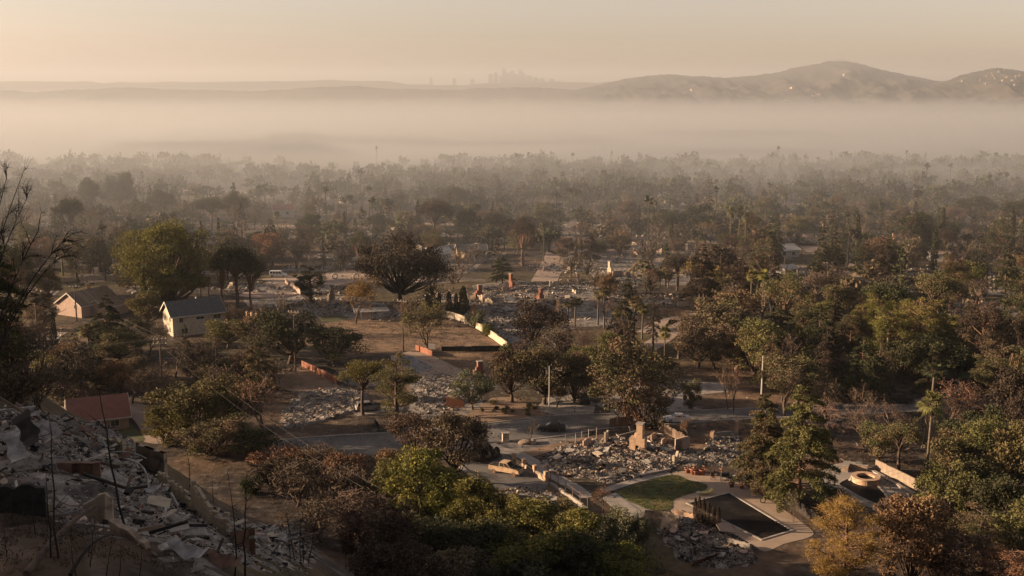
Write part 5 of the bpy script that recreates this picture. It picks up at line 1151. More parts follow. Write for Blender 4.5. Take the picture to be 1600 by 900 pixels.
for k, (px, ty, w) in enumerate(TW):
    D = 6300; z1 = CAM_Z + D * ray(800, ty).z / ray(800, ty).y; x = (px - 800) / FPX * D * 1.0165; wm = w / FPX * D
    t = thing('tower', 'pale high-rise tower in the faint skyline', 'tower', (x, D + 40 * (k % 3), -62), .2 * (k % 4), 'high-rise towers of the faint skyline'); H = z1 + 62
    MB().box((0, 0, H * .46), (wm, wm * .8, H * .92 + 4)).build('shaft', 'tower_wall', t); MB().box((0, 0, H * .94), (wm * .72, wm * .58, H * .08)).build('crown_block', 'tower_wall', t)
    if k in (3, 7): MB().tube([(0, 0, H * .97), (0, 0, H + 10)], [1.6, .5], 5).build('spire', 'tower_wall', t)
for k in range(14):
    p = hill_big(1275 + k * 3.4, .0); tag(MB().tube([(0, 0, -2), (0, 0, BR.uniform(6, 11))], [1.4, .3], 5).build('summit_mast', 'tower_wall'), 'thin mast on the rounded summit', 'mast', 'masts on the rounded summit').location = p

lit = MB(); rgl = np.random.RandomState(5); LP = [flat(*q_) for q_ in ((430, 560), (1600, 540), (1600, 720), (1300, 720), (1160, 740), (940, 790), (700, 700), (440, 690))]; lpoly = [(p.x, p.y) for p in LP]; acc = []
while len(acc) < 5500:
    x, y = rgl.uniform(-60, 130), rgl.uniform(150, 260)
    if inpoly(x, y, lpoly): acc.append((x, y, .03))
acc = np.array(acc); shards(lit, acc, rgl, .08, .35, tints(rgl, len(acc), (3, 3, 2.5, 1.5, .6, 1.2, .8)), .4)
tag(lit.build('debris', ['debris']), 'small charred debris scattered over the near lots and verges', kind='stuff')
# ------------------------------------------------------------------ trees where the photograph shows them
rnd = random.Random(7)
def T(key, bx, by, ty, wpx, leaf, label, cat='tree', bark=None, group=None, name=None, rz=None, dz=0.0):
    p = ground(bx, by)
    if key[:4] in ('broa', 'roun', 'lush', 'spre', 'umbr', 'pine'): wpx *= 1.22; ty -= (by - ty) * .05
    return plant(key, p, tall(p, by - ty), metres(p, wpx), leaf, bark, label, cat, group, name, rz=rz, rng=rnd)
T('lush', 262, 480, 346, 138, 'leaf_green', 'huge lush green spreading tree behind the cream two-storey house', rz=.4)
T('umbrella0', 372, 484, 390, 62, 'leaf_dark', 'dark umbrella pine with leaning trunks beside the car park', rz=1)
T('umbrella1', 350, 482, 398, 40, 'leaf_dark', 'slimmer dark pine between the huge green tree and the umbrella pine')
T('umbrella1', 394, 483, 408, 40, 'leaf_dark', 'dark pine leaning over the corner of the pinkish car park')
T('spread', 626, 480, 376, 128, 'leaf_char', 'big wide scorched black tree with bare inner limbs behind the dry field', rz=.8)
T('pine1', 486, 474, 413, 40, 'leaf_dark', 'dark upright pine beside the car park wall')
T('willow0', 556, 506, 432, 58, 'leaf_gold', 'thin golden leaved tree at the edge of the dry field')
T('willow1', 668, 547, 466, 74, 'leaf_olive', 'thin olive tree beside the tall pole in the dry field')
T('bare1', 642, 520, 470, 44, 'leaf_rust', 'small brown bare tree right behind the tall pole in the field')
for k, (x, b, t, w) in enumerate(((668, 487, 459, 12), (676, 488, 456, 11), (686, 489, 458, 11), (702, 491, 455, 12), (713, 493, 458, 10), (724, 492, 447, 20))):
    T('thuja', x, b, t, w, 'leaf_dark', 'dark upright cypress shrub in the clipped row above the cream wall', 'shrub', group='dark cypress shrubs above the cream wall', name='cypress_shrub')
T('shrub0', 743, 512, 478, 38, 'leaf_sage', 'pale sage green bush behind the cream wall', 'shrub')
T('shrub1', 760, 524, 503, 30, 'leaf_green', 'dark green bush against the cream wall', 'shrub')
T('broad0', 452, 568, 487, 92, 'leaf_dark', 'wide dark oak beside the wooden pole')
T('broad1', 525, 572, 512, 86, 'leaf_dark', 'low dark oak spreading beside the dry field')
T('broad2', 400, 556, 498, 60, 'leaf_mixed', 'brownish oak next to the wide dark oak')
T('shrub1', 425, 515, 497, 40, 'leaf_sage', 'pale bush beside the lane below the pillared fence', 'shrub')
T('pine1', 620, 664, 556, 68, 'leaf_olive', 'dense upright olive conifer beside the pale rubble', name='conifer_tree', rz=2)
T('umbrella0', 567, 648, 570, 62, 'leaf_green', 'small bright green pine standing in the burnt front garden')
T('bare2', 615, 600, 560, 50, 'leaf_rust', 'bare reddish tree behind the dense upright conifer')
T('broad1', 738, 640, 584, 54, 'leaf_sage', 'small grey green tree on the bare tan bank', bark='bark')
T('round0', 988, 664, 538, 112, 'leaf_mixed', 'large half scorched round tree beside the street and wooden fence', bark='bark_red')
T('broad2', 800, 628, 548, 66, 'leaf_mixed', 'half scorched tree on the bank left of the lamp post'.replace('left of', 'beside'))
T('broad0', 850, 632, 540, 78, 'leaf_mixed', 'brown and green tree behind the grey lamp post')
T('round1', 902, 628, 548, 64, 'leaf_mixed', 'half green tree over the parked dark car')
T('willow1', 870, 638, 600, 34, 'leaf_rust', 'small orange brown tree beside the driveway of the dark car')
T('bare3', 903, 572, 500, 90, 'leaf_char', 'wide bare grey tree with many limbs behind the half green trees')
T('slim', 1020, 552, 437, 32, 'leaf_char', 'tall narrow black scorched pine among the palms')
T('fir0', 982, 476, 424, 42, 'leaf_dark', 'dark conifer behind the palm cluster')
for x, b, t in ((944, 512, 452), (934, 508, 458), (898, 512, 470), (887, 514, 474), (966, 540, 486), (990, 540, 468), (978, 548, 505), (1003, 530, 480)):
    T('palm%d' % (x % 3), x, b, t, 24, rnd.choice(['leaf_olive', 'leaf_green', 'leaf_mixed']), 'fan palm in the scorched cluster behind the half green trees', 'palm', group='fan palms in the scorched cluster')
T('palm1', 1038, 582, 516, 22, 'leaf_green', 'single green topped fan palm beside the large round tree', 'palm')
T('palm2', 1172, 502, 427, 22, 'leaf_green', 'tall thin fan palm, one of a close pair', 'palm', group='close pair of tall palms'); T('palm2', 1190, 506, 427, 22, 'leaf_green', 'tall thin fan palm, one of a close pair', 'palm', group='close pair of tall palms')
T('cypress', 1146, 460, 417, 8, 'leaf_dark', 'single dark pencil cypress beside the pale yard behind the tall palm pair')
T('cedar_near', 1247, 790, 606, 140, 'leaf_olive', 'tall tiered cedar with orange trunk between the two pools', rz=.5)
T('cedar_near', 1190, 772, 618, 100, 'leaf_mixed', 'browner cedar standing beside the dark pool', rz=1.4)
T('palm0', 1445, 772, 627, 40, 'leaf_olive', 'tall fan palm rising behind the long garden wall', 'palm')
T('pine0', 1530, 604, 470, 66, 'leaf_char', 'tall half burnt black pine on the dark slope')
T('pine0', 1556, 606, 515, 46, 'leaf_char', 'shorter burnt pine beside the tall half burnt pine')
T('cedar1', 1278, 580, 478, 88, 'leaf_dark', 'broad dark cedar beside the green pines')
T('fir1', 1318, 580, 505, 62, 'leaf_char', 'scorched conifer in front of the green pines')
for x, b, t, w in ((1368, 552, 458, 52), (1402, 556, 466, 46), (1450, 560, 488, 40), (1484, 562, 490, 44), (1345, 556, 478, 40)):
    T('pine0', x, b, t, w, 'leaf_green', 'sunlit green pine in the grove behind the dark cedars', group='green pines in the grove')
for x, b, t, w in ((1410, 600, 528, 80), (1460, 604, 530, 90), (1500, 600, 540, 60)):
    T('broad%d' % (x % 3), x, b, t, w, 'leaf_dark', 'dark broad tree in the shaded grove', group='dark trees in the shaded grove')
T('palm1', 1330, 560, 518, 26, 'leaf_green', 'green fan palm against the dark cedars', 'palm')
T('palm1', 1247, 570, 515, 26, 'leaf_green', 'green fan palm beside the broad dark cedar', 'palm')
T('palm2', 1582, 562, 508, 34, 'leaf_olive', 'drooping palm beside the burnt pines', 'palm')
T('palm1', 1455, 640, 575, 44, 'leaf_dark', 'feathery dark palm in the shaded grove', 'palm')
T('palm0', 1446, 668, 630, 40, 'leaf_olive', 'low palm in front of the shaded street corner', 'palm')
T('round0', 1080, 640, 590, 26, 'leaf_sage', 'small pale clipped round tree in the forecourt')
T('bare0', 1137, 640, 562, 30, 'leaf_scorched', 'thin bare tree in the forecourt bed beside the pale clipped tree'); T('bare1', 1146, 645, 570, 24, 'leaf_rust', 'second thin bare tree in the forecourt bed with rusty leaves')
T('broad2', 1120, 560, 480, 100, 'leaf_scorched', 'wide brown tree above the forecourt'); T('broad1', 1160, 570, 500, 70, 'leaf_mixed', 'olive brown tree behind the forecourt')
T('broad0', 1135, 530, 456, 90, 'leaf_mixed', 'olive crown standing below the tall palm pair')
# foreground on the flat, right
T('pine_near', 1316, 940, 784, 108, 'leaf_gold', 'golden brown scorched pine below the dark pool', rz=.9)
T('round1', 1432, 925, 778, 112, 'leaf_rust', 'rusty round bush in front of the curved pool', 'tree')
T('broad0', 1392, 850, 778, 48, 'leaf_scorched', 'brown tree hiding the end of the curved pool')
for x, b, t, w, m in ((1500, 760, 690, 80, 'leaf_mixed'), (1545, 770, 680, 90, 'leaf_olive'), (1590, 800, 690, 90, 'leaf_olive'), (1405, 735, 680, 60, 'leaf_mixed'), (1475, 742, 692, 60, 'leaf_scorched'), (1520, 810, 730, 80, 'leaf_dark'), (1570, 850, 760, 90, 'leaf_dark'),
                      (1600, 900, 800, 100, 'leaf_olive'), (1530, 890, 810, 90, 'leaf_mixed'), (1500, 940, 850, 110, 'leaf_scorched'), (1575, 960, 870, 100, 'leaf_rust'), (1580, 700, 600, 70, 'leaf_char'), (1510, 690, 620, 60, 'leaf_char'), (1600, 680, 570, 60, 'leaf_mixed')):
    T(rnd.choice(['broad0', 'pine1', 'broad2', 'pine0', 'round1', 'umbrella0']), x, b, t - 12, w, m, 'leafy tree on the shaded slope beyond the long garden wall', group='trees beyond the long garden wall')
T('bare3', 1240, 815, 770, 30, 'leaf_char', 'small scorched bush at the pool edge', 'shrub', name='shrub')
for x, b, t in ((1086, 812, 778), (1092, 815, 776), (1099, 818, 779), (1106, 821, 786), (1114, 824, 790), (1122, 828, 792)):
    T('thuja', x, b, t, 9, 'leaf_char', 'burnt black column shrub in the row along the dark pool', 'shrub', group='burnt column shrubs along the pool', name='column_shrub', bark='bark_black')
T('bare0', 942, 800, 750, 44, 'leaf_rust', 'small red brown tree beside the concrete path and lawn')
T('bare2', 1075, 690, 650, 40, 'leaf_rust', 'bare brown tree beside the white car')
T('bare0', 828, 688, 655, 26, 'leaf_char', 'small bare bush on the scorched verge by the dark sedan', 'shrub', name='shrub', bark='bark_black')
# foreground trees, middle
T('broad1', 652, 716, 646, 76, 'leaf_scorched', 'brown scorched tree beside the wide end of the street')
T('broad2', 706, 754, 652, 92, 'leaf_scorched', 'brown scorched tree with twisted black trunk beside the burnt pickup drive', bark='bark_black')
for x, b, t, w in ((748, 722, 690, 26), (763, 720, 694, 24), (776, 716, 698, 16)):
    T('thuja', x, b, t, w, 'leaf_char', 'clipped black hedge bush beside the burnt pickup drive', 'shrub', group='black hedge bushes by the pickup', name='hedge_bush')
GB = 'sunlit green bush in the belt below the burnt pickup'
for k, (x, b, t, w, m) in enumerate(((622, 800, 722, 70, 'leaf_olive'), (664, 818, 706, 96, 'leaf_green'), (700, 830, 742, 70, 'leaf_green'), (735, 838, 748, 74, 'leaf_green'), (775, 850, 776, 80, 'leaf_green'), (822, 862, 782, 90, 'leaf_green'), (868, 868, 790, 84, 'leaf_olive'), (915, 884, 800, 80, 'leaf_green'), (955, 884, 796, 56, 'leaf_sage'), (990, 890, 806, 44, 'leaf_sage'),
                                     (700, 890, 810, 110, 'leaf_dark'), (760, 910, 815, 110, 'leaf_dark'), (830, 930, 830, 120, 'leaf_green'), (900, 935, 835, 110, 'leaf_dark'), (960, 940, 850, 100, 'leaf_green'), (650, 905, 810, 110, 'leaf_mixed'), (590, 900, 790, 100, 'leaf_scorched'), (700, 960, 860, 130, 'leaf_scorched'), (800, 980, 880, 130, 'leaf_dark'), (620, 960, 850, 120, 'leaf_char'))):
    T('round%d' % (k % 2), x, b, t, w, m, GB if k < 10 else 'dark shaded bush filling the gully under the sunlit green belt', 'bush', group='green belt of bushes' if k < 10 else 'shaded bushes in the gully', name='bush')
# foreground left, on and below the slope
for x, b, t, w, m, l in ((308, 676, 588, 110, 'leaf_olive', 'large olive bush beside the curving lane'), (362, 672, 596, 80, 'leaf_olive', 'olive bush under the drooping wires'), (262, 694, 634, 62, 'leaf_green', 'bright green bush at the bend of the lane'),
                      (338, 712, 652, 92, 'leaf_mixed', 'dark olive bush on the edge of the bare slope'), (395, 716, 668, 60, 'leaf_dark', 'dark bush beside the bare slope')):
    T('round%d' % (x % 2), x, b, t, w, m, l, 'bush', name='bush')
for k, (x, b, t, w, m, key) in enumerate(((235, 632, 575, 84, 'leaf_rust', 'twiggy0'), (415, 690, 590, 90, 'leaf_rust', 'bare1'), (60, 640, 575, 110, 'leaf_rust', 'twiggy1'), (30, 625, 560, 90, 'leaf_scorched', 'shrub0'), (160, 600, 560, 90, 'leaf_scorched', 'shrub1'), (95, 608, 545, 84, 'leaf_olive', 'broad0'),
                       (190, 566, 520, 70, 'leaf_mixed', 'broad1'), (150, 552, 510, 64, 'leaf_dark', 'broad2'), (215, 540, 500, 50, 'leaf_dark', 'broad0'), (275, 590, 520, 60, 'leaf_scorched', 'bare0'), (320, 575, 515, 70, 'leaf_scorched', 'bare2'), (355, 545, 500, 60, 'leaf_olive', 'broad0'), (385, 590, 545, 60, 'leaf_scorched', 'shrub2'), (340, 600, 555, 70, 'leaf_mixed', 'shrub1'),
                       (430, 600, 560, 70, 'leaf_scorched', 'twiggy0'), (120, 640, 590, 80, 'leaf_char', 'shrub2'), (15, 590, 520, 70, 'leaf_dark', 'broad1'), (440, 735, 690, 110, 'leaf_rust', 'shrub0'), (490, 745, 700, 90, 'leaf_rust', 'twiggy1'), (540, 755, 706, 80, 'leaf_rust', 'shrub2'), (470, 790, 720, 110, 'leaf_char', 'twiggy0'), (530, 800, 735, 110, 'leaf_char', 'twiggy1'),
                       (580, 780, 730, 90, 'leaf_scorched', 'shrub1'), (430, 760, 715, 80, 'leaf_char', 'shrub1'), (560, 840, 765, 120, 'leaf_char', 'twiggy0'), (500, 850, 790, 90, 'leaf_char', 'twiggy1'), (395, 770, 740, 50, 'leaf_dark', 'shrub0'), (605, 740, 700, 60, 'leaf_rust', 'shrub2'))):
    T(key, x, b, t, w, m, ['scorched scrub on the slope below the lane', 'dark scrub between the houses and the wires', 'charred brush in the gully beside the bare slope'][0 if k in (0, 2, 3, 4, 15) else 1 if k < 17 else 2], 'scrub', group=['scrub below the lane', 'scrub between the houses', 'charred brush in the gully'][0 if k in (0, 2, 3, 4, 15) else 1 if k < 17 else 2])
T('palm1', 142, 582, 514, 32, 'leaf_olive', 'fan palm among the dark scrub between the two wooden poles', 'palm'); T('palm2', 60, 532, 462, 26, 'leaf_char', 'scorched leaning palm beside the dark left slope trees'.replace('left ', ''), 'palm')
T('palm2', 315, 484, 442, 14, 'leaf_green', 'small palm behind the roof of the cream house', 'palm', group='two small palms behind the cream house'); T('palm2', 328, 486, 436, 14, 'leaf_green', 'small palm behind the roof of the cream house', 'palm', group='two small palms behind the cream house')
T('pine1', 25, 470, 385, 60, 'leaf_dark', 'dark tree behind the burnt arching branches'); T('fir0', 157, 425, 354, 46, 'leaf_char', 'scorched fuzzy conifer beyond the huge green tree')
T('umbrella0', 112, 388, 314, 36, 'leaf_dark', 'tall dark umbrella tree in the smoke'); T('fir1', 206, 380, 326, 22, 'leaf_dark', 'pointed dark conifer behind the huge green tree')
for x, b, t in ((183, 388, 360), (190, 388, 353), (197, 388, 358), (343, 394, 339), (226, 370, 346)): T('cypress', x, b, t, 7, 'leaf_dark', 'thin dark pencil cypress near the huge green tree', group='pencil cypresses near the huge green tree')
T('broad0', 425, 416, 363, 46, 'leaf_rust', 'round rusty tree behind the car park'); T('broad1', 467, 406, 380, 36, 'leaf_green', 'low green tree beyond the car park')
for x in (744, 756, 762, 769, 777): T('cypress', x, 391, 373 - (x == 744) * 3, 6, 'leaf_dark', 'small pencil cypress in a row of five', group='row of five small pencil cypresses')
T('cedar0', 785, 443, 397, 46, 'leaf_dark', 'wide dark cedar above the big rubble field'); T('bare0', 715, 442, 390, 56, 'leaf_scorched', 'brown bare tree beside the big rubble field'); T('bare1', 645, 378, 348, 36, 'leaf_rust', 'orange bare tree beyond the big black tree')
T('sycamore', 1100, 464, 402, 64, 'leaf_gold', 'pale limbed tree with orange leaves on the burnt plain'); T('bare2', 1010, 458, 412, 54, 'leaf_rust', 'orange bare tree beside the pale limbed tree')
T('spread', 1068, 376, 326, 80, 'leaf_dark', 'wide dark crowned tree standing in the smoke')
for x, b, t in ((900, 409, 372), (908, 411, 373)): T('cypress', x, b, t, 6, 'leaf_dark', 'dark pencil cypress of a close pair on the burnt plain', group='pair of pencil cypresses on the plain')
T('cypress', 1155, 388, 354, 6, 'leaf_dark', 'lone pencil cypress behind the mid palms')
for x, b, t, w, k in ((780, 338, 277, 26, 'fir0'), (755, 338, 290, 34, 'fir1'), (840, 368, 315, 30, 'fir1'), (864, 372, 316, 30, 'pine1'), (547, 302, 262, 22, 'fir0'), (603, 338, 285, 24, 'fir1'), (1212, 408, 330, 32, 'fir0'), (1283, 442, 341, 44, 'fir1'), (1302, 442, 350, 36, 'fir0'), (1186, 318, 272, 18, 'fir0'), (1390, 440, 366, 54, 'cedar1'), (1350, 430, 372, 50, 'cedar0'), (1320, 410, 318, 30, 'fir1')):
    T(k, x, b, t, w, 'leaf_dark', 'dark pointed conifer rising above the hazy burnt plain', group='conifers on the hazy plain')
for x, b, t, w in ((705, 338, 290, 48), (1425, 402, 337, 62), (1520, 352, 310, 64), (1592, 372, 316, 66), (1468, 390, 345, 50), (1375, 350, 310, 44), (1000, 330, 300, 50), (330, 360, 312, 46), (190, 335, 268, 40), (255, 345, 300, 44), (145, 340, 283, 36)):
    T(rnd.choice(['broad0', 'umbrella0', 'broad2']), x, b, t, w, 'leaf_dark', 'dark rounded tree standing out of the smoke on the plain', group='dark rounded trees on the hazy plain')
for x, b, t in ((1140, 398, 328), (1153, 398, 326), (1163, 402, 338), (600, 354, 313), (606, 356, 320), (697, 374, 332), (703, 374, 337), (424, 376, 345), (435, 372, 334), (1406, 474, 434), (1215, 484, 443), (845, 300, 278), (851, 300, 277), (878, 305, 281), (1225, 345, 305)):
    T('palm%d' % (x % 3), x, b, t, 13, 'leaf_olive', 'distant fan palm on the hazy plain', 'palm', group='distant fan palms')

for k, (x, b, t, w, key, m) in enumerate(((1215, 560, 480, 70, 'cedar1', 'leaf_dark'), (1262, 548, 468, 70, 'fir0', 'leaf_olive'), (1300, 545, 455, 60, 'fir1', 'leaf_dark'), (1385, 590, 505, 60, 'pine0', 'leaf_green'), (1430, 585, 492, 70, 'pine0', 'leaf_green'), (1470, 590, 505, 70, 'cedar0', 'leaf_olive'), (1510, 560, 470, 60, 'fir0', 'leaf_dark'), (1230, 610, 545, 70, 'bare3', 'leaf_rust'), (1290, 620, 530, 70, 'fir1', 'leaf_char'), (1345, 625, 545, 90, 'cedar1', 'leaf_dark'), (1395, 620, 565, 70, 'bare2', 'leaf_scorched'),
                                  (1195, 590, 520, 70, 'broad1', 'leaf_olive'), (1590, 560, 470, 60, 'pine0', 'leaf_dark'), (1560, 640, 555, 60, 'pine1', 'leaf_mixed'), (1300, 690, 630, 70, 'bare0', 'leaf_rust'), (1350, 700, 640, 80, 'bare3', 'leaf_scorched'), (1400, 690, 640, 70, 'bare0', 'leaf_scorched'), (1480, 680, 610, 80, 'bare1', 'leaf_rust'), (1290, 655, 608, 60, 'bare1', 'leaf_scorched'), (1345, 662, 610, 60, 'bare2', 'leaf_scorched'), (1440, 700, 655, 60, 'bare2', 'leaf_mixed'), (1375, 722, 676, 60, 'broad1', 'leaf_mixed'),
                                  (1225, 650, 590, 60, 'bare1', 'leaf_scorched'), (1280, 720, 670, 60, 'bare0', 'leaf_scorched'), (1205, 700, 640, 40, 'fir1', 'leaf_mixed'), (1520, 740, 660, 80, 'broad1', 'leaf_dark'), (1470, 820, 745, 70, 'round0', 'leaf_olive'), (1060, 560, 500, 60, 'bare1', 'leaf_scorched'), (1090, 575, 520, 60, 'broad0', 'leaf_scorched'), (950, 600, 540, 60, 'broad2', 'leaf_olive'), (870, 570, 505, 80, 'bare0', 'leaf_scorched'), (840, 545, 490, 70, 'broad1', 'leaf_char'), (960, 560, 500, 60, 'bare2', 'leaf_char'), (1000, 590, 545, 50, 'shrub1', 'leaf_scorched'))):
    t = b - (b - t) * 1.25; w *= 1.12
    T(key, x, b, t, w, m, {'leaf_dark': 'dark', 'leaf_olive': 'olive', 'leaf_green': 'green', 'leaf_mixed': 'half brown', 'leaf_char': 'charred', 'leaf_scorched': 'brown', 'leaf_rust': 'rusty'}[m] + (' bare' if key[:4] == 'bare' else ' conifer' if key[:3] in ('fir', 'ced') else ' leafy') + ' tree in the dense wood behind the pools', group='dense wood behind the pools')
# ------------------------------------------------------------------ the rest of the wood that can be told apart
NOGO = [STREET, DRIVE, SIDE, TURN, BANK, FIELD, LOT, AVENUE, DECK, LAWN, POOL]
NOGO += [[(735, 440), (800, 436), (900, 455), (905, 485), (850, 510), (780, 530), (738, 490)], [(830, 685), (1075, 670), (1080, 740), (900, 760), (840, 730)], [(1095, 660), (1160, 665), (1170, 730), (1110, 735)],
         [(440, 560), (560, 590), (620, 640), (660, 580), (740, 580), (740, 650), (600, 690), (440, 690)], [(1280, 715), (1400, 740), (1490, 795), (1380, 800), (1290, 775)], [(85, 445), (200, 445), (205, 500), (90, 500)], [(235, 465), (350, 470), (350, 540), (235, 540)],
         [(1000, 795), (1200, 840), (1260, 900), (1000, 900)], [(745, 735), (930, 760), (960, 820), (800, 810)], [(0, 640), (110, 640), (640, 800), (640, 900), (0, 900)], [(1215, 440), (1270, 440), (1270, 490), (1215, 490)], [(470, 440), (600, 440), (600, 500), (470, 500)], [(960, 480), (1110, 480), (1110, 560), (1000, 560)]]
NOGO += [[(370, 428), (500, 428), (500, 505), (370, 505)], [(85, 445), (205, 445), (210, 545), (90, 545)], [(235, 465), (350, 470), (350, 570), (235, 570)], [(735, 440), (905, 450), (905, 520), (860, 575), (780, 560)], [(1055, 585), (1160, 590), (1160, 690), (1055, 690)], [(740, 560), (980, 640), (1160, 640), (1160, 700), (740, 720)], [(1215, 385), (1275, 385), (1275, 520), (1215, 520)], [(410, 328), (470, 328), (470, 372), (410, 372)], [(300, 360), (345, 360), (345, 410), (300, 410)], [(500, 500), (800, 500), (800, 600), (500, 600)], [(1010, 480), (1090, 480), (1090, 545), (1000, 560)]]
def blocked(px, py): return any(inpoly(px, py, p) for p in NOGO)
fill = []
tries = 0
FILL = random.Random(23); FIN = 290
while len(fill) < FIN and tries < 9000:
    tries += 1
    py = FILL.uniform(352, 640); px = FILL.uniform(-20, 1620)
    dens = (.55 + .45 * (px > 1090)) if py < 470 else (.9 if px > 1090 else .35 if px > 560 else .55)
    if 600 < px < 1090 and 395 < py < 545: dens *= .35
    if py < 380: dens *= .8
    if FILL.random() > dens or blocked(px, py) or blocked(px, py - 6): continue
    p = ground(px, py)
    if any((p - q_[0]).length < (q_[1] + 4.0) * .62 for q_ in fill): continue
    fill.append((p, FILL.uniform(6, 12), px, py))
for p, w, px, py in fill:
    u = FILL.random(); u = .8 if px > 1150 and u < .14 else u
    if u < .20: key, leaf, lab = FILL.choice(['broad0', 'broad1', 'broad2', 'round0', 'round1']), FILL.choice(['leaf_scorched', 'leaf_scorched', 'leaf_rust', 'leaf_char']), 'brown scorched broadleaf tree among the burnt lots'
    elif u < .50: key, leaf, lab = FILL.choice(['bare0', 'bare1', 'bare2', 'bare3']), FILL.choice(['leaf_scorched', 'leaf_rust', 'leaf_char']), 'bare twiggy brown tree among the burnt lots'
    elif u < .64: key, leaf, lab = FILL.choice(['broad0', 'broad1', 'broad2', 'round1']), FILL.choice(['leaf_mixed', 'leaf_olive', 'leaf_dark']), 'dull olive tree surviving among the burnt lots'
    elif u < .72: key, leaf, lab = FILL.choice(['snag', 'slim', 'burnt']), 'leaf_char', 'thin blackened tree among the burnt lots'
    elif u < .76: key, leaf, lab = 'cypress', 'leaf_dark', 'narrow cypress among the burnt lots'
    elif u < .92: key, leaf, lab = FILL.choice(['fir0', 'fir1', 'cedar0', 'cedar1', 'pine0', 'pine1', 'umbrella0', 'umbrella1']), FILL.choice(['leaf_dark', 'leaf_char', 'leaf_mixed']), 'darkened conifer among the burnt lots'
    else: key, leaf, lab = FILL.choice(['shrub0', 'shrub1', 'twiggy0', 'twiggy1']), FILL.choice(['leaf_rust', 'leaf_scorched', 'leaf_olive']), 'low scorched shrub among the burnt lots'
    pH, pW, _ = PROTO[key]; H = w * pH / pW * FILL.uniform(.8, 1.1)
    if key[:2] in ('fi', 'ce', 'pi', 'um', 'sl', 'sn', 'cy'): H = FILL.uniform(9, 17); w = H * pW / pH * 1.05
    plant(key, p, H, w, leaf, None, lab, 'shrub' if 'shrub' in lab else 'tree', lab.replace(' tree', ' trees').replace('conifer', 'conifers').replace('shrub', 'shrubs'), rng=FILL)

# ------------------------------------------------------------------ woods too many to count: joined low trees
def lod(seed, kind, cut=1.0):
    rng = np.random.RandomState(seed); mb = MB()
    if kind == 'round':
        nc, n = 9, int(30 * cut)
        for k in range(nc):
            d = unit(rng, 1)[0]; d[2] = abs(d[2]) * .9 - .2; c = d * np.array([3, 3, 2.4]) * rng.uniform(.5, 1) + [0, 0, 4.3]
            dd = unit(rng, n); leaf_faces(mb, c + dd * rng.uniform(.5, 1.7, (n, 1)), .85 / cut ** .35, rng, np.clip(rng.rand() * .6 + rng.rand(n) * .4, 0, 1), .7, out=dd * .4)
        mb.tube([(0, 0, -.3), (0, 0, 5)], [.3, .15], 4, .2)
    elif kind == 'flat':
        for k in range(8):
            a = rng.rand() * 6.28; c = np.array([math.cos(a) * 3.4 * rng.rand(), math.sin(a) * 3.4 * rng.rand(), 9 + rng.rand() * 1.6]); n = int(28 * cut)
            dd = unit(rng, n); leaf_faces(mb, c + dd * rng.uniform(.6, 1.7, (n, 1)) * [1, 1, .6], .95, rng, np.clip(rng.rand() * .6 + rng.rand(n) * .4, 0, 1), .7)
        mb.tube([(0, 0, -.3), (0, 0, 9)], [.35, .15], 4, .2)
    elif kind == 'cone':
        n = int(220 * cut); t = rng.rand(n) ** .8; a = rng.rand(n) * 6.28; st = np.round(t * 11) / 11; r = 3.2 * (1 - t) ** .8 * rng.uniform(.3, 1.15, n) + .15
        leaf_faces(mb, np.stack([np.cos(a) * r, np.sin(a) * r, 1.5 + 12 * t - r * .25 + rng.normal(size=n) * .25], 1), .95, rng, rng.rand(n), .5); mb.tube([(0, 0, -.3), (0, 0, 12)], [.28, .05], 4, .2)
    elif kind == 'twig':
        for k in range(int(60 * cut)):
            a = rng.rand() * 6.28; el = rng.uniform(.2, 1.4); L = rng.uniform(3, 5.2); s = np.array([0, 0, rng.uniform(1.5, 3.5)])
            e = s + np.array([math.cos(a) * math.cos(el), math.sin(a) * math.cos(el), math.sin(el)]) * L; mb.tube(curve(s, e, rng.normal(size=3) * .4, 3), [.10, .06, .03], 3, rng.rand(), cap=False)
            leaf_faces(mb, e + rng.normal(size=(2, 3)) * .6, .55, rng, rng.rand(2), .6)
        mb.tube([(0, 0, -.3), (0, 0, 3.5)], [.28, .15], 4, .2)
    elif kind == 'palm':
        for k in range(26):
            a = rng.rand() * 6.28; el = rng.uniform(-.8, 1.3); d = np.array([math.cos(a) * math.cos(el), math.sin(a) * math.cos(el), math.sin(el)]); leaf_faces(mb, np.array([[0, 0, 14.]]) + d * .9, 1.7, rng, rng.rand(1), .35, out=d * 2)
        mb.tube([(0, 0, -.3), (.2, 0, 14)], [.25, .16], 4, .1)
    return np.vstack(mb.V), mb
KS = ('round', 'flat', 'cone', 'twig', 'palm')
LODS = {k: [lod(200 + 7 * i + 50 * j, k, .85) for i in range(4)] for j, k in enumerate(KS)}
LODF = {k: [lod(200 + 7 * i + 50 * j, k, .42) for i in range(4)] for j, k in enumerate(KS)}
def wood(name, label, pts, kinds, mats, lods=None):
    out = MB(); rg = random.Random(len(pts))
    for x, y, z in pts:
        k = rg.choices(list(kinds), [kinds[q_][0] for q_ in kinds])[0]; V, src = rg.choice((lods or LODS)[k]); s = rg.uniform(*kinds[k][1]); a = rg.uniform(0, 6.283); mi = rg.choice(kinds[k][2])
        ca, sa = math.cos(a), math.sin(a); V2 = np.stack([(V[:, 0] * ca - V[:, 1] * sa) * s, (V[:, 0] * sa + V[:, 1] * ca) * s, V[:, 2] * s * rg.uniform(.85, 1.3 if k != 'cone' else 1.1)], 1) + [x, y, z]
        sh = rg.uniform(-.2, .2); base = out.nv; out.V.append(V2); out.nv += len(V2)
        for f, t in zip(src.F, src.T): out.F.append(f + base); out.T.append(np.clip(.32 + t * .36 + sh, 0, 1)); out.M.append(np.full(len(f), mi))
    return tag(out.build(name, mats), label, kind='stuff')
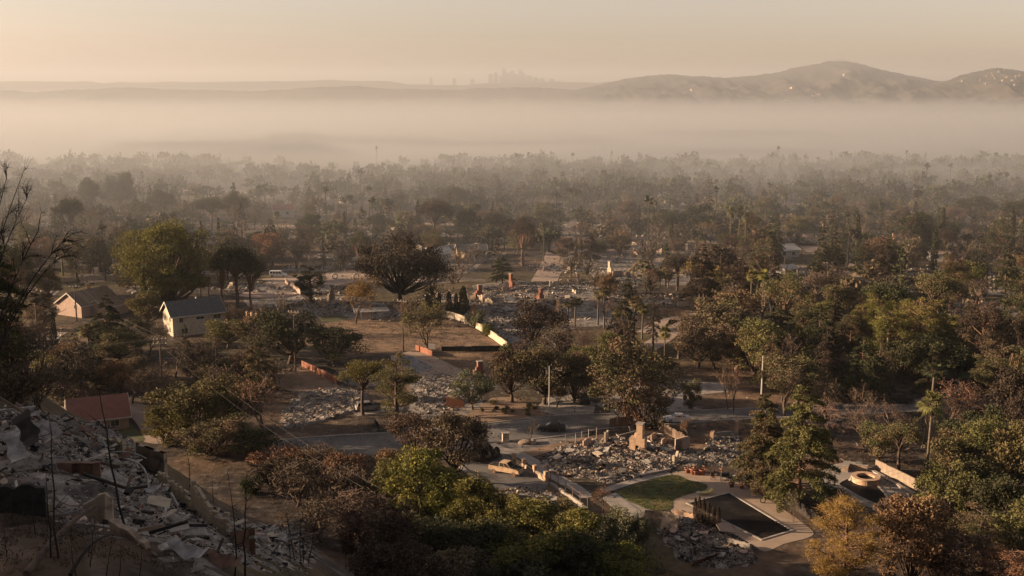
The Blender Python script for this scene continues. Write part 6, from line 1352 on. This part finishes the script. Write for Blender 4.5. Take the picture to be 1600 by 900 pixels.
WM = ['leaf_dark', 'leaf_scorched', 'leaf_char', 'leaf_mixed', 'twig', 'leaf_rust']
KIND = {'round': (.40, (.7, 1.45), [0, 0, 1, 2, 3, 3]), 'flat': (.04, (.7, 1.1), [0, 0, 2]), 'cone': (.12, (.6, 1.2), [0, 0, 2]), 'twig': (.32, (.7, 1.1), [1, 4, 4, 5]), 'palm': (.03, (.7, 1.1), [0, 3])}
FK = random.Random(77); wpts = []
while len(wpts) < 760:
    y = FK.uniform(290, 560); x = FK.uniform(-.5, .5) * y * 1.02 ; d = depth_of(Vector((x, y, 0))); px, py = 800 + FPX * x / d, 0
    v = Vector((x, y, -CAM_Z)); b = (v.y * SP + v.z * CP) / (v.y * CP - v.z * SP); py = 450 - FPX * b
    if blocked(px, py) or (py > 395 and FK.random() < (.75 if 560 < px < 1120 else .4)) or any(abs(q_[0].x - x) + abs(q_[0].y - y) < 4 for q_ in fill) or (FK.random() < .9 and any(abs(c.x - x) < 8.5 and abs(c.y - y) < 8 for c in PADS)): continue
    wpts.append((x, y, 0))
wood('tree_belt', 'smoky belt of scorched trees across the burnt plain', wpts, KIND, WM)
wpts = []
while len(wpts) < 2100:
    y = 540 + 250 * FK.random() ** 1.05; x = FK.uniform(-.52, .52) * y
    n_ = math.sin(x * .021 + 1.2) + math.sin(y * .033 + x * .013) + math.sin(x * .008 - y * .01)
    if n_ < FK.uniform(-2.6, -.2) or (FK.random() < .7 and any(abs(c.x - x) < 8 and abs(c.y - y) < 7 for c in GRID)): continue
    wpts.append((x, y, float(height(x, y))))
wood('far_woods', 'far rows of trees fading into the smoke', wpts, {**KIND, 'round': (.62, (.8, 1.7), [0, 0, 0, 2]), 'cone': (.10, (.6, 1.2), [0, 0, 2]), 'palm': (.02, (.7, 1.1), [0]), 'flat': (.03, (.8, 1.2), [0]), 'twig': (.12, (.7, 1.1), [4, 1])}, WM, LODF)
wpts = []
while len(wpts) < 260:
    y = FK.uniform(1700, 3600); x = FK.uniform(-.55, .55) * y
    n_ = math.sin(x * .011 + 1.2) + math.sin(y * .013 + x * .006)
    if n_ < FK.uniform(-1.6, 1.2): continue
    wpts.append((x, y, float(height(x, y)) - .3))
wood('valley_trees', 'tree cover on the valley floor under the smoke', wpts, {'round': (.9, (1.0, 2.2), [0, 0, 3]), 'cone': (.1, (1, 1.6), [0])}, WM, LODF)
# ------------------------------------------------------------------ the burnt house on the hillside in front
def hill_pt(px, py, up=0.0):
    p = ground(px, py); p.z += up; return p
FRONT = [(0, 640), (40, 636), (90, 655), (150, 668), (200, 690), (255, 745), (300, 775), (345, 800), (380, 830), (430, 826), (478, 812), (492, 850), (480, 900), (300, 905), (240, 870), (150, 830), (60, 805), (0, 800)]
rubble(FRONT, 17000, .10, .6, .4, (3.2, 3.0, 2.4, 3.0, 4.2, .4, .4), 'grey and white ash rubble of the burnt hillside house', 21)
rubble([(120, 690), (200, 700), (260, 765), (330, 830), (300, 850), (200, 800), (120, 740)], 3000, .12, .36, .15, (2.4, 2.4, 2.4, 3, 4.0, .3, .2), 'pale block rubble banked against the stepped wall', 22, mound=False)
# stepped block wall
def block_wall(pts, courses, label, bl=.42, bh=.21, bd=.22, seed=3):
    rg = random.Random(seed); P = [hill_pt(*p) for p in pts]; t = thing('block_wall', label, 'wall', P[0])
    sm = MB().box((0, 0, 0), (bl - .018, bd, bh - .018), taper=.985).mesh('block', 'block_tan'); s0 = 0; n_ = 0
    L = [(P[i + 1] - P[i]).length for i in range(len(P) - 1)]
    for i in range(len(P) - 1):
        a, b = P[i], P[i + 1]; d = (b - a); d2 = Vector((d.x, d.y, 0)); ln = d2.length; u = d2.normalized(); an = math.atan2(u.y, u.x); k = int(ln / bl)
        zt = max(a.z, b.z) + courses[i] * bh * .55; zb = min(a.z, b.z) - .2; nc = int((zt - zb) / bh)
        for c in range(nc):
            for j in range(k):
                off = .5 * (c % 2); x = (j + off) * bl
                if x > ln: continue
                if c >= nc - 2 and rg.random() < .35: continue
                q_ = a + u * (x + bl * .25); z = zt - (nc - c - .5) * bh
                if z < float(height(q_.x, q_.y)) - .3: continue
                o = link('block', sm, t); o.location = (q_.x - P[0].x, q_.y - P[0].y, z - P[0].z); o.rotation_euler = (0, 0, an + rg.uniform(-.012, .012)); n_ += 1
    return t, n_
bw, NBLOCK = block_wall([(250, 762), (274, 784), (302, 806), (332, 826), (364, 846)], [13, 13, 12, 11], 'stepped tan concrete block wall running down through the rubble')
fragment(0, 0, 5.0, 2.6, R(-38), 'stucco_burnt', 'broken tan wall at the top of the stepped block wall', th=.3, seed=31, pos=hill_pt(232, 742, -.2), notch=.3)
fragment(0, 0, 4.0, 2.0, R(-30), 'block_tan', 'crumbled tan wall above the pale block rubble', th=.35, seed=32, pos=hill_pt(168, 705, -.2), notch=.35)
fragment(0, 0, 3.4, 2.4, R(8), 'stucco_burnt', 'soot stained grey wall standing in the front rubble', th=.3, seed=33, pos=hill_pt(125, 815, -.2), notch=.6, lean=R(-10))
fragment(0, 0, 2.4, 1.4, R(12), 'metal_rust', 'rusty brown tank wall in the front rubble', th=.4, seed=34, pos=hill_pt(125, 742, -.1), notch=.5)
fragment(0, 0, 3.0, 1.7, R(12), 'wood_burnt', 'black burnt wall at the shadowed edge of the front rubble', th=.3, seed=35, pos=hill_pt(25, 800, -.2), notch=.5)
fragment(0, 0, 2.0, 1.7, R(30), 'metal_rust', 'brown upright sheet below the stepped block wall', th=.1, seed=36, pos=hill_pt(385, 862, -.1), notch=.1)
fragment(0, 0, 2.6, 1.2, R(-35), 'stucco_burnt', 'chunk of scorched wall below the stepped block wall', th=.3, seed=37, pos=hill_pt(205, 842, -.1), notch=.7, lean=R(14))
big = [('panel', 460, 838, 2.6, .5, -.5, 'upright white wall slab at the end of the front rubble', 'ash_panel', .9, .9), ('panel', 430, 852, 2.2, .1, -.2, 'white slab lying beside the upright white slab', 'ash_panel', .6, .3), ('panel', 412, 850, 1.3, 1.0, .5, 'pinkish slab lying beside the white slabs', 'stucco_pink', .6, .6), ('beam', 455, 858, 5.5, .42, -.12, 'long charred beam lying across the white slabs', 'wood_grey', .9, 0),
       ('sheet', 290, 876, 2.4, -.35, .12, 'long buckled tan metal sheet at the bottom of the front rubble', 'metal_ash', .6, .3), ('sheet', 345, 888, 2.2, -.2, .1, 'wavy brown metal sheet over a black hollow', 'metal_rust', .5, .5), ('pipe', 215, 765, 4.2, -.9, .35, 'pale bent pipe curving down the front rubble', 'ash_panel', 1.0, 0), ('pipe', 190, 738, 3.6, .25, .1, 'pale straight pipe lying beside the bent one', 'ash_panel', 1.1, 0), ('pipe', 205, 720, 3.0, -1.1, .4, 'forked pale duct above the bent pipe', 'ash_panel', 1.1, 0),
       ('sheet', 45, 700, 3.0, -.9, .5, 'black curled roof sheet in the front rubble', 'wood_burnt', 1.2, .6), ('sheet', 25, 724, 2.6, -1.0, .5, 'pale strip of roof edge hanging over the black hollow', 'metal_ash', 1.0, .3), ('panel', 75, 690, 2.0, -.6, .4, 'grey slab at the top of the front rubble', 'ash_panel', .8, .2), ('panel', 180, 770, 1.6, .3, .6, 'pale broken slab above the soot stained wall', 'ash_panel', .8, .6), ('beam', 20, 655, 4.5, -.5, .3, 'grey beam sticking out of the rubble crest', 'wood_grey', 1.0, 0), ('beam', 60, 672, 5.0, -.6, .25, 'second grey beam on the rubble crest beside a slab', 'wood_grey', .9, 0),
       ('panel', 250, 800, 1.4, .2, .3, 'tan slab in the pale block rubble', 'stucco_cream', .7, .3), ('panel', 300, 842, 1.8, .6, .2, 'pale slab by the foot of the stepped wall', 'ash_panel', .6, .3), ('beam', 285, 838, 3.0, .5, .2, 'charred beam by the foot of the stepped wall', 'wood_burnt', .7, 0)]
for kind, px, py, L, a, ti, lab, m, up, ro in big: loose(kind, hill_pt(px, py, up), L, a, ti, lab, None, m, ro)
scatter([(10, 650), (90, 670), (200, 710), (330, 830), (470, 840), (470, 890), (280, 890), (140, 820), (10, 780)], [('beam', 40, 1.0, 3.0, 'charred stick of timber in the front rubble', 'charred timbers in the front rubble', ['wood_burnt', 'wood_grey', 'ash_panel'], .7), ('panel', 30, .5, 1.2, 'small pale slab in the front rubble', 'small slabs in the front rubble', ['ash_panel', 'concrete', 'stucco_cream', 'ash_panel'], .75), ('sheet', 9, 1.0, 2.2, 'crumpled metal strip in the front rubble', 'metal strips in the front rubble', ['metal_ash', 'metal_rust'], .8)])
# burnt saplings and a fallen log
def sapling(px, by, tx, ty, r, label, seed, group=None, twigs=8):
    rng = np.random.RandomState(seed); p = hill_pt(px, by); H = tall(p, by - ty); dx = metres(p, tx - px); t = thing('burnt_sapling', label, 'burnt tree', p, 0, group)
    pts = curve((0, 0, -.3), (dx, .2, H), (rng.uniform(-.12, .12) * H * .3, 0, 0), 9); pts[1:-1] += rng.normal(0, .02 * H * .3, (7, 3)); MB().tube(pts, np.linspace(r, r * .25, 9), 7).build('trunk', 'bark_black', t); mb = MB()
    for k in range(twigs):
        i = rng.randint(3, 9); d = unit(rng, 1)[0]; d[2] = abs(d[2]) * .8 + .2; e = pts[i] + d * H * rng.uniform(.06, .2); mb.tube(curve(pts[i], e, rng.normal(0, .03 * H, 3), 4), np.linspace(r * .35, r * .06, 4), 4, cap=False)
    if twigs: mb.build('crown', 'bark_black', t)
sapling(92, 872, 90, 660, .055, 'thin straight burnt sapling in front of the soot stained wall', 1); sapling(200, 838, 168, 622, .075, 'tall bent burnt sapling rising over the red roof', 2, twigs=5); sapling(80, 872, 79, 745, .05, 'short burnt stick beside the straight sapling', 3, twigs=2)
sapling(366, 900, 363, 760, .05, 'thin burnt sapling below the stepped block wall', 4); sapling(384, 905, 392, 746, .065, 'burnt sapling with side twigs below the block wall', 5, twigs=10); sapling(296, 762, 294, 704, .05, 'small burnt sapling with curling twigs above the block wall', 6, twigs=16); sapling(334, 786, 333, 748, .04, 'thin stake standing on the step of the block wall', 7, twigs=0)
for k, (x, b, tx, t_) in enumerate(((462, 878, 446, 795), (470, 880, 478, 790), (456, 880, 452, 815), (480, 882, 500, 800), (474, 884, 470, 830))): sapling(x, b, tx, t_, .05, 'burnt stem of the black thicket beside the white slabs', 20 + k, 'stems of the black thicket', 9)
sapling(560, 905, 560, 842, .04, 'thin stake at the foot of the bare slope', 9, twigs=1); sapling(540, 890, 538, 850, .03, 'lower stake beside the thin stake', 10, twigs=1)
for k, (x, b, tx, t_) in enumerate(((20, 812, 18, 760), (55, 830, 52, 770), (140, 880, 150, 820), (165, 905, 178, 845), (185, 905, 190, 850), (215, 905, 222, 855), (10, 870, 6, 820), (120, 900, 112, 840))): sapling(x, b, tx, t_, .03, 'scorched brush stem on the shaded soil before the rubble', 40 + k, 'scorched brush stems', 8)
p, q_ = hill_pt(42, 905, .25), hill_pt(152, 822, 1.1); o = MB().tube(curve((0, 0, 0), tuple(q_ - p), (0, 0, .35), 8), np.linspace(.17, .08, 8), 10).build('fallen_log', 'bark'); o.location = p; tag(o, 'pale fallen log slanting up across the shaded soil', 'log')
p, q_ = hill_pt(110, 905, .2), hill_pt(172, 858, .7); o = MB().tube(curve((0, 0, 0), tuple(q_ - p), (0, 0, .4), 8), np.linspace(.10, .04, 8), 8).build('fallen_log', 'bark_black'); o.location = p; tag(o, 'thin dark fallen branch beside the pale log', 'log')
# bare arching tree at the shaded edge
def arch(base, ends, r, label, seed):
    rng = np.random.RandomState(seed); t = thing('arching_tree', label, 'tree', base); tr, cw = MB(), MB()
    for e, bow in ends:
        e = np.array(e); pts = curve((0, 0, -.3), e, bow, 14); tr.tube(pts, np.linspace(r, r * .22, 14), 7)
        for k in range(16):
            i = rng.randint(4, 14); d = pts[min(i + 1, 13)] - pts[i - 1]; d = d / np.linalg.norm(d) + unit(rng, 1)[0] * .75; d /= np.linalg.norm(d); L = rng.uniform(.6, 1.7); f = pts[i] + d * L + [0, 0, -.25 * L]
            br = curve(pts[i], f, (0, 0, .18 * L), 6); cw.tube(br, np.linspace(r * .3, r * .07, 6), 4, rng.rand(), cap=False)
            for m in range(9):
                j = rng.randint(1, 6); d2 = d + unit(rng, 1)[0] * .8; l2 = rng.uniform(.2, .75); cw.tube(curve(br[j], br[j] + d2 * l2 + [0, 0, -.35 * l2], (0, 0, .1 * l2), 4), np.linspace(.012, .005, 4), 3, rng.rand(), cap=False)
    tr.build('trunk', 'bark_black', t); cw.build('crown', 'twig_black', t)
def sight(px, py, D): d = ray(px, py); return Vector((d.x * D, d.y * D, CAM_Z + d.z * D))
b0 = sight(-70, 560, 62); b0.z = float(height(b0.x, b0.y))
arch(b0, [(tuple(sight(98, 378, 62) - b0), (-.6, 0, 1.4)), (tuple(sight(60, 360, 63) - b0), (-.5, .2, 1.0)), (tuple(sight(85, 410, 61) - b0), (-.4, -.2, 1.5))], .09, 'burnt bare tree whose drooping branches arch over the slope', 3)
b1 = sight(-80, 520, 66); b1.z = float(height(b1.x, b1.y))
arch(b1, [(tuple(sight(34, 276, 66) - b1), (-.5, 0, .6)), (tuple(sight(42, 310, 67) - b1), (-.5, 0, .9)), (tuple(sight(10, 280, 65) - b1), (-.3, 0, .5)), (tuple(sight(25, 345, 66) - b1), (-.3, 0, .9))], .08, 'taller burnt bare tree with fine upswept twigs', 5)
# low growth nobody could count
def tufts(poly, n, w, h, mat, label, seed, per=16, ls_=.28, name='undergrowth'):
    rng = np.random.RandomState(seed); P = [ground(*q_) for q_ in poly]; pl = [(p.x, p.y) for p in P]; x0, x1, y0, y1 = min(p[0] for p in pl), max(p[0] for p in pl), min(p[1] for p in pl), max(p[1] for p in pl); mb = MB(); pts = []
    while len(pts) < n:
        x, y = rng.uniform(x0, x1), rng.uniform(y0, y1)
        if inpoly(x, y, pl): pts.append((x, y))
    for x, y in pts:
        s = rng.uniform(.5, 1.3); m = per; a = rng.rand(m) * 6.283; r = w * s * rng.rand(m) ** .6; z = h * s * rng.rand(m) * (1 - .6 * r / (w * s))
        leaf_faces(mb, np.stack([x + np.cos(a) * r, y + np.sin(a) * r, height(x + np.cos(a) * r, y + np.sin(a) * r) + z], 1), ls_ * s, rng, np.clip(rng.rand() * .5 + rng.rand(m) * .5, 0, 1), .3, out=np.array([0, 0, .8]))
    return tag(mb.build(name, mat), label, kind='stuff')
tufts([(0, 800), (60, 810), (150, 835), (250, 880), (330, 905), (0, 905)], 260, .25, .4, 'leaf_char', 'scorched weeds on the shaded soil before the rubble', 1, ls_=.13)
tufts([(230, 700), (320, 715), (420, 740), (480, 800), (600, 890), (560, 900), (490, 850), (400, 790), (300, 740)], 420, .4, .5, 'leaf_scorched', 'dry weeds on the bare slope above the gully', 2, ls_=.16)
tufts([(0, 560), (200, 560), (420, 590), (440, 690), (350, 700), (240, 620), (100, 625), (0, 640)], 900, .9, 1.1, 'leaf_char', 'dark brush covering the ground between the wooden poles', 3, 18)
tufts([(430, 690), (600, 720), (720, 760), (660, 900), (580, 880), (480, 780), (420, 730)], 900, .9, 1.2, 'leaf_char', 'charred brush filling the gully', 4, 19)
tufts([(1080, 660), (1600, 640), (1600, 905), (1480, 905), (1420, 800), (1300, 700), (1100, 670)], 900, .9, .9, 'leaf_scorched', 'scorched undergrowth beneath the trees beyond the pools', 5, 16)
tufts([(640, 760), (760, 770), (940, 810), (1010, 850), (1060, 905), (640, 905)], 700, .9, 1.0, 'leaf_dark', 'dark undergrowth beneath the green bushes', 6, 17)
tufts([(200, 400), (1600, 400), (1600, 640), (1100, 620), (560, 640), (440, 560), (200, 560)], 2600, 1.3, .9, 'leaf_scorched', 'brown weeds and brush across the burnt lots', 7, 11)
tufts(FIELD, 1000, .5, .35, 'leaf_scorched', 'tufts of dry grass in the reddish field', 8, 10, name='grass')
tufts(LAWN, 900, .25, .10, 'leaf_green', 'short blades on the curved green lawn', 9, 12, name='grass')
# ------------------------------------------------------------------ tell look-alikes apart by what they stand near
ORD = ['first', 'second', 'third', 'fourth', 'fifth', 'sixth', 'seventh', 'eighth', 'ninth', 'tenth', 'eleventh', 'twelfth', 'thirteenth', 'fourteenth', 'fifteenth', 'sixteenth', 'seventeenth', 'eighteenth', 'nineteenth', 'twentieth'] + ['twenty-' + w for w in ('first', 'second', 'third', 'fourth', 'fifth', 'sixth', 'seventh', 'eighth', 'ninth')]
MARKS = [('the white van', (435, 433)), ('the cream house', (290, 520)), ('the pink house', (140, 490)), ('the huge green tree', (262, 480)), ('the big black tree', (626, 480)), ('the field pole', (630, 549)), ('the cream wall', (740, 512)), ('the wide rubble field', (820, 480)),
         ('the grey street lamp', (858, 651)), ('the large round tree', (988, 664)), ('the cream chimney', (998, 704)), ('the burnt pickup', (791, 739)), ('the dark pool', (1155, 805)), ('the stone spa', (1352, 753)), ('the tall cedar', (1247, 790)), ('the garden wall palm', (1445, 772)), ('the tall palm pair', (1180, 504)),
         ('the brick chimney house', (1245, 487)), ('the white roofed house', (1230, 402)), ('the tall half burnt pine', (1530, 604)), ('the green parasol', (1506, 606)), ('the narrow black pine', (1020, 552)), ('the pencil cypress pair', (904, 410)), ('the five cypress row', (762, 391)), ('the car park', (420, 455)),
         ('the pale limbed tree', (1100, 464)), ('the wide smoky tree', (1068, 376)), ('the dark sedan', (862, 673)), ('the white car', (1058, 659)), ('the red hip roof', (125, 660)), ('the lamp arm pole', (52, 600)), ('the upright olive conifer', (620, 664)), ('the red roofed far house', (440, 340)), ('the pale walled house', (1462, 406)),
         ('the stepped block wall', (305, 806)), ('the upright white slab', (460, 838)), ('the picket fence', (1050, 494)), ('the street corner car', (1407, 629))]
MARKS = [(n, ground(*q_)) for n, q_ in MARKS]
SAME = {}
for o in SC.objects:
    if o.parent is None and o.get('category') and o.get('group'): SAME.setdefault(o['label'], []).append(o)
KEEP = ('valley floor', 'hill', 'skyline', 'summit', 'power line', 'far ')
WORDS = {'leaf_scorched': 'brown', 'leaf_rust': 'rusty', 'leaf_char': 'charred', 'leaf_mixed': 'half brown', 'leaf_olive': 'olive', 'leaf_dark': 'dark', 'leaf_green': 'green', 'leaf_gold': 'golden', 'leaf_sage': 'sage'}
for lab, objs in SAME.items():
    if len(objs) < 2 or any(k in lab for k in KEEP) or 'pair' in lab or 'cluster' in lab: continue
    by = {}
    for o in objs:
        near = min(MARKS, key=lambda m: (m[1] - o.location).length); by.setdefault(near[0], []).append(((near[1] - o.location).length, o))
    for mk, lst in by.items():
        lst.sort(key=lambda e: e[0])
        for i, (d, o) in enumerate(lst):
            short = lab.split(' among the')[0].split(' left standing')[0].split(' in the ')[0].split(' standing out')[0].split(' rising')[0].split(' on the ')[0].split(' beyond the')[0].split(' below the')[0].split(' filling')[0].split(' beside the')[0].split(' between the')[0].split(' round the')[0].split(' before the')[0].split(' behind the')[0].split(' along the')[0].split(' at the')[0].split(' near the')[0]
            o['label'] = '%s, %s out from %s' % (short, ORD[i] if i < len(ORD) else 'last', mk)
